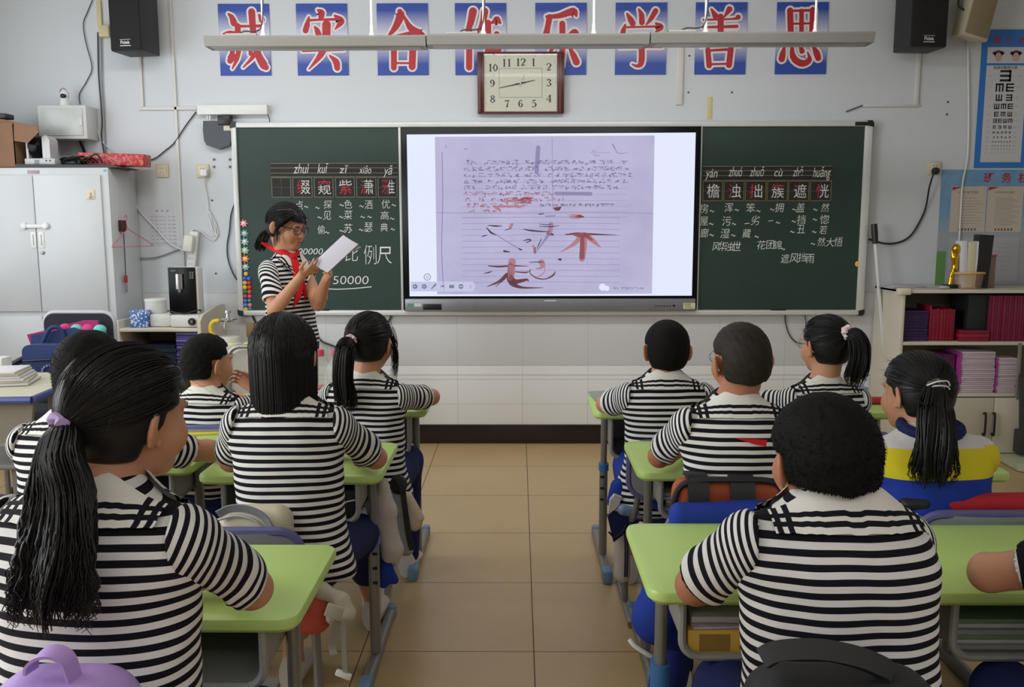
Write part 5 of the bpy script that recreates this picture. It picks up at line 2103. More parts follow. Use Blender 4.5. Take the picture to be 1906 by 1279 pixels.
def collar_material():
  m = bpy.data.materials.new('white_sailor_collar_with_navy_bands')
  m.use_nodes = True
  t = NT(m)
  u = t.attr('cu').outputs['Fac']
  v = t.attr('cv').outputs['Fac']

  def band(a, lo, hi):
    return t.math('MULTIPLY', t.math('GREATER_THAN', a, lo), t.math('LESS_THAN', a, hi))
  k = band(u, 0.004, 0.013)
  for q in (band(u, 0.021, 0.030), band(v, 0.010, 0.020), band(v, 0.028, 0.038)):
    k = t.math('MAXIMUM', k, q)
  t.link(t.mix(k, lin((224, 221, 214)), lin((19, 19, 28))), t.b.inputs['Base Color'])
  t.b.inputs['Roughness'].default_value = 0.85
  t.b.inputs['Specular IOR Level'].default_value = 0.2
  t.bump(t.noise(30, 3), 0.25, 0.005)
  return m


M_COLLAR = collar_material()
M_NAVY = mat('navy_trousers_cloth', (30, 38, 82), 0.85, vary=0.1, nscale=40, spec=0.2)
M_ROYAL = mat('royal_blue_cloth', (36, 60, 150), 0.8, vary=0.08, nscale=20, spec=0.2)
M_SHOE = mat('white_shoe', (206, 202, 194), 0.6, vary=0.05)
M_REDSCARF = mat('red_scarf_cloth', (196, 22, 34), 0.7, vary=0.06, nscale=40, spec=0.25)


def jacket_material():
  m = bpy.data.materials.new('white_yellow_blue_school_jacket')
  m.use_nodes = True
  t = NT(m)
  a = t.attr('stripe').outputs['Fac']
  c = t.mix(t.math('LESS_THAN', a, -0.055), lin((206, 202, 204)), lin((214, 196, 40)))
  c = t.mix(t.math('LESS_THAN', a, -0.128), c, lin((30, 56, 158)))
  t.link(c, t.b.inputs['Base Color'])
  t.b.inputs['Roughness'].default_value = 0.75
  t.b.inputs['Specular IOR Level'].default_value = 0.25
  t.bump(t.noise(22, 3), 0.35, 0.008)
  return m


M_JACKET = jacket_material()


# ------------------------------------------------------------------ body parts
def add_head(f, c, R, s, jaw=1.0):
  """head about its centre between the ears; R: x right, y forward, z up"""
  def P(x, y, z):
    return c + R @ (np.array([x, y, z]) * s)

  def E(x, y, z, rx, ry, rz, k=0.02, op='u', R2=None):
    f.ell(P(x, y, z), np.array([rx, ry, rz]) * s, R if R2 is None else R @ R2, k * s, op)
  E(0, -0.008, 0.03, 0.073, 0.092, 0.082)
  E(0, 0.03, -0.03, 0.062 * jaw, 0.058, 0.07, 0.03)
  E(0, 0.062, -0.085, 0.026, 0.024, 0.02, 0.03)
  for q in (-1, 1):
    E(q * 0.036, 0.058, -0.03, 0.026, 0.028, 0.028, 0.025)      # cheek
    E(q * 0.03, 0.090, 0.006, 0.017, 0.010, 0.011, 0.008, 'cut')  # eye socket
    E(q * 0.03, 0.076, 0.005, 0.0125, 0.0125, 0.010, 0.002)     # closed eye
    E(q * 0.03, 0.082, 0.022, 0.022, 0.010, 0.007, 0.01)        # brow
  f.cone(P(0, 0.084, 0.006), P(0, 0.099, -0.026), 0.008 * s, 0.0105 * s, 0.012 * s)
  for q in (-1, 1):
    E(q * 0.010, 0.090, -0.030, 0.008, 0.008, 0.007, 0.006)
  E(0, 0.086, -0.0535, 0.021, 0.009, 0.006, 0.006)                 # lips
  E(0, 0.084, -0.0655, 0.018, 0.009, 0.007, 0.006)
  for q in (-1, 1):
    R2 = rotz(q * 0.62) @ roty(q * 0.16)
    E(q * 0.082, -0.014, -0.004, 0.0075, 0.021, 0.034, 0.006, 'u', R2)
    E(q * 0.088, -0.004, 0.002, 0.0045, 0.011, 0.019, 0.004, 'cut', R2)
    E(q * 0.072, 0.003, -0.03, 0.007, 0.008, 0.010, 0.006)


def add_hand(f, w, d, n, side, curl=0.5, s=1.0, spread=0.12, thumb=0.9):
  """w: wrist, d: finger direction, n: palm normal (towards what is held), side: +1 thumb along d x n"""
  d = d / np.linalg.norm(d)
  n = n - d * (n @ d)
  n /= np.linalg.norm(n)
  a = np.cross(d, n) * side                # thumb side
  for k in (-1, -0.33, 0.33, 1):
    f.cone(w + d * 0.005 * s + a * k * 0.012 * s, w + (d * (0.072 - 0.004 * abs(k)) + a * k * 0.026) * s, 0.012 * s, 0.0105 * s, 0.01)
  for i, (o, L, r) in enumerate(((0.027, 0.064, 0.0076), (0.009, 0.072, 0.0078), (-0.009, 0.068, 0.0076), (-0.026, 0.054, 0.0068))):
    p = w + (d * 0.070 + a * o) * s
    ang = curl * (0.55 + 0.08 * i)
    dd = d * 1.0 + a * (o / 0.027) * spread
    dd /= np.linalg.norm(dd)
    for j, fr in enumerate((0.45, 0.31, 0.24)):
      th = ang * (0.7 + 0.75 * j)
      v = dd * math.cos(th) + n * math.sin(th)
      q = p + v * L * fr * s
      f.cone(p, q, r * s * (1 - 0.08 * j), r * s * (0.93 - 0.08 * j), 0.0035)
      p = q
  p = w + (d * 0.018 + a * 0.020) * s
  v = d * 0.62 + a * 0.75 + n * 0.25 * thumb
  v /= np.linalg.norm(v)
  q = p + v * 0.036 * s
  f.cone(p, q, 0.0125 * s, 0.0095 * s, 0.008)
  v = d * 0.85 + a * 0.15 + n * 0.5 * thumb
  v /= np.linalg.norm(v)
  p2 = q + v * 0.028 * s
  f.cone(q, p2, 0.0092 * s, 0.0085 * s, 0.003)
  f.cone(p2, p2 + (d * 0.8 + n * 0.3 * thumb) * 0.02 * s, 0.0085 * s, 0.0065 * s, 0.003)


def hair_short(c, R, s, thick=0.016, nape=-0.055, mat_=None, parent=None, seed=1, fuzz=2600, flen=0.012, grey=0.0):
  h = 0.004
  f = SDF(c - 0.15 * s, c + 0.16 * s, h)
  P = lambda x, y, z: c + R @ (np.array([x, y, z]) * s)
  f.ell(P(0, -0.008, 0.030), (np.array([0.073, 0.092, 0.082]) + thick) * s, R, 0.01)
  f.ell(P(0, -0.035, -0.02), (np.array([0.064, 0.062, 0.055]) + thick * 0.45) * s, R, 0.03)
  cut = 0.16 * s
  f.func(c, cut, lambda x, y, z: np.maximum(0.050 * s - y, z - (0.066 * s)), R, 0.012, 'cut')
  f.func(c, cut, lambda x, y, z: np.maximum(-0.030 * s - y, z - 0.026 * s), R, 0.014, 'cut')
  f.func(c, cut, lambda x, y, z: np.maximum(0.02 * s - y, z - 0.036 * s), R, 0.012, 'cut')
  f.func(c, cut, lambda x, y, z: z - nape * s - np.minimum(0.0, 0.3 * (np.abs(x) - 0.03 * s)), R, 0.008, 'cut')
  V, F = f.surface(1)
  N = normals(V, F)
  r = np.random.default_rng(seed)
  V = V + N * (wob(V - c, 160, seed) * 0.0012 * s)[:, None]
  parts = [(V, F)]
  if fuzz:
    k = r.integers(0, len(V), fuzz)
    a, n = V[k], N[k]
    loc = (a - c) @ R
    down = R @ np.array([0, -0.25, -1.0])
    comb = n * 0.42 + down * 0.6 + r.normal(size=n.shape) * 0.16
    comb /= np.linalg.norm(comb, axis=1)[:, None]
    L = flen * s * r.uniform(0.5, 1.1, fuzz) * np.clip((loc[:, 2] / s + 0.085) / 0.08, 0.25, 1)
    t = np.linspace(0, 1, 3)
    Pp = a[:, None] - n[:, None] * 0.003 + comb[:, None] * (L[:, None] * t[None])[..., None]
    parts.append(strands(Pp, np.array([0.0011, 0.0008, 0.0002])))
  V, F = join(parts)
  return qmesh('hair', V, F, mat_ or HAIRB, parent)


def skull_pts(dirs, c, R, s, lift):
  """points on the hair surface over the skull in head directions"""
  r = (np.array([0.073, 0.092, 0.082]) + lift) * s
  q = dirs / np.sqrt(((dirs / r) ** 2).sum(-1, keepdims=True))
  return c + (q + np.array([0, -0.008, 0.030]) * s) @ R.T


def slerp(a, b, t):
  d = np.clip((a * b).sum(-1, keepdims=True), -1, 1)
  o = np.arccos(d)
  so = np.sin(o) + 1e-6
  return (np.sin((1 - t) * o) * a + np.sin(t * o) * b) / so


def cap(c, R, s, thick, face_y=0.048, face_z=0.05, nape=-0.06, ear=True):
  f = SDF(c - 0.16 * s, c + 0.17 * s, 0.004)
  P = lambda x, y, z: c + R @ (np.array([x, y, z]) * s)
  f.ell(P(0, -0.008, 0.030), (np.array([0.073, 0.092, 0.082]) + thick) * s, R, 0.01)
  f.ell(P(0, -0.03, -0.015), (np.array([0.062, 0.062, 0.058]) + thick * 0.6) * s, R, 0.03)
  f.func(c, 0.17 * s, lambda x, y, z: np.maximum((face_y * s - y) * 0.8, z - face_z * s + 0.25 * (y - face_y * s)), R, 0.012, 'cut')
  if ear:
    f.func(c, 0.17 * s, lambda x, y, z: np.maximum(np.maximum(-0.024 * s - y, z - 0.026 * s), (-0.012 * s - y) * 0.6 + (z + 0.02 * s) * 0.6), R, 0.01, 'cut')
    f.func(c, 0.17 * s, lambda x, y, z: np.maximum(0.012 * s - y, z - 0.02 * s), R, 0.01, 'cut')
  f.func(c, 0.17 * s, lambda x, y, z: z - nape * s, R, 0.01, 'cut')
  return f


def hair_pony(c, R, s, tie, tail, parent, seed=2, n_cap=900, n_tail=420, rad=0.030, r0=0.0012, loose=40, thick=0.013, ear=True, spread=1.7, mat_=None):
  """hair combed back to a tie; tail: centre line points (world) after the tie"""
  r = np.random.default_rng(seed)
  f = cap(c, R, s, thick, ear=ear)
  V, F = f.surface(2)
  parts = [(V, F)]
  tl = (np.array(tie) - c) @ R - np.array([0, -0.008, 0.03]) * s
  td = tl / np.linalg.norm(tl)
  # roots over the scalp
  g = r.normal(size=(n_cap * 4, 3))
  g /= np.linalg.norm(g, axis=1)[:, None]
  ok = (g[:, 2] > -0.45) & ~((g[:, 1] > 0.42) & (g[:, 2] < 0.42)) & ~((g[:, 1] > -0.15) & (g[:, 2] < 0.02))
  g = g[ok][:n_cap]
  K = 12
  t = np.linspace(0, 1, K)[None, :, None]
  d = slerp(g[:, None], np.broadcast_to(td, g.shape)[:, None], t * 0.97)
  d /= np.linalg.norm(d, axis=2, keepdims=True)
  lift = thick + r.uniform(-0.001, 0.0035, (len(g), 1, 1))
  Pp = skull_pts(d, c, R, s, lift)
  Pp[:, -1] = np.array(tie) + r.normal(size=(len(g), 3)) * 0.006 * s
  parts.append(strands(Pp, np.linspace(1, 0.9, K) * r0))
  # tail
  K = 22
  cl = spline([tie] + list(tail), K)
  u = np.linspace(0, 1, K)
  ang = r.uniform(0, 2 * PI, n_tail)
  q = np.sqrt(r.uniform(0, 1, n_tail))
  prof = np.interp(u, [0, 0.06, 0.35, 0.8, 1], [0.45, 0.75, 1.0, 1.0, 0.75]) * rad
  T = np.gradient(cl, axis=0)
  T /= np.linalg.norm(T, axis=1)[:, None]
  A = np.cross(T, [0, 1, 0.01])
  A /= np.linalg.norm(A, axis=1)[:, None]
  B = np.cross(T, A)
  ln = r.uniform(0.66, 1.0, n_tail) ** 0.8
  clump = np.stack([np.sin(ang * 5), np.cos(ang * 5)], 1) * 0.2
  Pt = np.zeros((n_tail, K, 3))
  for k in range(K):
    uu = u[k] * ln
    cc = np.stack([np.interp(uu, u, cl[:, i]) for i in range(3)], 1)
    pr = np.interp(uu, u, prof) * (1 + (spread - 1) * uu ** 2 * r.uniform(0.2, 1, n_tail))
    wv = 0.12 * np.sin(uu * 9 + ang * 3) * uu
    off = A[k][None] * ((np.cos(ang) * q + clump[:, 0] * uu + wv) * pr)[:, None] + B[k][None] * ((np.sin(ang) * q + clump[:, 1] * uu) * pr)[:, None] * 0.72
    Pt[:, k] = cc + off
  parts.append(strands(Pt, np.interp(u, [0, 0.7, 1], [1.35, 1.2, 0.35]) * r0 * 1.25))
  # loose wisps round the hairline
  if loose:
    g2 = r.normal(size=(loose, 3))
    g2[:, 2] = np.abs(g2[:, 2]) * 0.8
    g2 /= np.linalg.norm(g2, axis=1)[:, None]
    base = skull_pts(g2, c, R, s, thick)
    wd = g2 @ R.T
    tt = np.linspace(0, 1, 7)
    bend = r.normal(size=(loose, 3)) * 0.7 + np.array([0, 0, -0.5])
    L = r.uniform(0.015, 0.05, loose) * s
    Pw = base[:, None] + wd[:, None] * (L[:, None] * tt * 0.45)[..., None] + bend[:, None] * (L[:, None] * tt ** 2 * 0.8)[..., None]
    parts.append(strands(Pw, np.linspace(0.6, 0.2, 7) * 0.0008))
  V, F = join(parts)
  return qmesh('hair', V, F, mat_ or HAIR, parent)


def hair_bob(c, R, s, zbot, parent, seed=3, n=1500, r0=0.0013):
  """straight shoulder length hair hanging from a parting"""
  r = np.random.default_rng(seed)
  f = cap(c, R, s, 0.014, face_y=0.055, face_z=0.045, nape=-0.09, ear=False)
  L = (c[2] - zbot) / s
  f.func(c, 0.36 * s, lambda x, y, z: np.maximum(((np.abs(x / (0.083 * s)) ** 2.3 + np.abs((y + 0.016 * s) / (0.082 * s)) ** 2.3) ** (1 / 2.3) - 1) * 0.08 * s, np.abs(z + (L - 0.03) * s / 2) - (L + 0.03) * s / 2), R, 0.03)
  f.func(c, 0.36 * s, lambda x, y, z: np.maximum(0.045 * s - y, z - 0.05 * s), R, 0.01, 'cut')
  f2 = SDF(np.minimum(c - 0.16 * s, (c[0] - .2, c[1] - .2, zbot - 0.03)), c + 0.17 * s, 0.0045)
  P = lambda x, y, z: c + R @ (np.array([x, y, z]) * s)
  f2.ell(P(0, -0.008, 0.030), (np.array([0.073, 0.092, 0.082]) + 0.014) * s, R, 0.01)
  f2.func(c, 0.36 * s, lambda x, y, z: np.maximum(((np.abs(x / ((0.079 - 0.02 * np.clip(-z / s - .1, 0, 1)) * s)) ** 2.4 + np.abs((y + 0.016 * s) / (0.080 * s)) ** 2.4) ** (1 / 2.4) - 1) * 0.08 * s, np.abs(z - (0.02 * s - L * s) / 2) - (L + 0.02) * s / 2), R, 0.03)
  f2.func(c, 0.36 * s, lambda x, y, z: np.maximum(0.048 * s - y, z - 0.06 * s), R, 0.01, 'cut')
  V, F = f2.surface(2)
  parts = [(V, F)]
  th = r.uniform(0, 2 * PI, n)
  ok = ~((np.sin(th) > 0.72))
  th = th[ok]
  n = len(th)
  side = np.sign(np.cos(th)) * r.uniform(0.0, 0.25, n)
  K = 16
  root = np.stack([side * 0.25, r.uniform(-0.7, 0.5, n), np.ones(n)], 1)
  root /= np.linalg.norm(root, axis=1)[:, None]
  eq = np.stack([np.cos(th), np.sin(th), np.full(n, -0.12)], 1)
  eq /= np.linalg.norm(eq, axis=1)[:, None]
  t = np.linspace(0, 1, 8)[None, :, None]
  d = slerp(root[:, None], eq[:, None], t)
  d /= np.linalg.norm(d, axis=2, keepdims=True)
  lift = 0.0150 + r.uniform(0, 0.004, (n, 1, 1)) * np.linspace(0.5, 1, 8)[None, :, None]
  P1 = skull_pts(d, c, R, s, lift)
  e = P1[:, -1]
  zb = zbot + r.normal(size=n) * 0.006
  t2 = np.linspace(0, 1, 9)[1:]
  cen = c + R @ np.array([0, -0.016, 0]) * s
  inw = (cen - e)
  inw[:, 2] = 0
  P2 = e[:, None] + inw[:, None] * (0.04 * t2 ** 2 + 0.015 * np.sin(th * 7)[:, None] * t2)[..., None]
  P2[..., 2] = e[:, None, 2] + (zb - e[:, 2])[:, None] * t2
  parts.append(strands(np.concatenate([P1, P2], 1), np.concatenate([np.full(8, 1.0), np.linspace(1, 0.5, 8)]) * r0))
  V, F = join(parts)
  return qmesh('hair', V, F, HAIR, parent)


SECS = [(0.012, 0.006, 0.052, 0.050), (-0.018, 0.002, 0.078, 0.060), (-0.045, -0.002, 0.106, 0.074), (-0.075, -0.004, 0.130, 0.086), (-0.12, -0.004, 0.151, 0.098), (-0.22, 0.0, 0.152, 0.100), (-0.34, 0.0, 0.148, 0.102), (-0.44, 0.004, 0.156, 0.110), (-0.52, 0.008, 0.164, 0.116)]


CLOTH = [None]


def person(label, N, yaw, head, arms, s=1.0, hs=1.0, lean=0.10, hair=None, shirt='stripe', skin_=None, legs='trousers', collar=True, h=0.0048, seed=1,
     widths=1.0, long_sleeve=False, hemz=None, stand=False, jaw=1.0, extra=None, sleeve=0.72, collar_w=0.122, collar_z=-0.046, knees=None, flare=0.0, roll=0.0, shoff=None):
  """N: base of the neck. head: (centre, yaw, pitch, roll). arms: {side: (elbow, wrist, finger direction, palm normal, curl)}"""
  N = np.array(N, float)
  sk = skin_ or SKIN
  R = rotz(yaw) @ roty(roll)
  hc = np.array(head[0], float)
  HR = rotz(head[1]) @ rotx(head[2]) @ roty(head[3])
  pel = N + R @ np.array([0, -lean, -0.47 * s])
  root = thing('person', (pel[0], pel[1], 0), label, 'person')
  # torso sections bent by the lean
  secs = []
  for z, y, w, d in SECS:
    zz = z * s
    secs.append((zz, y * s - lean * (abs(min(z, 0)) / 0.47) ** 1.2, w * s * widths + (flare * max(0, -z - 0.3) if flare else 0), d * s))
  if hemz is not None:
    secs = [q for q in secs if q[0] > hemz] + [(hemz, np.interp(-hemz, [-q[0] for q in secs], [q[1] for q in secs]), np.interp(-hemz, [-q[0] for q in secs], [q[2] for q in secs]), np.interp(-hemz, [-q[0] for q in secs], [q[3] for q in secs]))]
  sh = {q: N + R @ (np.array([q * 0.135 * widths, -0.008, -0.098]) * s) for q in (-1, 1)}
  cutx = {-1: 0.0, 1: 0.0}
  for q in shoff or {}:
    sh[q] = sh[q] + R @ np.array(shoff[q])
    cutx[q] = q * shoff[q][0]
  # ---- skin
  allp = [hc, N, pel] + [np.array(a[k], float) for a in arms.values() for k in (0, 1)] + list(sh.values())
  fw = R @ np.array([0, 1.0, 0])
  if stand:
    kn = {q: pel + R @ np.array([q * 0.085, 0.01, -0.40 * s]) for q in (-1, 1)}
    an = {q: np.array([pel[0], pel[1], 0]) + R @ np.array([q * 0.09, 0, 0.08]) for q in (-1, 1)}
  else:
    kn = {q: np.array([pel[0], pel[1], 0.485]) + R @ np.array([q * 0.09, 0.36 * s, 0]) for q in (-1, 1)}
    an = {q: np.array([pel[0], pel[1], 0.085]) + R @ np.array([q * 0.09, 0.33 * s, 0]) for q in (-1, 1)}
  if knees:
    for q in knees:
      kn[q], an[q] = np.array(knees[q][0], float), np.array(knees[q][1], float)
  allp += list(kn.values()) + list(an.values())
  A = np.array(allp)
  f = SDF(A.min(0) - 0.16, A.max(0) + 0.16, h)
  add_head(f, hc, HR, hs, jaw)
  nk = hc + HR @ np.array([0, -0.022, -0.06]) * hs
  f.cone(nk, N + R @ np.array([0, 0.0, -0.01]), 0.050 * hs, 0.056 * s, 0.02)
  f.loft(N, R, [(z, y, max(0.03, w - 0.014), max(0.03, d - 0.014)) for z, y, w, d in secs], 0.02)
  for q, a in arms.items():
    e, w = np.array(a[0], float), np.array(a[1], float)
    f.cone(sh[q], e, 0.042 * s, 0.034 * s, 0.02)
    mid = e + (w - e) * 0.3
    f.cone(e, mid, 0.033 * s, 0.033 * s, 0.015)
    f.cone(mid, w, 0.033 * s, 0.021 * s, 0.012)
    add_hand(f, w, np.array(a[2], float), np.array(a[3], float), a[5] if len(a) > 5 else q, a[4], 0.95 * s)
  for q in (-1, 1):
    hp = pel + R @ np.array([q * 0.08, 0, 0.0])
    f.cone(hp, kn[q], 0.07 * s, 0.048 * s, 0.02)
    f.cone(kn[q], kn[q] * 0.55 + an[q] * 0.45, 0.046 * s, 0.044 * s, 0.02)
    f.cone(kn[q] * 0.55 + an[q] * 0.45, an[q], 0.044 * s, 0.03 * s, 0.02)
    f.cone(an[q], an[q] + fw * 0.1 - np.array([0, 0, 0.05]), 0.03, 0.025, 0.02)
  V, F = f.surface(1)
  body = qmesh('body', V, F, sk, root)
  # ---- shirt
  g = SDF(A.min(0) - 0.2, A.max(0) + 0.2, 0.0075)
  g.loft(N, R, secs, 0.03)
  for q in (-1, 1):
    g.ell(sh[q] + R @ np.array([-q * 0.012, 0, -0.002]) * s, np.array([0.046, 0.050, 0.052]) * s, R, 0.05)
  CLOTH[0] = g
  V, F = g.surface(2)
  Nn = normals(V, F)
  loc = (V - N) @ R
  low = np.clip((-loc[:, 2] - 0.1) / 0.25, 0, 1)
  V = V + Nn * (wob(loc * np.array([1, 1, 1.6]), 24, seed) * (0.0022 + 0.0028 * low))[:, None]
  st = loc[:, 2] + 0.10 * np.abs(loc[:, 0]) ** 1.6 + 0.0028 * wob(loc * np.array([1.0, 1, 0.6]), 14, seed + 3)
  m_ = M_STRIPE if shirt == 'stripe' else M_JACKET
  so = qmesh('shirt' if shirt == 'stripe' else 'jacket', V, F, m_, root, {'stripe': st})
  # ---- sleeves
  for q, a in arms.items():
    e, w = np.array(a[0], float), np.array(a[1], float)
    S0 = sh[q]
    ax = e - S0
    Lu = np.linalg.norm(ax)
    ax = ax / Lu
    fl = SDF(np.minimum(np.minimum(S0, e), w) - 0.12, np.maximum(np.maximum(S0, e), w) + 0.12, 0.006)
    if long_sleeve:
      fl.cone(S0, e, 0.058 * s, 0.050 * s, 0.02)
      fl.cone(e, e + (w - e) * 0.9, 0.050 * s, 0.036 * s, 0.02)
    else:
      en = S0 + ax * Lu * sleeve
      fl.cone(S0 - ax * 0.02, en + ax * 0.03, 0.052 * s, 0.054 * s, 0.0)
      fl.ell(S0 + R @ np.array([q * 0.002, 0, 0.002]) * s, np.array([0.05, 0.056, 0.056]) * s, R, 0.02)
      fl.func(N, 0.6, lambda x, y, z: q * x - 0.139 * s * widths - cutx[q] + 0.12 * (z + 0.07), R, 0.004, 'cut')
      sl, X, Y, Z = fl.sub(fl.lo, fl.lo + fl.n * fl.h)
      dpl = (X - en[0]) * ax[0] + (Y - en[1]) * ax[1] + (Z - en[2]) * ax[2]
      fl.d = np.maximum(fl.d, dpl.astype(np.float32))
      # hollow hem
      fl.cone(en - ax * 0.02, en + ax * 0.06, 0.041 * s, 0.045 * s, 0.0, 'cut')
    V, F = fl.surface(2)
    Nn = normals(V, F)
    u = (V - S0) @ ax
    fold = np.exp(-((u - Lu * 0.62) / 0.05) ** 2)
    V = V + Nn * (wob(V - S0, 34, seed + 7) * (0.0022 + 0.003 * fold))[:, None]
    xo = q * ((V - N) @ R)[:, 0] - 0.139 * s * widths
    st2 = u + 0.9 * np.clip(xo, -0.02, 1) * np.clip(1.15 - u / 0.13, 0, 1) + 0.003 * wob(V - S0, 18, seed + 9) if shirt == 'stripe' else ((V - N) @ R)[:, 2]
    qmesh('sleeve', V, F, m_, so, {'stripe': st2})
  # ---- sailor collar laid over the shoulders
  if collar:
    def drape(xs, sg, zl, z1):
      """sheet laid over the shirt from above down the back (sg -1) or the chest (sg +1)"""
      nx_ = len(xs)
      th = np.radians(np.linspace(78, -35, 90))
      C = np.stack([xs, np.zeros(nx_), np.full(nx_, -0.125 * s)], 1)
      rad = np.linspace(0.22, 0.0, 111)
      dirs = np.stack([np.zeros_like(th), sg * np.cos(th), np.sin(th)], 1)
      Pl = C[:, None, None] + dirs[None, :, None] * rad[None, None, :, None]
      dv = g.sample(N + Pl @ R.T) - 0.0085
      hit = np.argmax(dv < 0, axis=2)
      rr_ = rad[np.where(hit == 0, 60, hit)]
      for _ in range(3):
        pad = np.pad(rr_, 1, mode='edge')
        rr_ = (pad[:-2, 1:-1] + pad[2:, 1:-1] + pad[1:-1, :-2] + pad[1:-1, 2:] + 2 * pad[1:-1, 1:-1]) / 6
      Q = C[:, None] + dirs[None] * rr_[..., None]
      rows = 22
      G = np.zeros((nx_, rows, 3))
      cvv = np.zeros((nx_, rows))
      for i in range(nx_):
        pts = Q[i]
        below = np.argmax((pts[:, 2] < zl[i]) & (np.arange(len(pts)) > z1))
        pts = pts[:(below if below > 0 else len(pts) - 1) + 1]
        L = np.concatenate([[0], np.cumsum(np.linalg.norm(np.diff(pts, axis=0), axis=1))])
        tt = np.linspace(0, L[-1], rows)
        for k in range(3):
          G[i, :, k] = np.interp(tt, L, pts[:, k])
        cvv[i] = L[-1] - tt
      G[:, -3:, 1] += sg * np.array([0.001, 0.003, 0.006])[None]
      F = np.array([[i * rows + j, i * rows + j + 1, (i + 1) * rows + j + 1, (i + 1) * rows + j] for i in range(nx_ - 1) for j in range(rows - 1)])
      return (N + G @ R.T).reshape(-1, 3), F, np.repeat((collar_w * s - np.abs(xs))[:, None], rows, 1).ravel(), cvv.ravel()
    xs = np.linspace(-collar_w, collar_w, 31) * s
    sheets = [drape(xs, -1, collar_z * s - 0.006 * (xs / (collar_w * s)) ** 2, 20)]
    for q in (-1, 1):                    # lapels meeting on the chest
      xs = np.linspace(0.012, collar_w, 14) * s
      sheets.append(drape(q * xs, 1, -0.15 * s + 0.085 * s * (xs / (collar_w * s)), 2))
    V, F = join([(q[0], q[1]) for q in sheets])
    qmesh('collar', V, F, M_COLLAR, so, {'cu': np.concatenate([q[2] for q in sheets]), 'cv': np.concatenate([q[3] for q in sheets])})
  # ---- trousers and shoes
  t_ = SDF(A.min(0) - 0.2, A.max(0) + 0.2, 0.011)
  t_.ell(pel, np.array([0.15 * widths, 0.115, 0.10]) * s, R, 0.03)
  for q in (-1, 1):
    hp = pel + R @ np.array([q * 0.08, 0, 0.0])
    t_.cone(hp, kn[q], 0.085 * s, 0.064 * s, 0.03)
    end = an[q] if legs == 'trousers' else kn[q] * 0.5 + an[q] * 0.5
    t_.cone(kn[q], end, 0.064 * s, 0.05 * s if legs == 'trousers' else 0.058 * s, 0.03)
  V, F = t_.surface(2)
  qmesh('trousers', V, F, M_ROYAL if legs == 'royal' else M_NAVY, root)
  for q in (-1, 1):
    b = MB()
    o = an[q]
    Rf = rotz(yaw)
    z0 = o[2] - 0.085
    prof = [(0.0, 0.0), (0.25, 0.03), (0.5, 0.04), (0.8, 0.042), (1.0, 0.03)]
    G = []
    for tt in np.linspace(0, 1, 12):
      w = 0.033 + 0.010 * math.sin(tt * 2.6) - 0.02 * max(0, tt - 0.88) * 8 * 0.12
      hh = 0.085 * (1 - tt) ** 0.7 + 0.038
      if tt > 0.9:
        hh *= 0.85
        w *= 0.8
      row = []
      for a in np.linspace(0, 2 * PI, 17):
        row.append(o + Rf @ np.array([w * math.cos(a), -0.06 + 0.23 * tt, -0.085 + max(0.0, hh / 2 + hh / 2 * math.sin(a) * (1.0))]))
      G.append(row)
    b.grid(G)
    b.add(G[0][:-1], [list(range(16))])
    b.add(G[-1][:-1], [list(range(16))[::-1]])
    b.build('shoe', M_SHOE, root)
  if legs == 'shorts':
    b = MB()
    o = an[1]
    b.lathe(o + np.array([0, 0.0, -0.03]), [(0.041, 0), (0.04, 0.04), (0.043, 0.10), (0.046, 0.125), (0.043, 0.13)], 18)
    b.build('sock', M_WHITE, root)
  if hair:
    hair(hc, HR, hs, root)
  if extra:
    extra(root, hc, HR, hs, N, R, s, so)
  return root


def tie_ring(name, m, p, axis, r, thick, parent):
  """a hair tie: a fat ring about the root of the tail"""
  axis = np.array(axis, float)
  axis /= np.linalg.norm(axis)
  a = np.cross(axis, [0.3, 0.2, 0.9])
  a /= np.linalg.norm(a)
  c_ = np.cross(axis, a)
  b = MB()
  b.tube([np.array(p) + r * (a * math.cos(2 * PI * k / 20) + c_ * math.sin(2 * PI * k / 20)) + axis * 0.003 * math.sin(k * 2.5) for k in range(20)], [thick * (1 + 0.22 * math.sin(k * 2.1)) for k in range(20)], 8, closed=True)
  return b.build(name, m, parent)


def lens_material():
  m = bpy.data.materials.new('thin_spectacle_lens')
  m.use_nodes = True
  t = m.node_tree
  t.nodes.remove(t.nodes['Principled BSDF'])
  tr_, gl, mx = t.nodes.new('ShaderNodeBsdfTransparent'), t.nodes.new('ShaderNodeBsdfGlossy'), t.nodes.new('ShaderNodeMixShader')
  gl.inputs['Roughness'].default_value = 0.05
  mx.inputs[0].default_value = 0.05
  t.links.new(tr_.outputs[0], mx.inputs[1])
  t.links.new(gl.outputs[0], mx.inputs[2])
  t.links.new(mx.outputs[0], t.nodes['Material Output'].inputs[0])
  return m


M_LENSG = lens_material()


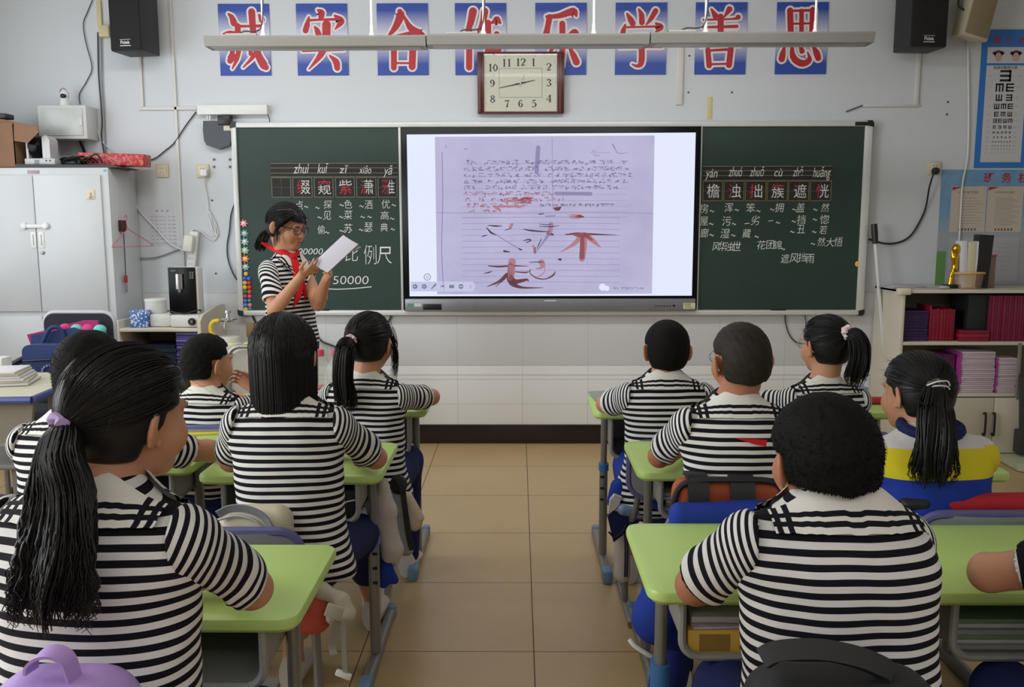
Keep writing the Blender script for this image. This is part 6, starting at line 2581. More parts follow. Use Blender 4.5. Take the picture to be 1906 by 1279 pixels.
def face_marks(root, c, R, s):
  P = lambda x, y, z: c + R @ (np.array([x, y, z]) * s)
  b = MB()
  for q in (-1, 1):
    b.tube([P(q * (0.030 + u), 0.0925 - 14 * u * u - 0.10 * max(0, u), 0.0015 - 9 * u * u) for u in np.linspace(-0.014, 0.015, 9)], 0.0016 * s, 6)
  b.build('eyelashes', HAIR, root)
  b = MB()
  for q in (-1, 1):
    b.tube([P(q * (0.030 + u), 0.0935 - 16 * u * u - 0.12 * max(0, u), 0.026 - 6 * u * u) for u in np.linspace(-0.016, 0.018, 9)], [0.0016 * s * (1 - 0.4 * abs(k - 3) / 5) for k in range(9)], 6)
  b.build('eyebrows', HAIR, root)
  b = MB()
  b.tube([P(u, 0.0955 - 16 * u * u, -0.0535 - 2.5 * u * u) for u in np.linspace(-0.018, 0.018, 11)], [0.0012 + 0.0026 * s * math.sin(PI * k / 10) for k in range(11)], 8)
  b.tube([P(u, 0.0935 - 16 * u * u, -0.0645 + 6 * u * u) for u in np.linspace(-0.016, 0.016, 11)], [0.0012 + 0.003 * s * math.sin(PI * k / 10) for k in range(11)], 8)
  b.build('lips', mat('lip_pink', (186, 110, 100), 0.45, vary=0.04), root)


def glasses(root, c, R, s, m=None, k_=1.0):
  P = lambda x, y, z: c + R @ (np.array([x, y, z]) * s)
  b = MB()
  for q in (-1, 1):
    b.tube([P(q * 0.033 + 0.023 * math.cos(2 * PI * k / 28), 0.102 - 0.10 * (0.033 + q * 0.023 * math.cos(2 * PI * k / 28)) ** 2 / 0.033, 0.002 + 0.019 * math.sin(2 * PI * k / 28)) for k in range(28)], 0.0013 * k_ * s, 6, closed=True)
    b.tube([P(q * 0.056, 0.094, 0.010), P(q * 0.074, 0.06, 0.012), P(q * 0.081, 0.0, 0.012), P(q * 0.084, -0.022, 0.0), P(q * 0.083, -0.034, -0.014)], 0.0016 * k_ * s, 6)
  b.tube([P(-0.010, 0.103, 0.006), P(0, 0.106, 0.009), P(0.010, 0.103, 0.006)], 0.0014 * s, 6)
  gl = b.build('glasses', m or M_METAL, root)
  for q in (-1, 1):
    b = MB()
    b.smooth = False
    b.poly([P(q * 0.033 + 0.022 * math.cos(2 * PI * k / 24), 0.1015 - 0.1 * (0.033) ** 2 / 0.033, 0.002 + 0.018 * math.sin(2 * PI * k / 24)) for k in range(24)])
    b.build('lens', M_LENSG, gl)
  return gl


# ------------------------------------------------------------------ the class
UP = (0, 0, 1.0)
FW = (0, 1.0, 0)
DN = (0, 0, -1.0)


def on_desk(N, sL=0.0, sR=0.0, y=0.24, z=DT + 0.035, inw=0.10, wid=0.22):
  """both forearms folded on the desk before the body"""
  return {-1: ((N[0] - wid + sL, N[1] + y - 0.05, z + 0.02), (N[0] - inw + sL + 0.02, N[1] + y + 0.13, z), (0.9, 0.25, -0.05), DN, 0.4),
      1: ((N[0] + wid + sR, N[1] + y - 0.05, z + 0.02), (N[0] + inw + sR - 0.02, N[1] + y + 0.13, z + 0.01), (-0.9, 0.3, -0.05), DN, 0.4)}


# the thick haired near child in front, right of the aisle
N = np.array([0.550, 1.475, 1.030])
person('person from behind with thick short black hair and striped shirt, nearest on the right',
   N, 0.03, ((0.528, 1.50, 1.064), 0.14, 0.04, 0.0), {-1: ((0.335, 1.60, 0.80), (0.47, 1.79, 0.755), (0.9, 0.3, 0), DN, 0.3), 1: ((0.655, 1.70, 0.775), (0.58, 1.84, 0.755), (-0.9, 0.3, 0), DN, 0.3)},
   s=1.06, hs=0.97, lean=0.06, widths=1.04, shoff={1: (-0.034, 0.03, -0.012)}, seed=4, skin_=SKIN2, sleeve=0.78,
   hair=lambda c, R, s, p: hair_short(c, R, s, 0.0195, -0.020, HAIRB, p, 4, 9000, 0.009))

# the child with the long ponytail in front, left of the aisle
N = np.array([-0.655, 1.33, 1.090])


def ponytail_near(c, R, s, p):
  tie = at(118, 800, 1.285)
  hair_pony(c, R, s, tie, [at(108, 860, 1.235), at(112, 930, 1.195), at(105, 1020, 1.175), at(95, 1100, 1.165), at(92, 1165, 1.165)], p, 21, 1500, 900, 0.043, 0.00125, 60, 0.016, spread=1.9)
  tie_ring('hair_tie', mat('lilac_hair_tie', (168, 142, 188), 0.7, vary=0.1), tie, (-0.6, -0.6, -0.35), 0.019, 0.010, p)


person('person from behind with a long ponytail in a lilac tie, nearest on the left', N, -0.12, ((-0.622, 1.375, 1.170), -0.50, -0.05, 0.04),
   {-1: ((-0.87, 1.42, 0.85), (-0.78, 1.66, 0.76), (0.8, 0.5, 0), DN, 0.3), 1: ((-0.475, 1.50, 0.835), (-0.57, 1.73, 0.765), (-0.8, 0.4, 0), DN, 0.3)},
   s=1.04, hs=0.95, lean=0.04, seed=6, hair=ponytail_near, sleeve=0.80)

# bob haired child
N = np.array([-0.637, 2.40, 1.015])
person('person from behind with straight shoulder length black hair and striped shirt', N, 0.0, ((-0.652, 2.43, 1.112), 0.0, 0.05, 0.0),
   {-1: ((-0.835, 2.50, 0.80), (-0.74, 2.72, 0.755), (0.8, 0.4, 0), DN, 0.3), 1: ((-0.435, 2.62, 0.775), (-0.54, 2.80, 0.755), (-0.8, 0.4, 0), DN, 0.3)},
   s=0.98, hs=1.0, lean=0.03, seed=8, legs='shorts', hair=lambda c, R, s, p: hair_bob(c, R, s, 0.958, p, 9), sleeve=0.74, flare=0.12,
   knees={1: ((-0.53, 2.82, 0.46), (-0.535, 3.10, 0.10))})

# child behind the long ponytail
N = np.array([-1.235, 2.40, 0.965])
person('person with cropped black hair mostly hidden behind the long ponytail child', N, -0.10, ((-1.195, 2.43, 1.062), -0.1, 0.0, 0.08),
   {-1: ((-1.42, 2.58, 0.78), (-1.30, 2.80, 0.755), (0.8, 0.4, 0), DN, 0.3), 1: ((-0.955, 2.66, 0.785), (-1.06, 2.83, 0.755), (0.95, -0.30, -0.05), DN, 0.35, -1)},
   s=0.98, hs=1.02, lean=0.05, seed=10, hair=lambda c, R, s, p: hair_short(c, R, s, 0.014, -0.055, HAIRB, p, 5, 2400, 0.010))

# child showing his ear, front left
N = np.array([-1.195, 3.33, 0.862])
person('person with short black hair turning right to show one ear, front left row', N, -0.12, ((-1.20, 3.365, 0.948), -0.62, 0.0, 0.03),
   {-1: ((-1.40, 3.50, 0.76), (-1.27, 3.70, 0.755), (0.8, 0.4, 0), DN, 0.3), 1: ((-1.00, 3.52, 0.775), (-1.075, 3.53, 0.815), (-0.5, 0.05, 0.45), (-0.3, -0.9, -0.1), 1.0)},
   s=0.94, hs=0.96, lean=0.08, seed=12, hair=lambda c, R, s, p: hair_short(c, R, s, 0.012, -0.05, HAIRB, p, 6, 2200, 0.009))

# ponytail child, front left of the aisle
N = np.array([-0.585, 3.35, 0.915])


def ponytail_front(c, R, s, p):
  tie = (-0.624, 3.262, 1.052)
  hair_pony(c, R, s, tie, [(-0.640, 3.225, 1.02), (-0.648, 3.215, 0.92), (-0.640, 3.22, 0.84), (-0.648, 3.22, 0.785)], p, 31, 700, 300, 0.040, 0.0013, 40, 0.014, spread=1.0)
  tie_ring('hair_tie', mat('pale_pink_hair_tie', (224, 190, 196), 0.6), tie, (-0.3, -0.9, -0.2), 0.016, 0.008, p)
  # long side locks in front of the ears
  r = np.random.default_rng(5)
  n = 90
  t = np.linspace(0, 1, 10)
  base = np.array([c + R @ (np.array([0.078, 0.03, 0.03 + 0.02 * r.normal()]) * s) for _ in range(n)]) + r.normal(size=(n, 3)) * 0.006
  P = base[:, None] + np.stack([0.016 * np.sin(t * 2.6), -0.01 * t, -0.14 * t], 1)[None] * r.uniform(0.7, 1.1, n)[:, None, None]
  V, F = strands(P, np.linspace(1, 0.4, 10) * 0.0012)
  qmesh('side_lock', V, F, HAIR, p)


person('person from behind with ponytail in a pale pink tie, front row left of the aisle', N, -0.08, ((-0.573, 3.38, 1.022), -0.25, 0.0, 0.0),
   {-1: ((-0.78, 3.46, 0.77), (-0.68, 3.70, 0.755), (0.8, 0.4, 0), DN, 0.3), 1: ((-0.358, 3.58, 0.775), (-0.47, 3.72, 0.755), (-0.8, 0.4, 0), DN, 0.3)},
   s=0.96, hs=1.0, lean=0.03, seed=14, hair=ponytail_front, sleeve=0.72, flare=0.1)

# child in the front row right of the aisle
N = np.array([0.553, 3.28, 0.928])
person('person from behind with both ears showing, front row right of the aisle', N, 0.0, ((0.560, 3.31, 1.003), 0.0, 0.0, 0.0),
   {-1: ((0.345, 3.46, 0.77), (0.46, 3.66, 0.755), (0.8, 0.4, 0), DN, 0.3), 1: ((0.76, 3.46, 0.775), (0.66, 3.66, 0.755), (-0.8, 0.4, 0), DN, 0.3)},
   s=1.0, hs=0.98, lean=0.05, seed=16, legs='royal', hair=lambda c, R, s, p: hair_short(c, R, s, 0.013, -0.062, HAIRB, p, 7, 2200, 0.006), flare=0.22)

# cropped child with glasses
N = np.array([0.600, 2.40, 1.012])


def scarf_peek(root, hc, HR, hs, N, R, s, so):
  b = MB()
  p = N + R @ np.array([0.028, -0.112, -0.105]) * s
  b.add([p + R @ np.array(q) for q in ((-0.055, -0.004, 0.006), (0.03, -0.006, 0.002), (0.028, -0.007, -0.016), (0.0, -0.007, -0.011))], [[0, 1, 2, 3]])
  b.build('red_scarf', M_REDSCARF, root)


def boy_glasses(root, hc, HR, hs, N, R, s, so):
  glasses(root, hc, HR, hs)
  scarf_peek(root, hc, HR, hs, N, R, s, so)


person('person from behind with cropped dark hair and silver glasses turned slightly left', N, 0.0, ((0.615, 2.425, 1.100), 0.22, 0.04, -0.05),
   {-1: ((0.425, 2.60, 0.785), (0.53, 2.79, 0.755), (0.8, 0.4, 0), DN, 0.3), 1: ((0.79, 2.58, 0.79), (0.69, 2.79, 0.755), (-0.8, 0.4, 0), DN, 0.3)},
   s=0.96, hs=0.93, lean=0.05, seed=18, skin_=SKIN2, hair=lambda c, R, s, p: hair_short(c, R, s, 0.009, -0.050, HAIRC, p, 8, 3000, 0.006), extra=boy_glasses)

# front right child
N = np.array([1.155, 3.30, 0.905])


def ponytail_right(c, R, s, p):
  tie = (1.212, 3.235, 1.082)
  hair_pony(c, R, s, tie, [(1.235, 3.20, 1.06), (1.242, 3.19, 0.99), (1.232, 3.195, 0.93), (1.228, 3.20, 0.885)], p, 41, 600, 260, 0.040, 0.0013, 90, 0.013, spread=0.8)
  tie_ring('hair_tie', mat('white_pink_scrunchie', (232, 214, 216), 0.7, vary=0.08), tie, (0.4, -0.8, 0.3), 0.018, 0.012, p)


person('person from behind with high ponytail in a white scrunchie, front right row', N, 0.1, ((1.165, 3.33, 1.018), 0.35, 0.0, 0.0),
   {-1: ((0.955, 3.46, 0.775), (1.05, 3.68, 0.755), (0.8, 0.4, 0), DN, 0.3), 1: ((1.34, 3.46, 0.77), (1.26, 3.68, 0.755), (-0.8, 0.4, 0), DN, 0.3)},
   s=0.94, hs=0.98, lean=0.05, seed=20, hair=ponytail_right, extra=lambda root, hc, HR, hs, N, R, s, so: glasses(root, hc, HR, hs))

# child in the banded jacket
N = np.array([1.115, 2.36, 0.945])


def ponytail_jacket(c, R, s, p):
  tie = at(1740, 724, 2.29)
  hair_pony(c, R, s, tie, [at(1742, 760, 2.24), at(1742, 820, 2.21), at(1738, 870, 2.205), at(1735, 905, 2.21)], p, 51, 900, 480, 0.046, 0.0013, 80, 0.015, spread=1.3)
  tie_ring('hair_tie', mat('black_white_hair_tie', (70, 68, 70), 0.5, vary=0.6, nscale=120), tie, (0.2, -0.9, -0.3), 0.021, 0.009, p)
  b = MB()
  for q in (0.0, 0.35):
    b.tube(spline([np.array(tie) + (-0.03, -0.016 - q * 0.01, 0.002 + q * 0.03), np.array(tie) + (-0.012, -0.032, 0.014 + q * 0.03), np.array(tie) + (0.016, -0.03, 0.012 + q * 0.04), np.array(tie) + (0.03, -0.018, 0.002 + q * 0.03)], 12), 0.0022, 6)
  b.build('tie_trim', M_WHITE, p)


def jacket_neck(root, hc, HR, hs, N, R, s, so):
  b = MB()
  C = [N + R @ np.array([0.075 * math.cos(a), 0.062 * math.sin(a) - 0.01, -0.012 + 0.012 * math.sin(a)]) for a in np.linspace(0, 2 * PI, 25)[:-1]]
  b.tube(C, 0.016, 8, closed=True)
  b.build('jacket_collar', M_NAVY, so)


person('person with long low ponytail in a white, yellow and blue banded jacket', N, 0.05, ((1.095, 2.40, 1.012), 0.38, -0.06, 0.05),
   {-1: ((0.955, 2.58, 0.775), (1.02, 2.79, 0.755), (0.8, 0.4, 0), DN, 0.3), 1: ((1.315, 2.54, 0.775), (1.23, 2.75, 0.755), (-0.8, 0.4, 0), DN, 0.3)},
   s=0.98, hs=0.95, lean=0.10, seed=22, hair=ponytail_jacket, shirt='jacket', collar=False, long_sleeve=True, legs='royal', extra=jacket_neck, widths=1.02)

# the child whose forearm shows at the right edge
N = np.array([1.13, 1.47, 1.0])
person('person cut off by the right edge, only bare elbow and striped sleeve showing', N, 0.0, ((1.14, 1.50, 1.08), 0.0, 0.0, 0.0),
   {-1: ((0.885, 1.60, 0.825), (1.0, 1.82, 0.755), (0.85, 0.4, 0), DN, 0.3), 1: ((1.36, 1.60, 0.80), (1.26, 1.80, 0.755), (-0.8, 0.4, 0), DN, 0.3)},
   s=1.0, hs=1.0, lean=0.05, seed=24, hair=lambda c, R, s, p: hair_short(c, R, s, 0.014, -0.06, HAIRB, p, 9, 0), sleeve=0.62)

# ================================================================== THE READING GIRL
def on_cloth(px, py, y0=3.9, y1=5.2, lift=0.006):
  """the point of the last shirt that the ray through (px, py) meets first"""
  ys = np.linspace(y0, y1, 500)
  d = ray(px, py)
  P = np.array([d * (y / d[1]) + np.array([0, 0, CAMH]) for y in ys])
  v = CLOTH[0].sample(np.clip(P, CLOTH[0].lo, CLOTH[0].lo + (CLOTH[0].n - 2) * CLOTH[0].h))
  k = int(np.argmax(v < lift))
  return P[k if v[k] < lift else len(P) // 2]


def hair_reader(c, R, s, p):
  tie = at(497, 432, 4.60)
  hair_pony(c, R, s, tie, [at(489, 444, 4.60), at(485, 456, 4.61), at(484, 468, 4.62)], p, 61, 800, 220, 0.030, 0.0014, 14, 0.013, spread=0.9)
  tie_ring('hair_tie', M_BLACK, tie, (-0.7, -0.2, -0.5), 0.014, 0.006, p)
  r = np.random.default_rng(8)
  for q, n in ((1, 46), (-1, 16)):
    t = np.linspace(0, 1, 12)
    base = np.array([c + R @ (np.array([q * (0.030 + 0.028 * r.random()), 0.074 - 0.016 * r.random(), 0.076 - 0.012 * r.random()]) * s) for _ in range(n)])
    L = r.uniform(0.8, 1.1, n)[:, None, None]
    loc = np.stack([q * 0.056 * np.minimum(1, t * 2.2), 0.006 - 0.062 * np.minimum(1, t * 1.6) + 0.02 * t * t, -0.155 * t ** 1.2], 1)
    P = base[:, None] + (loc @ R.T)[None] * L + r.normal(size=(n, 1, 3)) * 0.003
    V, F = strands(P, np.linspace(1, 0.4, 12) * 0.0013)
    qmesh('side_lock', V, F, HAIR, p)


def reader_scarf(root, hc, HR, hs, N, R, s, so):
  glasses(root, hc, HR, hs * 1.02, M_BLACK, 1.5)
  face_marks(root, hc, HR, hs)
  b = MB()

  def band(pts, w):
    P = spline([on_cloth(x, y, lift=0.012) for x, y in pts], 14)
    W = np.interp(np.linspace(0, 1, 14), np.linspace(0, 1, len(w)), w)
    T = np.gradient(P, axis=0)
    T /= np.linalg.norm(T, axis=1)[:, None]
    n = np.array([0.1, -1.0, 0.25])
    S = np.cross(T, n)
    S /= np.linalg.norm(S, axis=1)[:, None]
    G = []
    for k in range(14):
      G.append([P[k] + S[k] * W[k] * u + np.array([0, -0.006, 0.002]) * (1 - (2 * u) ** 2) for u in np.linspace(-0.5, 0.5, 7)])
    b.grid(G)
  band([(487, 452), (505, 461), (524, 469), (542, 477)], [0.012, 0.026, 0.034, 0.03])
  band([(556, 466), (552, 472), (547, 478)], [0.016, 0.022, 0.026])
  band([(545, 476), (549, 500), (556, 530), (553, 556), (546, 572)], [0.03, 0.05, 0.05, 0.03, 0.003])
  band([(549, 480), (559, 510), (566, 540), (569, 562)], [0.02, 0.03, 0.02, 0.003])
  k = on_cloth(546, 478, lift=0.016)
  b.ball(k, (0.022, 0.014, 0.020), 14)
  b.build('red_scarf', M_REDSCARF, root)


N = np.array([-1.185, 4.56, 1.335])
wR, wL = at(563, 511, 4.27), at(607, 520, 4.30)
eR, eL = at(511, 578, 4.36), at(592, 566, 4.46)
pa, pb = at(597, 503, 4.22), at(652, 446, 4.12)
pd = (pb - pa) / np.linalg.norm(pb - pa)
person('person standing with glasses and red scarf, reading from white papers',
   N, -2.0, ((-1.182, 4.535, 1.468), -1.98, -0.22, 0.0),
   {1: (eR, wR, at(592, 497, 4.22) - wR, (0.25, 0.2, 0.9), 0.75, 1), -1: (eL, wL, at(618, 497, 4.24) - wL, (-0.35, -0.55, 0.35), 1.35, -1)},
   s=1.0, hs=1.0, lean=-0.01, seed=33, stand=True, hemz=-0.47, h=0.0042, hair=hair_reader, extra=reader_scarf, sleeve=0.72, collar_z=-0.06, collar_w=0.11, widths=0.98, jaw=0.97)
b = MB()
b.smooth = True
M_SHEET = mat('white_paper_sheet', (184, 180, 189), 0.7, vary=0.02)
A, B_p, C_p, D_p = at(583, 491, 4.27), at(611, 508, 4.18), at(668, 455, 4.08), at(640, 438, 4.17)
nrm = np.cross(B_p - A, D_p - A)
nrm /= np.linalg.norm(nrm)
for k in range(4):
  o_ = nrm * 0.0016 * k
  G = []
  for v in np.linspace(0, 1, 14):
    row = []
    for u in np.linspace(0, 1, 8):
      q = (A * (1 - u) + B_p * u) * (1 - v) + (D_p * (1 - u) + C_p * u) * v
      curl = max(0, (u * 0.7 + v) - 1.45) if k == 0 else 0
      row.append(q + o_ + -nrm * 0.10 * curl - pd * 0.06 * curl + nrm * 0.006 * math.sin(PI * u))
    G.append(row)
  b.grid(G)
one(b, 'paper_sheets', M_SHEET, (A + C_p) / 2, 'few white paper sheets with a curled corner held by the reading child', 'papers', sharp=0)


# ================================================================== LEFT: METAL CABINET AND WHAT STANDS ON IT
M_ENAM = mat('pale_grey_cabinet_enamel', (200, 203, 206), 0.35, vary=0.02, nscale=5)
M_GAP = mat('dark_gap', (96, 98, 102), 0.8, vary=0)
cx0, cx1, cy0, cy1, cz = -3.42, -2.51, 5.48, 5.88, 1.83
cab = thing('metal_cabinet', ((cx0 + cx1) / 2, 5.68, 0), 'tall pale grey metal cabinet with double doors in the left corner', 'cabinet')
b = MB()
b.box((cx0, cy0 + 0.006, 0), (cx1, cy1, cz), 0.006)
b.build('body', M_ENAM, cab)
xm = at(70, 450, cy0)[0]
zt1, zt0, zb1 = cz - 0.045, at(100, 580, cy0)[2], at(100, 588, cy0)[2]
for nm, x0, x1, z0, z1 in (('door', cx0 + 0.02, xm - 0.002, zt0, zt1), ('door', xm + 0.002, cx1 - 0.045, zt0, zt1), ('door', cx0 + 0.02, xm - 0.002, 0.06, zb1), ('door', xm + 0.002, cx1 - 0.045, 0.06, zb1)):
  b = MB()
  b.box((x0, cy0 - 0.008, z0), (x1, cy0 + 0.01, z1), 0.004)
  d_ = b.build(nm, M_ENAM, cab)
  if z0 > 0.5:
    px = 62 if x0 < xm - 0.1 else 77
    a, c = at(px - 6, 432, cy0 - 0.012), at(px + 6, 462, cy0 - 0.012)
    b = MB()
    b.box((a[0], cy0 - 0.012, c[2]), (c[0], cy0 - 0.004, a[2]), 0.003)
    h_ = b.build('handle', M_WHITE, d_)
    b = MB()
    b.box((a[0] + 0.012, cy0 - 0.0128, c[2] + 0.015), (c[0] - 0.012, cy0 - 0.006, a[2] - 0.012), 0.003)
    b.build('finger_recess', mat('recess_grey', (150, 152, 156), 0.5), h_)
    if px == 77:
      p = at(80, 470.5, cy0 - 0.008)
      b = MB()
      b.lathe((p[0], cy0 - 0.008, p[2]), [(0.011, 0), (0.011, -0.005), (0.006, -0.008)], 16, 1)
      b.build('lock', M_METAL, d_)
b = MB()
a, c = at(50, 317, cy0), at(72, 323, cy0)
b.box((a[0], cy0 + 0.002, c[2]), (c[0], cy0 + 0.007, a[2]), 0.001)
b.build('name_plate', mat('plate_print', (170, 140, 150), 0.5, vary=0.5, nscale=140), cab)
b = MB()
a, c = at(192, 315, cy0), at(197, 319, cy0)
b.box((a[0], cy0 + 0.003, c[2]), (c[0], cy0 + 0.007, a[2]))
b.build('blue_sticker', mat('sticker_blue', (90, 180, 210), 0.5), cab)
t = thing('child_lock', at(67, 421, cy0 - 0.02), 'white child safety lock strap joining both upper cabinet doors', 'lock')
b = MB()
for x in (46, 86):
  p = at(x, 421, cy0 - 0.008)
  b.lathe((p[0], cy0 - 0.0085, p[2]), [(0.02, 0), (0.02, -0.012), (0.014, -0.018), (0, -0.019)], 20, 1)
b.build('pad', M_WHITE, t)
b = MB()
p, q = at(46, 421, cy0 - 0.02), at(86, 421, cy0 - 0.02)
b.box((p[0], cy0 - 0.022, p[2] - 0.011), (q[0], cy0 - 0.016, p[2] + 0.011), 0.003)
b.build('strap', M_WHITE, t)
t = thing('adhesive_hook', at(169, 363, cy0 - 0.01), 'small beige adhesive hook on the right upper cabinet door', 'hook')
b = MB()
a, c = at(160, 353, cy0 - 0.01), at(177, 371, cy0 - 0.01)
b.box((a[0], cy0 - 0.012, c[2]), (c[0], cy0 - 0.0085, a[2]), 0.002)
b.build('pad', mat('beige_pad', (212, 200, 176), 0.5), t)
b = MB()
p = at(169, 362, cy0 - 0.012)
b.tube(spline([p + (0, 0, 0.01), p + (0, -0.004, -0.012), p + (0, -0.012, -0.022), p + (0, -0.014, -0.012)], 10), 0.003, 6)
b.build('hook', M_CHROME, t)

M_CARDB = mat('brown_cardboard', (138, 104, 80), 0.85, vary=0.07, nscale=12)
t = thing('cardboard_box', (-3.25, 5.66, cz), 'open brown cardboard box on the left end of the metal cabinet', 'box')
b = MB()
bx1 = at(30, 300, 5.52)[0]
zb_ = at(5, 222, 5.52)[2]
for lo, hi in (((-3.55, 5.515, cz), (bx1, 5.52, zb_ - 0.02)), ((-3.55, 5.80, cz), (bx1, 5.805, zb_ - 0.02)), ((bx1 - 0.005, 5.515, cz), (bx1, 5.805, zb_ - 0.03)), ((-3.55, 5.515, cz), (bx1, 5.805, cz + 0.005))):
  b.box(lo, hi)
b.build('box_body', M_CARDB, t)
b = MB()
b.prism([at(5, 222, 5.53), at(70, 236, 5.5), at(72, 246, 5.5), at(52, 266, 5.5), at(18, 261, 5.52)], (0, 0.006, 0.001))
b.build('flap', M_CARDB, t)
b = MB()
b.prism([at(-12, 221, 5.52), at(6, 222, 5.53), at(20, 262, 5.52), at(14, 300, 5.515), at(-12, 300, 5.515)], (0, 0.005, 0))
b.build('flap', M_CARDB, t)
b = MB()
p = at(4, 216, 5.62)
b.box(p + np.array([-0.09, -0.05, -0.02]), p + np.array([0.05, 0.05, 0.012]), 0.008)
b.box(p + np.array([-0.09, 0.0, -0.14]), p + np.array([-0.02, 0.04, -0.01]), 0.006)
one(b, 'dark_device', M_DGREY, p + np.array([0, 0, -0.14]), 'dark device poking out of the top of the cardboard box', 'device')

# tracking camera
YK = 5.56
t = thing('tracking_camera', at(76, 308, YK), 'white camera with a black domed lens standing on the metal cabinet', 'camera')
b = MB()
a, c = at(48, 295, YK), at(106, 308, YK)
b.box((a[0], YK - 0.02, c[2]), (c[0], YK + 0.12, a[2]), 0.008)
base = b.build('base', mat('camera_white', (200, 200, 202), 0.35, vary=0.03), t)
b = MB()
for k in range(4):
  p = at(64, 298 + k * 2.2, YK - 0.021)
  b.box((p[0], YK - 0.0215, p[2] - 0.0015), (p[0] + 0.03, YK - 0.019, p[2] + 0.0015))
for x in (86, 93):
  p = at(x, 299, YK - 0.021)
  b.cyl((p[0], YK - 0.0215, p[2]), (p[0], YK - 0.018, p[2]), 0.005, seg=10)
b.build('port', M_BLACK, base)
for x0, x1 in ((50, 57), (80, 97)):
  b = MB()
  a, c = at(x0, 252, YK + 0.02), at(x1, 295, YK + 0.02)
  w_, h_ = c[0] - a[0], a[2] - c[2]
  out = [(a[0], c[2]), (c[0], c[2]), (c[0], a[2] - 0.03), (c[0] - w_ * 0.3, a[2] - 0.008), (c[0] - w_ * 0.6, a[2]), (a[0], a[2] - 0.012)]
  b.prism([(u, YK, v) for u, v in out], (0, 0.1, 0))
  b.build('arm', mat('camera_white', (0, 0, 0)), t)
b = MB()
p = at(69, 273, YK + 0.04)
R = np.eye(3)
b.lathe((p[0] - 0.044, YK + 0.05, p[2]), [(0.0, 0.0), (0.05, 0.004), (0.066, 0.02), (0.07, 0.044), (0.066, 0.068), (0.05, 0.084), (0.0, 0.088)], 28, 2, np.array([[0, 0, 1.0], [0, 1.0, 0], [-1.0, 0, 0]]))
b.build('lens_head', M_BEZEL, t)
b = MB()
a, c = at(33, 305, 5.53), at(226, 312, 5.53)
b.prism([(a[0], 5.5, cz), (c[0] - 0.06, 5.5, cz), (c[0], 5.5, cz + 0.004), (c[0] - 0.06, 5.5, cz + 0.018), (a[0], 5.5, cz + 0.022)], (0, 0.3, 0))
one(b, 'flat_black_case', M_BLACK, (-2.8, 5.6, cz), 'flat black case lying along the top front of the metal cabinet', 'case')
b = MB()
r_ = np.random.default_rng(3)
for k in range(7):
  x0 = 108 + 8 * k
  p = [at(x0 + r_.uniform(-8, 8), 303, 5.62), at(x0 + 10, 296 - r_.uniform(0, 8), 5.6), at(x0 + 24, 293 + r_.uniform(-6, 6), 5.62), at(x0 + 34, 302, 5.6)]
  b.tube(spline(p, 16), 0.006, 6)
p = at(130, 300, 5.63)
b.box(p + np.array([-0.08, -0.02, -0.025]), p + np.array([0.08, 0.02, 0.012]), 0.01)
one(b, 'cable_heap', M_BLACK, at(130, 305, 5.6), 'tangle of black cables between the camera and the red box', 'cables')
M_RBOX = bpy.data.materials.new('red_marbled_box')
M_RBOX.use_nodes = True
t_ = NT(M_RBOX)
t_.link(t_.mix(t_.math('GREATER_THAN', t_.noise(60, 6, 0.75), 0.52), lin((190, 36, 56)), lin((214, 120, 104))), t_.b.inputs['Base Color'])
t_.b.inputs['Roughness'].default_value = 0.4
b = MB()
a, c = at(150, 295, 5.70), at(268, 318, 5.66)
b.box((a[0], 5.66, cz + 0.024), (c[0], 5.78, cz + 0.10), 0.005, roty(0.03))
one(b, 'red_patterned_box', M_RBOX, ((a[0] + c[0]) / 2, 5.7, cz), 'long red marbled box overhanging the right end of the metal cabinet', 'box')


def atx(px, py, X):
  d = ray(px, py)
  return d * (X / d[0]) + np.array([0, 0, CAMH])


XS = cx1 + 0.008
t = thing('wire_hanger', atx(229, 440, XS), 'pink wire coat hanger hooked on the side of the metal cabinet', 'hanger')
b = MB()
hk = atx(231, 408, XS + 0.01)
A_h, B_h, T_h = hk + np.array([-0.005, -0.17, -0.16]), hk + np.array([0.10, 0.16, -0.16]), hk + np.array([0.02, 0.0, -0.06])
b.tube([T_h, A_h, A_h + (0, -0.01, -0.012), B_h + (0, 0.01, -0.012), B_h, T_h], 0.0028, 6)
b.tube(spline([T_h, hk + (0.01, 0, -0.02), hk + (0.01, 0.02, 0.01), hk + (0.01, 0, 0.025), hk + (0.01, -0.02, 0.008)], 14), 0.0028, 6)
b.build('wire_frame', mat('pink_wire', (206, 110, 118), 0.4), t)
t = thing('key_pendant', atx(231, 425, XS), 'dark red key cord with keys hanging down the side of the metal cabinet', 'keys')
b = MB()
p0, p1 = atx(229, 410, XS + 0.015), atx(234, 512, XS + 0.012)
b.tube([p0, p1], 0.003, 6)
b.build('cord', M_CABD, t)
b = MB()
b.box(p0 + np.array([-0.028, -0.02, -0.07]), p0 + np.array([0.012, 0.02, 0.0]), 0.006)
b.build('knot_tassel', mat('dark_red_knot', (70, 26, 34), 0.7), t)
b = MB()
b.box(p1 + np.array([-0.006, -0.018, -0.05]), p1 + np.array([0.006, 0.018, 0.0]), 0.006)
b.build('fob', mat('red_fob', (176, 34, 52), 0.4), t)
b = MB()
for q in (-0.01, 0.01):
  b.box(p1 + np.array([-0.002, q - 0.004, -0.11]), p1 + np.array([0.002, q + 0.004, -0.05]), 0.001)
b.build('key', M_METAL, t)

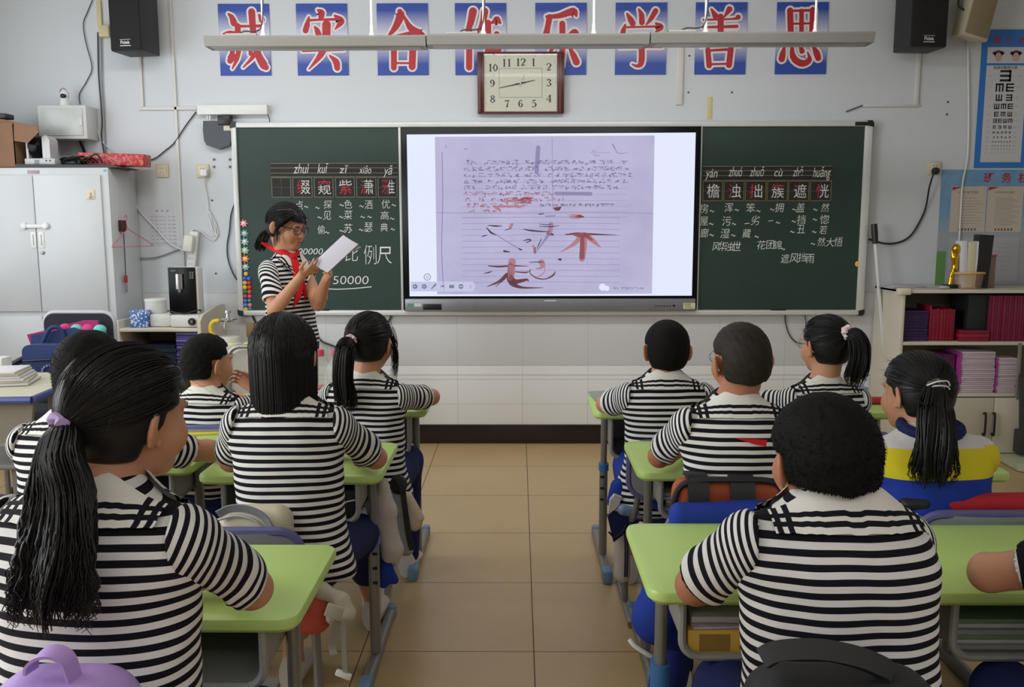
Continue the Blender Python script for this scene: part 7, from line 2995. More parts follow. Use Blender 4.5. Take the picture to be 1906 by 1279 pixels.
# ------------------------------------------------------------------ low shelf unit with the dispenser
M_LAM = mat('cream_laminate', (206, 200, 182), 0.45, vary=0.04, nscale=5)
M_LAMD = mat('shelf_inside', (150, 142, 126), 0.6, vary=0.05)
sx0, sx1, sy0, sy1 = -2.49, -1.985, 5.42, 5.88
zs_ = 0.845
t = thing('low_bookcase', ((sx0 + sx1) / 2, 5.65, 0), 'low cream bookcase carrying the water dispenser beside the metal cabinet', 'bookcase')
b = MB()
b.box((sx0, sy0, 0), (sx0 + 0.02, sy1, zs_ + 0.05), 0.006)
b.build('side_panel', M_LAM, t)
b = MB()
b.prism([(sx1, 5.42, 0), (sx1, 5.42, zs_ + 0.045), (sx1, 5.48, zs_ + 0.08), (sx1, 5.75, zs_ + 0.115), (sx1, 5.88, zs_ + 0.115), (sx1, 5.88, 0)], (0.02, 0, 0))
b.build('side_panel', M_LAM, t)
for z in (zs_ - 0.02, 0.58, 0.3, 0.06):
  b = MB()
  b.box((sx0 + 0.02, sy0 + (0.0 if z > 0.8 else 0.01), z), (sx1, sy1 - 0.01, z + 0.02), 0.003)
  b.build('shelf', M_LAM, t)
b = MB()
b.box((sx0 + 0.02, sy1 - 0.01, 0.06), (sx1, sy1, zs_), 0.002)
b.build('back_panel', M_LAMD, t)


def book(lo, hi, cover, label, group, name='notebook', parts=True):
  b = MB()
  b.box(lo, hi, 0.002)
  return one(b, name, cover, ((lo[0] + hi[0]) / 2, (lo[1] + hi[1]) / 2, lo[2]), label, 'book', group)


BL = [mat('notebook_blue', (62, 66, 150), 0.5, vary=0.15), mat('notebook_violet', (96, 62, 130), 0.5, vary=0.15), mat('notebook_indigo', (44, 44, 104), 0.5, vary=0.15), mat('notebook_lilac', (124, 110, 176), 0.5, vary=0.1)]
z = 0.60
rk = random.Random(4)
x0b, x1b = at(328, 640, 5.45)[0], sx1 - 0.008
k = 0
while z < 0.818:
  h = rk.choice((0.010, 0.013, 0.011))
  book((x0b + rk.uniform(0, 0.006), 5.44 + rk.uniform(0, 0.01), z), (x1b - rk.uniform(0, 0.004), 5.66, z + h - 0.001), BL[k % 4], 'thin blue or violet notebook in the tall stack in the low bookcase', 'notebooks stacked in the low bookcase')
  z += h
  k += 1
TL_ = [mat('notebook_teal', (28, 58, 78), 0.6, vary=0.2), mat('notebook_dark_navy', (28, 32, 62), 0.6, vary=0.2)]
z = 0.60
for k in range(12):
  book((sx0 + 0.1 + rk.uniform(0, 0.012), 5.50 + rk.uniform(0, 0.02), z), (x0b - 0.02 - rk.uniform(0, 0.01), 5.72, z + 0.010), TL_[(k // 2) % 2], 'dark notebook in the low pile left of the notebook stack', 'dark notebooks piled in the low bookcase')
  z += 0.011
zt_ = zs_ + 0.0015
# blue patterned tissue box
M_BWT = bpy.data.materials.new('blue_white_porcelain_print')
M_BWT.use_nodes = True
t_ = NT(M_BWT)
vo = t_.n.new('ShaderNodeTexVoronoi')
vo.inputs['Scale'].default_value = 60
t_.link(t_.obj(), vo.inputs['Vector'])
t_.link(t_.mix(t_.math('GREATER_THAN', vo.outputs['Distance'], 0.42), lin((206, 212, 226)), lin((66, 106, 176))), t_.b.inputs['Base Color'])
b = MB()
a, c = at(240, 576, 5.47), at(274, 604, 5.47)
b.box((a[0], 5.47, zt_), (c[0], 5.58, zt_ + 0.105), 0.004)
one(b, 'tissue_box', M_BWT, ((a[0] + c[0]) / 2, 5.5, zt_), 'blue and white porcelain patterned tissue box on the low bookcase', 'box')
b = MB()
a, c = at(277, 580, 5.5), at(309, 603, 5.5)
b.box((a[0], 5.5, zt_), (c[0] + 0.03, 5.72, zt_ + 0.08), 0.012)
one(b, 'white_carton', mat('off_white_plastic', (214, 214, 210), 0.45), ((a[0] + c[0]) / 2, 5.6, zt_), 'plain white carton under the round white tub', 'box')
p = at(291, 580, 5.6)
t = thing('round_tub', (p[0], 5.6, zt_ + 0.081), 'round white plastic tub with lid left of the dispenser', 'tub')
b = MB()
b.lathe((p[0], 5.6, zt_ + 0.081), [(0.062, 0), (0.066, 0.01), (0.066, 0.075)], 28)
b.build('tub', mat('off_white_plastic', (0, 0, 0)), t)
b = MB()
b.lathe((p[0], 5.6, zt_ + 0.156), [(0.069, 0), (0.069, 0.012), (0.06, 0.016), (0.0, 0.016)], 28)
b.build('lid', M_WHITE, t)
b = MB()
a, c = at(309, 581, 5.47), at(375, 603, 5.47)
b.box((a[0] + 0.02, 5.47, zt_), (sx1 - 0.004, 5.76, zt_ + 0.078), 0.014)
one(b, 'white_tray_box', mat('off_white_plastic', (0, 0, 0)), ((a[0] + c[0]) / 2, 5.6, zt_), 'wide white plastic box under the black water dispenser', 'box')
zd_ = zt_ + 0.079
t = thing('water_dispenser', (at(340, 580, 5.55)[0], 5.6, zd_), 'black fronted desktop water dispenser with chrome tap', 'water dispenser')
xa, xc = at(314, 540, 5.52)[0], at(364, 540, 5.52)[0]
zh = at(340, 498, 5.52)[2]
b = MB()
b.box((xa, 5.535, zd_), (xc + 0.012, 5.63, zh), 0.008)
b.build('case', M_WHITE, t)
b = MB()
b.box((xa, 5.518, zd_ + 0.004), (xc, 5.538, zh), 0.004)
fr_ = b.build('front_panel', M_BEZEL, t)
b = MB()
p, q = at(327, 510, 5.515), at(341, 538, 5.515)
b.lathe(((p[0] + q[0]) / 2, 5.512, q[2]), [(0.006, -0.022), (0.012, -0.02), (0.013, -0.004), (0.025, 0.0), (0.025, p[2] - q[2])], 20)
b.build('tap', M_CHROME, fr_)
b = MB()
for r_ in range(4):
  for k in range(2):
    p = at(354 + k * 4.5, 507 + r_ * 3.5, 5.517)
    b.box((p[0] - 0.005, 5.5172, p[2] - 0.003), (p[0] + 0.005, 5.519, p[2] + 0.003))
p = at(322, 504, 5.517)
b.box((p[0] - 0.015, 5.5172, p[2] - 0.003), (p[0] + 0.015, 5.519, p[2] + 0.003))
b.build('key_panel', M_UI if False else mat('panel_print', (120, 122, 128), 0.5), fr_)
b = MB()
b.tube(spline([at(312, 578, 5.50), at(328, 582, 5.485), at(345, 584, 5.48), at(358, 580, 5.485), at(372, 577, 5.5), at(374, 579, 5.56)], 30), 0.0045, 8)
one(b, 'dispenser_cable', M_BLACK, at(345, 583, 5.49), 'black cable lying on the white box before the dispenser', 'cable')
b = MB()
p = at(357, 599, 5.455)
for k in range(3):
  b.tube([p + np.array([(0.012 + 0.005 * k) * math.cos(a), -0.006 + 0.004 * k, (0.012 + 0.004 * k) * math.sin(a)]) for a in np.linspace(0, 2 * PI, 18)[:-1]], 0.0035, 6, closed=True)
one(b, 'coiled_plug_lead', M_BLACK, p, 'small coil of black lead at the front of the wide white box', 'cable')

# kettle, cloth and the small table they stand on
zt2 = 0.735
t = thing('small_table', (-1.66, 5.45, 0), 'small pale table with tubular legs carrying the glass kettle', 'table')
b = MB()
slab(b, -1.86, -1.42, 5.24, 5.66, zt2 - 0.025, zt2, 0.03, 0.006)
b.build('table_top', mat('pale_grey_top', (196, 192, 182), 0.5), t)
for x in (-1.79, -1.49):
  b = MB()
  b.tube(spline([(x, 5.28, zt2 - 0.026), (x, 5.28, 0.3), (x, 5.28, 0.02)], 8), 0.012, 8)
  b.build('leg', M_METAL, t)
  b = MB()
  b.tube(spline([(x, 5.62, zt2 - 0.026), (x, 5.62, 0.3), (x, 5.62, 0.02)], 8), 0.012, 8)
  b.build('leg', M_METAL, t)
# chair with a rounded grey tube back before it
t = thing('tube_back_chair', (-1.62, 4.95, 0), 'grey chair with a rounded tubular back standing before the small kettle table', 'chair')
b = MB()
p0, p1 = at(424, 645, 4.86), at(424, 700, 4.86)
o = rrect(0.40, 0.30, 0.07, 6)
xc_ = at(424, 650, 4.86)[0] + 0.2
zc_ = p0[2] - 0.15
b.tube([(xc_ + u, 4.86, zc_ + v) for u, v in o], 0.013, 8, closed=True)
b.build('back_tube', M_METAL, t)
b = MB()
b.prism([(xc_ + u * 0.9, 4.862, zc_ + v * 0.86) for u, v in o], (0, 0.012, 0))
b.build('back_panel', mat('warm_grey_board', (178, 174, 164), 0.6), t)
b = MB()
b.box((xc_ - 0.19, 4.88, 0.42), (xc_ + 0.19, 5.22, 0.44), 0.01)
b.build('seat', mat('warm_grey_board', (0, 0, 0)), t)
for sx_ in (-0.18, 0.18):
  for yy in (4.875, 5.2):
    b = MB()
    b.tube([(xc_ + sx_, yy, 0.42 if yy > 5 else zc_ - 0.1), (xc_ + sx_, yy, 0.01)], 0.012, 8)
    b.build('leg', M_METAL, t)
p = at(426, 636, 5.45)
kx, kz = p[0], zt2
t = thing('glass_kettle', (kx, 5.45, kz), 'glass health kettle with yellow handle on the small pale table', 'kettle')
sc_ = (at(426, 585, 5.45)[2] - kz) / 0.2
b = MB()
b.lathe((kx, 5.45, kz + 0.001), [(0.078, 0), (0.078, 0.014), (0.068, 0.02), (0.068, 0.055), (0.064, 0.058)], 28)
b.build('base', mat('cream_kettle_base', (216, 214, 204), 0.4), t)
b = MB()
hgt = 0.2 * sc_
b.lathe((kx, 5.45, kz + 0.058), [(0.062, 0), (0.064, 0.02), (0.063, 0.09), (0.055, hgt - 0.085)], 28)
b.build('glass_body', M_GLASS, t)
b = MB()
b.lathe((kx, 5.45, kz + hgt - 0.045), [(0.058, 0), (0.06, 0.012), (0.045, 0.02), (0.012, 0.024), (0.009, 0.05), (0.02, 0.055), (0.016, 0.068), (0, 0.07)], 24)
b.build('lid', M_CHROME, t)
b = MB()
b.tube(spline([(kx - 0.05, 5.44, kz + hgt - 0.04), (kx - 0.085, 5.44, kz + hgt - 0.045), (kx - 0.105, 5.44, kz + hgt * 0.62), (kx - 0.10, 5.44, kz + 0.08), (kx - 0.065, 5.44, kz + 0.045)], 20), 0.014, 10)
b.build('handle', mat('yellow_handle', (226, 190, 48), 0.4), t)
b = MB()
p = at(452, 632, 5.36)
G = []
for v in np.linspace(0, 1, 9):
  G.append([(p[0] - 0.06 + 0.16 * u, 5.30 + 0.12 * v, zt2 + 0.004 + 0.035 * math.sin(PI * v) * (0.4 + 0.6 * u) + 0.008 * math.sin(9 * u + 5 * v)) for u in np.linspace(0, 1, 10)])
b.grid(G)
one(b, 'yellow_cloth', mat('lime_cloth', (206, 208, 108), 0.85, vary=0.1), (p[0], 5.36, zt2), 'crumpled lime yellow cloth beside the kettle', 'cloth', sharp=0)
b = MB()
p = at(468, 610, 5.7)
b.box(p + np.array([-0.03, -0.02, -0.06]), p + np.array([0.02, 0.02, 0.03]), 0.004)
b.box(p + np.array([-0.024, -0.015, zt2 - p[2] - 0.0]), p + np.array([0.016, 0.015, -0.06]), 0.004)
one(b, 'brown_packet', mat('brown_packet', (150, 116, 78), 0.7), p, 'small brown packet standing behind the kettle cloth', 'packet')

# ------------------------------------------------------------------ office chair with bags, teacher's desk
YO = 5.0
t = thing('office_chair', (-2.5, 4.75, 0), 'black office chair with pale edged back loaded with bags', 'chair')
xc_ = (at(78, 600, YO)[0] + at(212, 600, YO)[0]) / 2
wch = at(212, 600, YO)[0] - at(78, 600, YO)[0]
zct = at(140, 584, YO)[2]
o = rrect(wch - 0.02, 0.52, 0.06, 6)
b = MB()
b.prism([(xc_ + u, YO, zct - 0.26 + v) for u, v in o], (0, 0.04, 0))
bk = b.build('backrest', mat('charcoal_fabric', (38, 40, 48), 0.85, vary=0.12), t)
b = MB()
b.tube([(xc_ + u * 1.02, YO + 0.02, zct - 0.26 + v * 1.02) for u, v in o], 0.014, 8, closed=True)
b.build('edge_trim', mat('pale_trim', (190, 190, 194), 0.5), bk)
b = MB()
b.box((xc_ - 0.25, YO - 0.48, 0.44), (xc_ + 0.25, YO, 0.52), 0.03)
b.build('seat', mat('charcoal_fabric', (0, 0, 0)), t)
b = MB()
b.tube([(xc_, YO - 0.22, 0.44), (xc_, YO - 0.22, 0.12)], 0.03, 12)
b.build('gas_post', M_METAL, t)
for k in range(5):
  a_ = 2 * PI * k / 5
  b = MB()
  q = np.array([xc_ + 0.28 * math.cos(a_), YO - 0.22 + 0.28 * math.sin(a_), 0.06])
  b.tube([(xc_, YO - 0.22, 0.12), q], 0.018, 8)
  b.ball(q + (0, 0, -0.03), 0.028, 10)
  b.build('base_leg', M_BLACK, t)
b = MB()
b.tube(spline([at(8, 690, 4.55), at(28, 677, 4.7), at(60, 662, 4.93), (xc_ - 0.24, YO, at(60, 665, 4.95)[2] - 0.03)], 14), 0.02, 8)
b.tube(spline([at(45, 672, 4.82), at(46, 690, 4.82), (xc_ - 0.25, 4.82, 0.48)], 8), 0.014, 8)
b.build('armrest', M_BLACK, t)
# tote bag: magenta inside, navy outside, with handles
M_TNAVY = mat('navy_tote_cloth', (44, 62, 110), 0.85, vary=0.1, nscale=25)
M_TMAG = mat('magenta_cloth', (176, 42, 112), 0.8, vary=0.08)
YT_ = 4.86
t = thing('tote_bag', at(125, 690, YT_), 'navy tote bag with magenta edge standing on the office chair', 'bag')
b = MB()
P = [at(57, 624, YT_), at(135, 610, YT_), at(196, 632, YT_), at(200, 700, YT_), at(62, 700, YT_)]
b.prism(P, (0, 0.02, 0))
b.box((P[4][0] + 0.01, YT_ + 0.005, P[4][2] - 0.09), (P[3][0], YT_ + 0.1, P[4][2] + 0.03), 0.02)
bd = b.build('bag_body', M_TNAVY, t)
b = MB()
b.prism([at(50, 623, YT_ + 0.025), at(80, 616, YT_ + 0.025), at(152, 597, YT_ + 0.05), at(182, 597, YT_ + 0.06), at(183, 612, YT_ + 0.06), at(160, 622, YT_ + 0.05), at(60, 650, YT_ + 0.025)], (0, 0.02, 0))
b.build('lining', M_TMAG, bd)
b = MB()
b.tube(spline([at(75, 655, YT_ - 0.02), at(82, 633, YT_ - 0.03), at(92, 613, YT_ - 0.03), at(106, 609, YT_ - 0.02), at(116, 618, YT_ - 0.01), at(119, 628, YT_ - 0.005)], 20), 0.012, 8)
b.build('handle', M_TNAVY, bd)
for x, y, c_, nm in ((143, 613, (120, 196, 170), 'mint'), (164, 613, (196, 70, 130), 'pink'), (186, 614, (110, 200, 190), 'turquoise'), (122, 612, (206, 60, 130), 'magenta')):
  b = MB()
  p = at(x, y, YT_ + 0.05)
  b.ball(p, (0.036, 0.03, 0.03), 14)
  b.ball(p + np.array([0.0, 0.01, -0.03]), (0.03, 0.03, 0.04), 12)
  one(b, 'yarn_ball', mat('yarn_' + nm, c_, 0.9, vary=0.15, nscale=90), p, '%s yarn ball peeping out of the navy tote bag' % nm, 'yarn', 'yarn balls in the tote bag')
b = MB()
YQ = 4.70
P0, P1 = at(40, 650, YQ), at(118, 690, YQ)
b.prism([(( P0[0] + P1[0]) / 2 + u, YQ, (P0[2] + P1[2]) / 2 - 0.06 + v) for u, v in rrect(P1[0] - P0[0], 0.28, 0.04, 6)], (0, 0.08, 0))
nb = one(b, 'navy_backpack', M_TNAVY, ((P0[0] + P1[0]) / 2, YQ, P1[2] - 0.1), 'navy cushion like backpack before the tote bag on the office chair', 'bag')
b = MB()
q0, q1 = at(42, 672, YQ - 0.004), at(116, 669, YQ - 0.004)
b.tube([q0, q1], 0.005, 6)
b.build('piping', M_BLACK, nb)
b = MB()
pc = at(94, 692, YQ - 0.006)
for k in range(9):
  a_ = PI * k / 8
  b.box(pc + np.array([0.045 * math.cos(a_) - 0.005, -0.003, 0.035 * math.sin(a_) - 0.005]), pc + np.array([0.045 * math.cos(a_) + 0.005, 0.003, 0.035 * math.sin(a_) + 0.005]))
b.build('badge', mat('pale_badge', (150, 160, 190), 0.6), nb)

zt3 = 0.74
M_TOP = mat('beige_laminate_top', (196, 190, 166), 0.45, vary=0.05, nscale=6)
M_PBL = mat('blue_edge_band', (64, 74, 140), 0.45, vary=0.05)
o_ = [atz(-80, 693, zt3), atz(105, 693, zt3), atz(112, 716, zt3), atz(58, 738, zt3), atz(-80, 740, zt3)]
t = thing('teacher_desk', (np.mean([q[0] for q in o_]), np.mean([q[1] for q in o_]), 0), 'beige topped teacher desk with blue edge at the left side of the photo', 'desk')
b = MB()
b.prism([q - np.array([0, 0, 0.001]) for q in o_], (0, 0, -0.028))
tp = b.build('desk_top', M_TOP, t)
b = MB()
cen = np.mean(o_, 0)
rim_ = [q + (q - cen) * 0.008 for q in o_]
for q0, q1 in zip(rim_, rim_[1:] + rim_[:1]):
  b.tube([q0 - np.array([0, 0, 0.016]), q1 - np.array([0, 0, 0.016])], 0.017, 8)
b.build('edge_band', M_PBL, tp)
b = MB()
q3, q2, q4 = o_[3], o_[2], o_[4]
b.prism([q3 + np.array([-0.02, 0.05, -0.03]), q4 + np.array([0, 0.05, -0.03]), q4 + np.array([0, 0.05, -0.22]), q3 + np.array([-0.05, 0.05, -0.22])], (0, 0.02, 0))
b.build('front_panel', mat('khaki_grey_board', (128, 124, 112), 0.6, vary=0.06), t)
b = MB()
p = at(22, 795, q3[1] + 0.08)
b.tube([(p[0] - 0.01, q3[1] + 0.1, 0.52), (p[0], q3[1] + 0.1, 0.03)], 0.02, 10)
b.box((p[0] - 0.02, q3[1] - 0.1, 0.0), (p[0] + 0.02, q3[1] + 0.5, 0.035), 0.008)
b.build('leg', M_DESKLEG, t)
b = MB()
p = at(88, 760, q3[1] + 0.35)
b.tube([(p[0], q3[1] + 0.4, zt3 - 0.03), (p[0], q3[1] + 0.4, 0.02)], 0.02, 10)
b.build('leg', M_DESKLEG, t)
for k in range(6):
  b = MB()
  z = zt3 + 0.002 + 0.011 * k
  ang = rk.uniform(-0.06, 0.06)
  cxy = atz(18, 714, zt3)
  R = rotz(0.25 + ang)
  b.box(np.array([cxy[0] - 0.19, cxy[1] - 0.10, z]), np.array([cxy[0] + 0.10 - 0.01 * k, cxy[1] + 0.12, z + 0.010]), 0.001, R)
  one(b, 'paper_folder', mat('folder_%d' % (k % 3), ((206, 202, 204), (190, 180, 160), (212, 210, 212))[k % 3], 0.8, vary=0.03), cxy, '%s in the paper pile on the teacher desk' % ('bottom folder', 'second folder from the bottom', 'third folder from the bottom', 'third sheet bundle from the top', 'second sheet bundle from the top', 'topmost sheet bundle')[k], 'papers', 'papers piled on the teacher desk')
b = MB()
p = atz(4, 697, zt3)
b.box((p[0] - 0.14, p[1] - 0.03, zt3 + 0.001), (p[0] + 0.02, p[1] + 0.06, zt3 + 0.085), 0.003)
b.box((p[0] - 0.12, p[1] - 0.05, zt3 + 0.001), (p[0] + 0.07, p[1] + 0.09, zt3 + 0.008), 0.002)
one(b, 'white_paper_box', M_WHITE, (p[0], p[1], zt3), 'white paper box at the left edge of the teacher desk', 'box')
t = thing('grey_stool', (-2.35, 3.97, 0), 'low grey stool under the teacher desk at the left edge', 'stool')
b = MB()
slab(b, -2.50, -2.20, 3.80, 4.15, 0.40, 0.425, 0.04, 0.008)
b.build('seat', mat('dull_grey_seat', (112, 112, 108), 0.6), t)
for x, y in ((-2.45, 3.85), (-2.25, 3.85), (-2.45, 4.1), (-2.25, 4.1)):
  b = MB()
  b.tube([(x, y, 0.4), (x, y, 0)], 0.013, 8)
  b.build('leg', M_DESKLEG, t)

# water bottles in clear bags on the front left desk
for i, x in enumerate((596, 628)):
  p = at(x, 720, 3.86)
  t = thing('water_bottle', (p[0], 3.86, DT), '%s large clear water bottle with pink cap behind the bob haired child' % ('left' if i == 0 else 'right'), 'bottle', 'water bottles on the front left desk')
  h_ = 0.19
  b = MB()
  b.lathe((p[0], 3.86, DT + 0.001), [(0.045, 0), (0.048, 0.01), (0.046, 0.05), (0.048, 0.055), (0.046, 0.1), (0.048, 0.105), (0.045, 0.14), (0.02, 0.175), (0.018, 0.19)], 20)
  b.build('bottle_body', mat('clear_plastic', (226, 232, 232), 0.15, vary=0, alpha=0.28), t)
  b = MB()
  b.lathe((p[0], 3.86, DT + 0.185), [(0.023, 0), (0.023, 0.028), (0.0, 0.03)], 16)
  b.build('cap', mat('pink_cap', (220, 92, 120), 0.4), t)
  b = MB()
  b.lathe((p[0], 3.86, DT + 0.012), [(0.0487, 0), (0.0487, 0.035)], 20)
  b.build('label_band', mat('pink_label', (190, 60, 92), 0.5), t)

# ================================================================== RIGHT: BOOKCASE AND WHAT STANDS ON IT
rx0, rx1, ry0, ry1 = 2.365, 3.46, 5.45, 5.88
zr = at(1750, 540, ry0)[2]
t = thing('tall_bookcase', ((rx0 + rx1) / 2, 5.66, 0), 'cream bookcase with red and violet books below the class notice poster', 'bookcase')
for x in (rx0, rx1):
  b = MB()
  b.box((x, ry0, 0), (x + 0.02, ry1, zr), 0.004)
  b.build('side_panel', M_LAM, t)
zsh = at(1750, 640, ry0)[2]
zlo = at(1750, 736, ry0)[2]
for z in (zr - 0.02, zsh - 0.01, zlo - 0.01, 0.05):
  b = MB()
  b.box((rx0 + (0 if z > 1 else 0.02), ry0 - (0.006 if z > 1 else 0), z), (rx1 + (0.02 if z > 1 else 0), ry1, z + 0.02), 0.004)
  b.build('shelf', M_LAM, t)
b = MB()
b.box((rx0 + 0.02, ry1 - 0.012, 0.05), (rx1, ry1, zr - 0.02), 0.001)
b.build('back_panel', M_LAMD, t)
b = MB()
b.box((rx0 + 0.2, ry0 + 0.01, zsh + 0.0), (rx0 + 0.212, ry0 + 0.02, zsh + 0.005))
xd = at(1846, 780, ry0)[0]
for nm, x0, x1, hx in (('door', rx0 + 0.022, xd - 0.002, 1832), ('door', xd + 0.002, rx1 - 0.002, 1849)):
  b = MB()
  b.box((x0, ry0 - 0.016, 0.055), (x1, ry0 + 0.002, zlo - 0.014), 0.003)
  d_ = b.build(nm, mat('cream_door', (200, 194, 176), 0.45, vary=0.04, nscale=4), t)
  p, q = at(hx, 770, ry0 - 0.02), at(hx, 808, ry0 - 0.02)
  b = MB()
  b.tube(spline([(p[0], ry0 - 0.016, p[2]), (p[0], ry0 - 0.04, p[2] - 0.004), (p[0], ry0 - 0.04, q[2] + 0.004), (p[0], ry0 - 0.016, q[2])], 16), 0.007, 8)
  b.build('handle', M_BLACK, d_)
b = MB()
p = at(1684, 538, ry0 - 0.01)
b.box((p[0] - 0.035, ry0 - 0.022, zr - 0.03), (p[0] + 0.04, ry0 + 0.04, zr + 0.012), 0.01)
one(b, 'corner_guard', mat('cream_guard', (222, 214, 188), 0.5), (p[0], ry0, zr - 0.03), 'cream corner guard on the left front corner of the right bookcase', 'guard')
# upper shelf
z = zsh + 0.0105
PU = [mat('notebook_plum', (66, 34, 74), 0.5, vary=0.2), mat('notebook_dark_violet', (54, 40, 96), 0.5, vary=0.2)]
for k in range(20):
  book((rx0 + 0.03 + rk.uniform(0, 0.006), ry0 + 0.04 + rk.uniform(0, 0.012), z), (at(1736, 600, ry0)[0] - rk.uniform(0, 0.008), ry0 + 0.26, z + 0.0085), PU[k % 2], 'plum or violet notebook in the stack at the left of the upper shelf', 'notebooks stacked on the upper shelf')
  z += 0.0095
RD = [mat('book_crimson', (164, 22, 52), 0.45, vary=0.15), mat('book_dark_red', (120, 18, 46), 0.45, vary=0.15)]
x = at(1738, 600, ry0)[0]
k = 0
while x < at(1786, 600, ry0)[0] - 0.011:
  book((x, ry0 + 0.05 + rk.uniform(0, 0.006), zsh + 0.0105), (x + 0.010, ry0 + 0.25, zsh + 0.0105 + 0.20 + (0.02 if k == 0 else rk.uniform(-0.004, 0.004))), RD[k % 2], 'thin red book in the upright row on the upper shelf', 'upright red books on the upper shelf')
  x += 0.0112
  k += 1
b = MB()
a, c = at(1804, 545, ry0 + 0.06), at(1838, 614, ry0 + 0.06)
b.box((a[0], ry0 + 0.06, c[2]), (c[0], ry0 + 0.28, a[2] - 0.012), 0.004)
one(b, 'black_file', mat('dark_green_file', (26, 32, 32), 0.6), ((a[0] + c[0]) / 2, ry0 + 0.1, c[2]), 'dark upright file standing on red folders in the upper shelf', 'folder')
z = zsh + 0.0105
for k in range(3):
  book((at(1790, 630, ry0)[0], ry0 + 0.03, z), (at(1846, 630, ry0)[0], ry0 + 0.28, z + 0.022), RD[(k + 1) % 2], 'red folder lying under the dark upright file', 'red folders under the dark file', 'folder')
  z += 0.0235
MG = [mat('book_maroon', (110, 18, 56), 0.45, vary=0.15), mat('book_wine', (132, 24, 66), 0.45, vary=0.15)]
x = at(1845, 600, ry0)[0] + 0.006
k = 0
while x < rx1 - 0.04:
  book((x, ry0 + 0.04 + rk.uniform(0, 0.006), zsh + 0.0105), (x + 0.016, ry0 + 0.28, zsh + 0.0105 + 0.285), MG[k % 2], 'tall wine red book at the right of the upper shelf', 'tall wine red books on the upper shelf')
  x += 0.0172
  k += 1
# lower shelf: exercise books
PG = [mat('page_edges', (196, 178, 190), 0.8, vary=0.06, nscale=200), mat('page_edges_pale', (204, 192, 200), 0.8, vary=0.06, nscale=200)]
for (xa, xb, top, gname, n, where) in ((1789, 1855, 656, 'exercise books in the left stack on the lower shelf', 20, 'left'), (1857, 1896, 668, 'exercise books in the right stack on the lower shelf', 18, 'right')):
  z = zlo + 0.0105
  x0_, x1_ = at(xa, 700, ry0)[0], at(xb, 700, ry0)[0]
  ht = (at(1820, top, ry0)[2] - z) / n
  for k in range(n):
    b = MB()
    u = rk.uniform(-0.004, 0.004)
    b.box((x0_ + u + 0.006, ry0 + 0.02 + rk.uniform(0, 0.008), z + 0.001), (x1_ + u, ry0 + 0.22, z + ht - 0.0006), 0.001)
    b.mi(1)
    b.box((x0_ + u, ry0 + 0.019, z), (x0_ + u + 0.008, ry0 + 0.222, z + ht - 0.0003), 0.001)
    one(b, 'exercise_book', [PG[k % 2], mat('magenta_spine', (170, 60, 150), 0.6)], ((x0_ + x1_) / 2, ry0 + 0.1, z), 'pale paged exercise book in the %s stack on the lower shelf of the right bookcase' % where, 'book', gname)
    z += ht
x = at(1764, 700, ry0)[0]
for k in range(5):
  book((x, ry0 + 0.06, zlo + 0.0105), (x + 0.013, ry0 + 0.27, zlo + 0.0105 + 0.24), mat('book_magenta', (104, 24, 92), 0.5, vary=0.15), 'upright magenta book left of the exercise books', 'upright magenta books on the lower shelf')
  x += 0.0142
# top: papers, trophy, basket
b = MB()
p = at(1685, 528, 5.62)
for k in range(3):
  b.box((p[0] - 0.12 + 0.02 * k, 5.56, zr + 0.001 + 0.006 * k), (p[0] + 0.12 - 0.01 * k, 5.74, zr + 0.006 + 0.006 * k), 0.001, rotz(0.05 * k))
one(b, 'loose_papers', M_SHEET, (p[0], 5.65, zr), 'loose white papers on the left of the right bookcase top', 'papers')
b = MB()
p = at(1740, 532, 5.52)
b.box((p[0] - 0.1, 5.5, zr + 0.001), (p[0] + 0.03, 5.62, zr + 0.006), 0.001)
b.ball((p[0] + 0.06, 5.52, zr + 0.012), (0.035, 0.02, 0.011), 12)
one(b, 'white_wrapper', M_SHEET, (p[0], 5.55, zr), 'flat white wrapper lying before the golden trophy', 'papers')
M_GOLD = mat('polished_gold', (212, 168, 44), 0.18, 0.95, vary=0.04)
YT2 = 5.60
p = at(1774, 523, YT2)
t = thing('trophy', (p[0], YT2, zr), 'golden figure trophy holding up a ball on the right bookcase', 'trophy')
zb = zr + 0.002
b = MB()
b.box((p[0] - 0.055, YT2 - 0.03, zb), (p[0] + 0.045, YT2 + 0.03, zb + 0.024), 0.004)
b.build('plinth', M_BLACK, t)
u = at(1774, 455, YT2)[2] - zb
g = SDF((p[0] - 0.1, YT2 - 0.08, zb), (p[0] + 0.1, YT2 + 0.08, zb + u + 0.03), 0.003)
q = lambda x, z: np.array([p[0] + x, YT2, zb + z * u])
g.cone(q(-0.018, 0.08), q(-0.012, 0.34), 0.017, 0.011, 0.01)
g.cone(q(-0.012, 0.30), q(0.006, 0.46), 0.011, 0.016, 0.012)
g.cone(q(0.006, 0.46), q(0.0, 0.70), 0.016, 0.022, 0.015)
g.cone(q(-0.012, 0.72), q(-0.018, 0.84), 0.010, 0.007, 0.008)
g.cone(q(0.014, 0.72), q(0.028, 0.62), 0.010, 0.007, 0.008)
g.cone(q(0.028, 0.62), q(0.02, 0.80), 0.007, 0.006, 0.006)
g.ell(q(-0.004, 0.78), (0.014, 0.014, 0.017), None, 0.006)
g.cone(q(0.0, 0.40), q(0.022, 0.26), 0.009, 0.006, 0.006)
V, F = g.surface(1)
qmesh('figure', V, F, M_GOLD, t)
b = MB()
b.ball(q(0.008, 0.90), 0.030, 20)
b.build('ball', M_GOLD, t)
YBk = 5.52
p0, p1 = at(1786, 533, YBk), at(1842, 500, YBk)
xc_ = (p0[0] + p1[0]) / 2
t = thing('file_basket', (xc_, 5.58, zr), 'clear plastic basket with tan rim holding upright folders', 'basket')
rw = (p1[0] - p0[0]) / 2
b = MB()
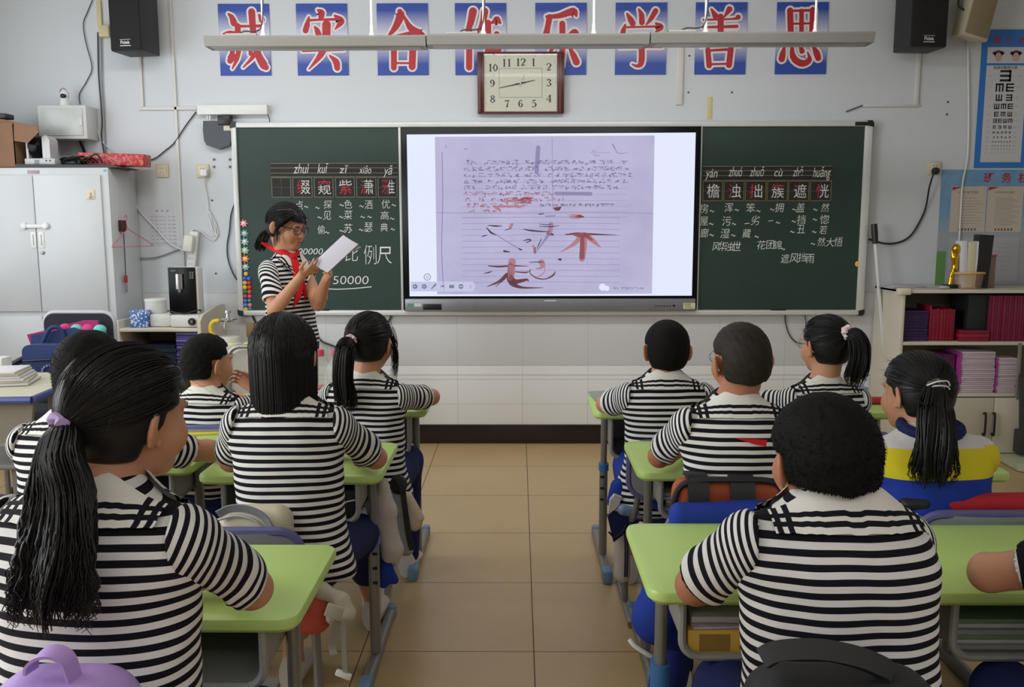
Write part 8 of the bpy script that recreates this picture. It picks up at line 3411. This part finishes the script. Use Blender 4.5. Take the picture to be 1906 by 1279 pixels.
b.lathe((xc_, 5.60, zr + 0.002), [(rw * 0.86, 0), (rw * 0.95, 0.05), (rw, 0.10)], 28)
b.build('basket_body', mat('clear_tan_plastic', (206, 170, 140), 0.25, vary=0, alpha=0.4), t)
b = MB()
zz_ = at(1815, 512, YBk)[2]
b.tube([(xc_ + rw * 1.02 * math.cos(a_), 5.60 + rw * math.sin(a_), zz_ + 0.006 - 0.006 * math.sin(a_)) for a_ in np.linspace(0, 2 * PI, 33)[:-1]], 0.008, 8, closed=True)
b.build('rim', mat('tan_rim', (206, 168, 92), 0.4), t)
for x0, x1, ytop, lean_, m_, lab, cat in ((1787, 1797, 448, -0.06, mat('white_folder', (212, 212, 218), 0.6), 'white folder leaning left in the basket', 'folder'), (1797, 1812, 450, -0.02, mat('cream_folder', (208, 204, 170), 0.6), 'cream folder standing in the middle of the basket', 'folder'),
                (1812, 1816, 449, 0.0, mat('white_folder', (0, 0, 0)), 'thin white folder beside the black folder in the basket', 'folder'), (1816, 1841, 437, 0.06, M_BLACK, 'tall black folder at the right of the basket', 'folder')):
  a = at(x0, ytop, 5.6)
  c = at(x1, ytop, 5.6)
  b = MB()
  b.box((a[0] - 0.0, 5.555, zr + 0.006), (c[0], 5.64, a[2]), 0.002, roty(lean_))
  one(b, 'folder', m_, ((a[0] + c[0]) / 2, 5.6, zr + 0.006), lab, cat, 'folders in the basket')
b = MB()
p = at(1846, 478, 5.66)
b.box((p[0] - 0.03, 5.64, zr + 0.001), (p[0] + 0.02, 5.69, p[2]), 0.004)
b.mi(1)
b.box((p[0] - 0.034, 5.635, p[2]), (p[0] + 0.024, 5.695, p[2] + 0.014), 0.004)
one(b, 'small_jar', [mat('dull_tan_jar', (150, 130, 118), 0.5), mat('orange_lid', (190, 104, 60), 0.5)], (p[0], 5.66, zr), 'small jar with orange lid just right of the file basket', 'jar')
b = MB()
p = at(1785, 494, 5.8)
b.box((p[0] - 0.014, 5.80, p[2] - 0.02), (p[0] + 0.014, 5.83, p[2] + 0.02), 0.004)
b.tube([(p[0], 5.815, p[2] + 0.018), at(1783, 476, D - 0.03)], 0.005, 8)
one(b, 'cable_plug', M_WHITE, p, 'white plug at the end of the hanging white cable behind the trophy', 'plug')

# pole mop at the wall, flat mop at the right edge
t = thing('pole_mop', at(1640, 800, 5.6), 'bright metal pole with black grip leaning on the wall right of the blackboard', 'mop')
pa_, pb_ = at(1627, 417, 5.80), at(1629, 450, 5.79)
dirp = at(1648, 690, 5.70) - pb_
pe = pb_ + dirp * ((0.03 - pb_[2]) / dirp[2])
b = MB()
b.tube([pb_, pe], 0.012, 10)
b.build('pole', mat('bright_pole', (214, 214, 214), 0.3, 0.2, vary=0.02), t)
b = MB()
b.tube([pa_, pa_ * 0.5 + pb_ * 0.5, pb_ + (pe - pb_) * 0.01], [0.019, 0.021, 0.017], 12)
b.build('grip', M_BLACK, t)
b = MB()
b.box(pe + np.array([-0.08, -0.04, -0.025]), pe + np.array([0.08, 0.04, 0.02]), 0.012)
b.build('mop_head', mat('grey_mop', (120, 122, 120), 0.9), t)
t = thing('flat_mop', (3.1, 5.3, 0), 'flat mop with pale green pad standing at the right edge before the bookcase', 'mop')
b = MB()
o_ = [atz(1843, 839, 0.035), atz(1880, 833, 0.035), atz(1925, 845, 0.035), atz(1925, 872, 0.035), atz(1895, 868, 0.035)]
b.prism([q - np.array([0, 0, 0.03]) for q in o_], (0, 0, 0.045))
b.build('pad', mat('pale_green_pad', (176, 184, 150), 0.8, vary=0.08), t)
b = MB()
b.tube([atz(1886, 838, 0.05), at(1899, 640, 5.36)], 0.011, 10)
b.build('pole', M_METAL, t)
b = MB()
b.tube([at(1903, 700, 5.38), at(1903, 820, 5.38)], 0.02, 8)
p = at(1903, 815, 5.38)
b.box(p + np.array([-0.03, -0.03, -0.1]), p + np.array([0.06, 0.05, 0.05]), 0.01)
one(b, 'dark_broom', M_DGREY, (p[0], 5.38, 0), 'dark broom standing behind the flat mop at the right edge', 'broom')
b = MB()
b.box(p + np.array([-0.02, -0.02, -0.24]), p + np.array([0.06, 0.03, -0.1]), 0.01)


# ================================================================== ON, IN AND BESIDE THE DESKS
def flat(name, pts, z, th, m, label, cat, group=None):
  b = MB()
  P = [atz(x, y, z) for x, y in pts]
  b.prism([p for p in P], (0, 0, th))
  return one(b, name, m, np.mean(P, 0), label, cat, group)


flat('booklet', [(338, 803), (400, 800), (410, 808), (340, 812)], DT + 0.001, 0.004, mat('yellow_booklet', (216, 196, 62), 0.6), 'yellow edged booklet on the desk left of the bob haired child', 'booklet')
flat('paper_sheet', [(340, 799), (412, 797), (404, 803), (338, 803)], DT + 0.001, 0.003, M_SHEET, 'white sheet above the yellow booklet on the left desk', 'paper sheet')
flat('newspaper', [(1094, 731), (1134, 729), (1138, 745), (1108, 747)], DT + 0.001, 0.006, mat('grey_newsprint', (150, 158, 152), 0.8, vary=0.25, nscale=60), 'grey printed booklet on the corner of the front right desk', 'booklet')
b = MB()
b.box((1.415, 3.80, DT + 0.001), (1.525, 3.86, DT + 0.055), 0.006)
one(b, 'blue_file', mat('pale_blue_file', (132, 164, 206), 0.5), (1.47, 3.83, DT), 'pale blue plastic file box on the front right desk beside the jacket child', 'folder')
b = MB()
p = atz(1630, 752, DT)
b.box((p[0] - 0.05, p[1] - 0.02, DT + 0.001), (p[0] + 0.05, p[1] + 0.02, DT + 0.03), 0.012)
one(b, 'pencil_case', mat('red_case', (186, 40, 50), 0.6), (p[0], p[1], DT), 'small red pencil case on the front right desk', 'pencil case')


def tray_books(x0, x1, y0, n, cols, label, group, zt=DT - 0.15, th=0.012, depth=0.24):
  z = zt
  for k in range(n):
    b = MB()
    u, v = rk.uniform(-0.008, 0.008), rk.uniform(0, 0.015)
    b.box((x0 + u, y0 + v, z + 0.0005), (x1 + u, y0 + depth, z + th * 0.92), 0.0015)
    one(b, 'textbook', cols[k % len(cols)], ((x0 + x1) / 2, y0 + 0.1, z), label, 'book', group)
    z += th
  return z


C1 = [mat('textbook_grey', (150, 152, 150), 0.6), mat('textbook_white', (196, 196, 192), 0.6), mat('textbook_green', (112, 136, 104), 0.6)]
tray_books(0.93, 1.30, 1.80, 6, C1, 'flat textbook in the tray of the near desk at the right edge', 'textbooks in the rightmost near tray', DT - 0.153)
b = MB()
z0_ = DT - 0.153
b.box((0.36, 1.785, z0_), (0.66, 1.99, z0_ + 0.055), 0.003)
yb_ = one(b, 'yellow_book_box', mat('yellow_box', (214, 176, 72), 0.6, vary=0.04), (0.5, 1.85, z0_), 'yellow boxed book in the tray of the thick haired near child', 'box')
b = MB()
b.smooth = False
b.box((0.385, 1.7842, z0_ + 0.008), (0.45, 1.786, z0_ + 0.046))
b.box((0.47, 1.7842, z0_ + 0.012), (0.64, 1.786, z0_ + 0.02))
b.build('cover_print', mat('box_print', (150, 116, 52), 0.6), yb_)
b = MB()
b.box((0.365, 1.79, z0_ + 0.0565), (0.60, 1.98, z0_ + 0.062), 0.001, rotz(0.06))
pc_ = one(b, 'comic_cover', mat('cover_sheet', (196, 176, 190), 0.6, vary=0.25, nscale=30), (0.48, 1.88, z0_ + 0.056), 'patterned paperback lying on the yellow boxed book', 'book')
b = MB()
b.box((0.37, 1.80, z0_ + 0.0635), (0.56, 1.98, z0_ + 0.078), 0.002)
one(b, 'white_workbook', C1[1], (0.46, 1.9, z0_ + 0.064), 'white workbook on top of the paperback in the thick haired near child tray', 'book')
tray_books(0.46, 0.60, 2.70, 6, [C1[1], mat('textbook_pale_blue', (150, 170, 180), 0.6), C1[0]], 'small pale book in the tray of the cropped child with glasses', 'books in the cropped child with glasses tray', DT - 0.153)
b = MB()
b.box((-0.64, 2.66, DT - 0.153), (-0.5, 2.9, DT - 0.06), 0.01)
one(b, 'dark_pouch', mat('black_pouch', (34, 34, 38), 0.7, vary=0.15), (-0.57, 2.75, DT - 0.153), 'dark pouch in the desk tray of the bob haired child', 'pouch')
b = MB()
h_ = np.array([-0.545, 2.655, DT - 0.10])
b.tube(spline([h_ + (0.05, 0, 0.012), h_ + (0.02, -0.004, 0.008), h_ + (0.004, -0.004, 0.0), h_ + (0.0, -0.004, -0.018), h_ + (-0.008, -0.004, -0.024), h_ + (-0.012, -0.004, -0.014)], 16), 0.0025, 6)
one(b, 'white_hook', M_WHITE, h_, 'white wire hook on the dark pouch under the bob haired child desk', 'hook')
# books on the low shelf under the near left desk
t = thing('book_crate', (-0.72, 1.80, 0), 'grey wire crate of books under the near left desk', 'crate')
b = MB()
b.box((-0.93, 1.64, 0.30), (-0.51, 1.95, 0.315), 0.004)
for x in (-0.92, -0.52):
  b.box((x - 0.006, 1.64, 0.0), (x + 0.006, 1.655, 0.36), 0.002)
  b.box((x - 0.006, 1.93, 0.0), (x + 0.006, 1.945, 0.36), 0.002)
b.build('rack', M_DESKLEG, t)
tray_books(-0.90, -0.545, 1.66, 9, [C1[1], C1[0], mat('textbook_slate', (96, 110, 116), 0.6), mat('textbook_mauve', (132, 100, 104), 0.6)], 'flat textbook in the crate under the near left desk', 'textbooks under the near left desk', 0.3155, 0.014, 0.26)

# ------------------------------------------------------------------ bags and clothes


def soft(root, name, m, prims, lo, hi, h=0.007, relax=2, fold=0.0, seed=1, attrs=None):
  g = SDF(lo, hi, h)
  for p in prims:
    if p[0] == 'c':
      g.cone(p[1], p[2], p[3], p[4], p[5] if len(p) > 5 else 0.02)
    elif p[0] == 'e':
      g.ell(p[1], p[2], p[4] if len(p) > 4 else None, p[3] if len(p) > 3 else 0.03)
    elif p[0] == 'b':                    # rounded block: centre, half sizes, radius
      c_, hf, rd = np.array(p[1], float), np.array(p[2], float), p[3]
      R_ = p[4] if len(p) > 4 else np.eye(3)
      g.func(c_, float(np.linalg.norm(hf)) + 0.06, lambda x, y, z, hf=hf, rd=rd: np.sqrt(np.maximum(np.abs(x) - hf[0] + rd, 0) ** 2 + np.maximum(np.abs(y) - hf[1] + rd, 0) ** 2 + np.maximum(np.abs(z) - hf[2] + rd, 0) ** 2) + np.minimum(np.maximum(np.maximum(np.abs(x) - hf[0], np.abs(y) - hf[1]), np.abs(z) - hf[2]) + rd, 0) - rd, R_, 0.02)
  V, F = g.surface(relax)
  if fold:
    V = V + normals(V, F) * (wob(V, 26, seed) * fold)[:, None]
  return qmesh(name, V, F, m, root)


def strap(b, pts, w, th=0.006, side=(1, 0, 0), n=24):
  """flat webbing along pts"""
  P = spline(pts, n) if len(pts) > 2 else np.linspace(pts[0], pts[1], n)
  T = np.gradient(P, axis=0)
  T /= np.linalg.norm(T, axis=1)[:, None]
  S = np.array(side, float)[None] - T * (T @ np.array(side, float))[:, None]
  S /= np.linalg.norm(S, axis=1)[:, None] + 1e-9
  Nn = np.cross(T, S)
  ring = [(-w / 2, -th / 2), (w / 2, -th / 2), (w / 2, th / 2), (-w / 2, th / 2)]
  vs = [P[i] + S[i] * u + Nn[i] * v for i in range(n) for u, v in ring]
  fs = [[i * 4 + k, i * 4 + (k + 1) % 4, (i + 1) * 4 + (k + 1) % 4, (i + 1) * 4 + k] for i in range(n - 1) for k in range(4)]
  fs += [[0, 1, 2, 3], [(n - 1) * 4 + k for k in (3, 2, 1, 0)]]
  b.add(vs, fs)


# black backpack on the thick haired near child's chair
M_BAGK = mat('black_nylon', (26, 26, 29), 0.6, vary=0.15, nscale=60, bump=0.1)
c = (at(1385, 1242, 1.20) + at(1735, 1242, 1.20)) / 2
zt_b = at(1560, 1243, 1.25)[2] + 0.03
hw = (at(1735, 1242, 1.20)[0] - at(1385, 1242, 1.20)[0]) / 2
t = thing('black_backpack', (c[0], 1.18, 0.42), 'black backpack with padded handle hung behind the thick haired near child at the bottom edge', 'backpack')
soft(t, 'bag_body', M_BAGK, [('b', (c[0], 1.18, zt_b - 0.19), (hw, 0.07, 0.19), 0.055), ('b', (c[0], 1.13, zt_b - 0.24), (hw * 0.8, 0.05, 0.12), 0.04)], (c[0] - 0.3, 1.0, 0.35), (c[0] + 0.3, 1.35, zt_b + 0.06), fold=0.002)
b = MB()
strap(b, [at(1420, 1226, 1.17), at(1450, 1212, 1.165), at(1520, 1209, 1.165), at(1590, 1222, 1.165), at(1640, 1242, 1.165), at(1655, 1256, 1.165)], 0.028, 0.016, (0, 0.6, 1))
b.build('handle', M_BAGK, t)
b = MB()
b.tube(spline([(c[0] - hw * 0.85, 1.105, zt_b - 0.06), (c[0], 1.10, zt_b - 0.035), (c[0] + hw * 0.85, 1.105, zt_b - 0.06)], 20), 0.004, 6)
b.build('zipper', M_DGREY, t)
# lilac backpack bottom left
M_LIL = mat('lilac_nylon', (174, 142, 208), 0.5, vary=0.06, nscale=20)
p0, p1 = at(-10, 1262, 1.06), at(262, 1268, 1.06)
c = (p0 + p1) / 2
hw = (p1[0] - p0[0]) / 2
zt_b = at(110, 1243, 1.115)[2] + 0.03
t = thing('lilac_backpack', (c[0], 1.04, 0.45), 'lilac backpack with a broad top loop at the bottom left edge', 'backpack')
soft(t, 'bag_body', M_LIL, [('b', (c[0], 1.04, zt_b - 0.18), (hw, 0.075, 0.18), 0.06), ('b', (c[0], 0.985, zt_b - 0.24), (hw * 0.75, 0.05, 0.1), 0.04)], (c[0] - 0.25, 0.85, 0.4), (c[0] + 0.25, 1.2, zt_b + 0.05), fold=0.0015)
b = MB()
strap(b, [at(57, 1250, 1.03), at(60, 1232, 1.03), at(78, 1217, 1.03), at(103, 1214, 1.03), at(124, 1226, 1.03), at(134, 1250, 1.03), at(140, 1272, 1.03)], 0.024, 0.004, (0.2, 1, 0.2))
b.build('top_loop', M_LIL, t)
b = MB()
b.tube(spline([(c[0] - hw * 0.9, 0.968, zt_b - 0.06), (c[0], 0.962, zt_b - 0.022), (c[0] + hw * 0.9, 0.968, zt_b - 0.06)], 20), 0.003, 6)
b.build('zipper', mat('violet_zip', (120, 92, 160), 0.5), t)

# cream bag on the bob haired child's chair
M_CREAM = mat('cream_canvas', (206, 198, 172), 0.75, vary=0.05, nscale=30)
YC_ = 2.245
t = thing('cream_backpack', at(480, 1010, YC_), 'cream backpack with grey zip hung on the chair of the bob haired child', 'backpack')
a, c = at(412, 940, YC_), at(548, 1005, YC_)
cx_, zt_b = (a[0] + c[0]) / 2, at(470, 938, YC_)[2]
soft(t, 'bag_body', M_CREAM, [('b', (cx_, YC_ - 0.01, zt_b - 0.15), ((c[0] - a[0]) / 2, 0.045, 0.15), 0.04)], (cx_ - 0.2, YC_ - 0.16, zt_b - 0.36), (cx_ + 0.2, YC_ + 0.1, zt_b + 0.05), fold=0.0015)
b = MB()
strap(b, [at(405, 958, YC_ - 0.058), at(430, 947, YC_ - 0.056), at(460, 948, YC_ - 0.056), at(490, 962, YC_ - 0.058), at(508, 990, YC_ - 0.058)], 0.022, 0.004, (0, -0.3, 1))
b.build('zip_panel', mat('grey_zip_mesh', (132, 132, 138), 0.6, vary=0.15, nscale=90), t)
b = MB()
b.tube(spline([at(405, 968, YC_ - 0.0582), at(440, 960, YC_ - 0.058), at(475, 970, YC_ - 0.058), at(500, 996, YC_ - 0.0582)], 20), 0.004, 6)
b.build('piping', mat('silver_piping', (176, 176, 178), 0.4), t)

# coral and cream bag low behind her chair, strap hanging to the floor
YR = 2.22
M_CORAL = mat('coral_cloth', (196, 82, 66), 0.75, vary=0.08)
M_PALE = mat('pale_greige_cloth', (190, 182, 164), 0.75, vary=0.05)
pc = at(575, 1140, YR)
t = thing('coral_bag', (pc[0], YR, 0.3), 'coral red bag with pale padded strap hanging below the near left desk', 'bag')
soft(t, 'bag_body', M_CORAL, [('b', pc + np.array([-0.06, 0.02, 0.0]), (0.12, 0.07, 0.055), 0.045), ('c', pc + np.array([-0.1, 0, 0.03]), pc + np.array([0.03, 0, 0.045]), 0.035, 0.03)], pc - 0.25, pc + 0.25, fold=0.002)
soft(t, 'padded_strap', M_PALE, [('c', at(560, 1098, YR), at(600, 1100, YR - 0.02), 0.016, 0.018), ('c', at(600, 1100, YR - 0.02), at(636, 1118, YR - 0.03), 0.018, 0.018), ('c', at(636, 1118, YR - 0.03), at(648, 1142, YR - 0.04), 0.018, 0.016), ('c', at(648, 1142, YR - 0.04), at(618, 1150, YR - 0.05), 0.017, 0.017)], pc - 0.25, pc + 0.25, 0.005)
b = MB()
strap(b, [at(610, 1152, YR - 0.05), at(625, 1160, YR - 0.06), at(618, 1200, YR - 0.03), at(622, 1219, YR - 0.03)], 0.02, 0.003, (1, 0, 0))
strap(b, [at(640, 1150, YR - 0.06), at(640, 1190, YR - 0.06), at(641, 1225, YR - 0.06), at(643, 1254, YR - 0.06)], 0.012, 0.003, (1, 0, 0))
sb = b.build('webbing', mat('grey_webbing', (150, 148, 140), 0.8), t)
b = MB()
q = at(640, 1256, YR - 0.06)
b.box(q + np.array([-0.022, -0.006, -0.008]), q + np.array([0.02, 0.006, 0.008]), 0.003, roty(0.4))
b.build('buckle', M_WHITE, sb)
b = MB()
q = at(622, 1139, YR - 0.085)
b.box(q + np.array([-0.022, -0.004, -0.018]), q + np.array([0.022, 0.004, 0.018]), 0.003, roty(0.35))
b.build('patch', M_PALE, t)

# orange and black backpack, royal blue jacket on the chair of the cropped child with glasses
M_ORG = mat('burnt_orange_nylon', (168, 74, 40), 0.65, vary=0.1, nscale=40)
YO_ = 2.30
a, c = at(1250, 892, YO_), at(1460, 892, YO_)
cx_, zt_b = (a[0] + c[0]) / 2, at(1355, 888, YO_)[2]
hw = (c[0] - a[0]) / 2
t = thing('orange_backpack', (cx_, YO_, 0.45), 'burnt orange backpack with black straps on the chair of the cropped child with glasses', 'backpack')
soft(t, 'bag_body', M_ORG, [('b', (cx_, YO_, zt_b - 0.17), (hw, 0.04, 0.17), 0.038)], (cx_ - 0.25, YO_ - 0.15, 0.42), (cx_ + 0.25, YO_ + 0.15, zt_b + 0.05), fold=0.0015)
b = MB()
for x0, x1 in ((1283, 1322), (1362, 1408)):
  q0, q1 = at(x0, 890, YO_ - 0.06), at(x1, 890, YO_ - 0.06)
  xm_ = (q0[0] + q1[0]) / 2
  strap(b, [(xm_, YO_ + 0.03, zt_b + 0.003), (xm_, YO_ - 0.03, zt_b + 0.004), (xm_, YO_ - 0.056, zt_b - 0.05), (xm_, YO_ - 0.058, zt_b - 0.2)], q1[0] - q0[0], 0.012, (1, 0, 0))
b.build('strap', M_BAGK, t)
b = MB()
b.tube(spline([(cx_ - hw * 0.99, YO_ - 0.02, zt_b - 0.15), (cx_ - hw * 0.97, YO_ - 0.03, zt_b - 0.05), (cx_ - hw * 0.75, YO_ - 0.035, zt_b - 0.004), (cx_, YO_ - 0.04, zt_b + 0.004), (cx_ + hw * 0.75, YO_ - 0.035, zt_b - 0.004), (cx_ + hw * 0.97, YO_ - 0.03, zt_b - 0.05)], 30), 0.009, 8)
b.build('piping', M_BAGK, t)
YJ = 2.222
t = thing('blue_school_jacket', (0.5, YJ, 0.2), 'royal blue school jacket draped over a chair, sleeve hanging into the aisle', 'jacket')
a, c = at(1246, 938, YJ), at(1458, 938, YJ)
zt_b = at(1350, 935, YJ)[2]
P1 = at(1215, 1100, 2.13)
P2 = at(1190, 1165, 2.13)
P3 = at(1215, 1215, 2.13)
soft(t, 'jacket_body', M_ROYAL, [('b', ((a[0] + c[0]) / 2, YJ, zt_b - 0.12), ((c[0] - a[0]) / 2, 0.036, 0.12), 0.03), ('c', (a[0] + 0.04, YJ - 0.01, zt_b - 0.09), (a[0] + 0.01, YJ - 0.04, 0.55), 0.02, 0.045, 0.03),
                ('c', (a[0], YJ - 0.05, 0.58), P1 + np.array([0.05, 0.03, 0]), 0.05, 0.05, 0.04), ('c', P1 + np.array([0.045, 0.02, 0.02]), P2 + np.array([0.05, 0.0, 0.02]), 0.045, 0.062, 0.04), ('c', P2 + np.array([0.05, 0.0, 0.02]), P3 + np.array([0.075, 0.02, 0.04]), 0.062, 0.05, 0.03)], (0.15, 1.95, 0.2), (0.9, 2.4, 0.85), fold=0.004, seed=5)
b = MB()
b.tube(spline([at(1171, 1190, 2.085), at(1182, 1203, 2.075), at(1205, 1218, 2.07), at(1228, 1230, 2.075)], 20), 0.006, 8)
b.build('white_piping', M_WHITE, t)
soft(t, 'sleeve', M_ROYAL if False else mat('deep_blue_lining', (26, 40, 128), 0.8, vary=0.1), [('c', P3 + np.array([0.06, 0.02, 0.0]), at(1215, 1279, 2.13) + np.array([0.03, 0.02, -0.06]), 0.048, 0.045, 0.03)], (0.15, 1.95, 0.05), (0.6, 2.3, 0.6), fold=0.004, seed=6)

# red jacket on the chair of the jacket child
YK2 = 2.235
a, c = at(1690, 945, YK2), at(1930, 945, YK2)
t = thing('red_jacket', (a[0] + 0.2, YK2, 0.5), 'red jacket laid over the chair behind the child in the banded jacket', 'jacket')
zz = at(1800, 945, YK2)[2]
soft(t, 'jacket_cloth', mat('red_jacket_cloth', (176, 26, 36), 0.75, vary=0.1, nscale=30), [('c', a + np.array([0.05, 0.02, 0.005]), c + np.array([0, 0.02, 0.005]), 0.024, 0.03, 0.02), ('b', ((a[0] + c[0]) / 2 + 0.03, YK2 + 0.05, zz - 0.02), ((c[0] - a[0]) / 2 - 0.02, 0.05, 0.035), 0.03)], (a[0] - 0.1, YK2 - 0.15, zz - 0.2), (c[0] + 0.15, YK2 + 0.2, zz + 0.15), fold=0.003)
soft(t, 'dark_cuff', M_BAGK, [('c', a + np.array([0.0, 0.015, 0.004]), a + np.array([0.045, 0.015, 0.006]), 0.02, 0.025, 0.01)], a - 0.1, a + 0.15, 0.005)

# clothes and a knitted thing hung beside the bob haired child's desk
YW = 2.95
M_WHITEC = mat('white_jacket_cloth', (196, 190, 186), 0.8, vary=0.06, nscale=30)
t = thing('white_jacket', at(735, 1040, YW), 'white and blue jacket hanging from the right side of the bob haired child desk', 'jacket')
soft(t, 'jacket_cloth', M_WHITEC, [('c', at(712, 900, YW), at(720, 950, YW), 0.022, 0.030, 0.02), ('c', at(720, 950, YW), at(732, 1020, YW), 0.030, 0.030, 0.02), ('c', at(706, 930, YW), at(722, 1035, YW), 0.026, 0.028, 0.02), ('c', at(732, 1020, YW), at(738, 1050, YW), 0.026, 0.008, 0.02)], at(720, 1000, YW) - 0.3, at(720, 1000, YW) + 0.35, 0.005, 1, fold=0.007, seed=3)
soft(t, 'blue_lining', M_ROYAL, [('c', at(716, 1060, YW + 0.03), at(735, 1080, YW + 0.03), 0.03, 0.015, 0.02), ('c', at(712, 1050, YW + 0.03), at(714, 1085, YW + 0.03), 0.03, 0.02, 0.02)], at(720, 1060, YW) - 0.15, at(720, 1060, YW) + 0.15, 0.005)
YN_ = 3.05
t = thing('knitted_bag', at(755, 975, YN_), 'grey and cream chunky knitted bag on a black strap beside the left desks', 'bag')
g_ = []
for k in range(11):
  p = at(742 + 1.6 * k, 925 + 9.5 * k, YN_)
  g_ += [('e', p + np.array([0.0, -0.02, 0]), (0.026, 0.03, 0.02), 0.006), ('e', p + np.array([-0.022, -0.012, 0.01]), (0.022, 0.03, 0.018), 0.006)]
soft(t, 'grey_braid', mat('grey_knit', (146, 152, 156), 0.9, vary=0.1, nscale=60), g_, at(750, 975, YN_) - 0.25, at(750, 975, YN_) + 0.25, 0.005, 1)
g_ = []
for k in range(7):
  p = at(757 + 3.6 * k, 925 + 6.5 * k, YN_ + 0.02)
  q = at(760 + 2.0 * k, 965 + 3.0 * k, YN_ + 0.02)
  g_ += [('e', p, (0.022, 0.03, 0.018), 0.005), ('e', q + np.array([0, 0, 0.01]), (0.022, 0.03, 0.02), 0.005), ('e', (p + q) / 2, (0.022, 0.03, 0.02), 0.005)]
soft(t, 'cream_braid', mat('cream_knit', (196, 182, 160), 0.9, vary=0.08, nscale=60), g_, at(765, 955, YN_) - 0.25, at(765, 955, YN_) + 0.25, 0.005, 1)
b = MB()
strap(b, [at(738, 885, YN_ - 0.05), at(748, 905, YN_ - 0.07), at(753, 940, YN_ - 0.07), at(760, 990, YN_ - 0.07), at(767, 1024, YN_ - 0.065)], 0.02, 0.004, (1, 0, 0))
b.build('black_strap', M_BAGK, t)
soft(t, 'dark_flap', M_BAGK, [('e', at(742, 902, YN_ - 0.02), (0.032, 0.025, 0.035), 0.02)], at(750, 920, YN_) - 0.2, at(750, 920, YN_) + 0.2, 0.005)

# jackets hung beside the front right desk
YH = 3.22
t = thing('navy_tied_jacket', at(1165, 970, YH), 'navy and white jacket with pale stripes hanging beside the front row child', 'jacket')
soft(t, 'blue_cloth', M_ROYAL, [('c', at(1152, 905, YH), at(1150, 935, YH), 0.03, 0.04, 0.03), ('c', at(1185, 930, YH), at(1180, 950, YH), 0.05, 0.04, 0.03)], at(1165, 940, YH) - 0.3, at(1165, 940, YH) + 0.3, fold=0.003, seed=9)
b = MB()
b.prism([at(x, y, YH - 0.05) for x, y in ((1131, 962), (1150, 952), (1172, 944), (1172, 975), (1160, 996), (1142, 1010))], (0, 0.03, 0.0))
b.build('navy_flap', M_NAVY, t)
b = MB()
b.prism([at(x, y, YH - 0.055) for x, y in ((1132, 958), (1136, 932), (1144, 922), (1158, 926), (1150, 944))], (0, 0.025, 0.0))
b.build('white_flap', M_WHITEC, t)
soft(t, 'white_sleeve', M_WHITEC, [('c', at(1158, 1000, YH + 0.03), at(1158, 1070, YH), 0.032, 0.028, 0.02)], at(1155, 1010, YH) - 0.3, at(1155, 1010, YH) + 0.3, fold=0.003, seed=11)
b = MB()
for dx in (0, 4):
  strap(b, [at(1163 + dx, 990, YH - 0.034), at(1164 + dx, 1030, YH - 0.034), at(1163 + dx, 1074, YH - 0.03)], 0.006, 0.002, (1, 0, 0))
b.tube(spline([at(1133, 990, YH - 0.05), at(1145, 1000, YH - 0.05), at(1160, 988, YH - 0.055), at(1166, 975, YH - 0.055)], 16), 0.004, 6)
b.build('stripe_tape', M_NAVY if False else mat('dark_stripe_tape', (30, 30, 48), 0.7), t)
soft(thing('blue_plastic_bag', at(1175, 935, 3.15), 'pale blue plastic bag on the seat beside the front row child', 'bag'), 'bag_body', mat('pale_blue_plastic', (120, 140, 176), 0.35), [('c', at(1160, 950, 3.15), at(1188, 955, 3.15), 0.022, 0.02, 0.02)], at(1175, 950, 3.15) - 0.15, at(1175, 950, 3.15) + 0.15, 0.005, fold=0.004)

# dark backpack at the left edge
YE_ = 1.55
p = at(6, 960, YE_)
t = thing('dark_backpack', (p[0], YE_, 0.6), 'dark blue backpack strap and edge cut by the left edge of the photo', 'backpack')
soft(t, 'bag_body', mat('dark_blue_nylon', (34, 38, 84), 0.6, vary=0.1), [('b', p + np.array([-0.07, 0.02, -0.10]), (0.085, 0.05, 0.13), 0.04)], p - 0.35, p + 0.2)
b = MB()
strap(b, [p + (-0.05, -0.05, 0.04), p + (-0.0, -0.06, 0.03), p + (0.02, -0.06, -0.02), p + (0.018, -0.05, -0.09)], 0.026, 0.008, (0.3, 1, 0))
b.build('strap', M_BAGK, t)
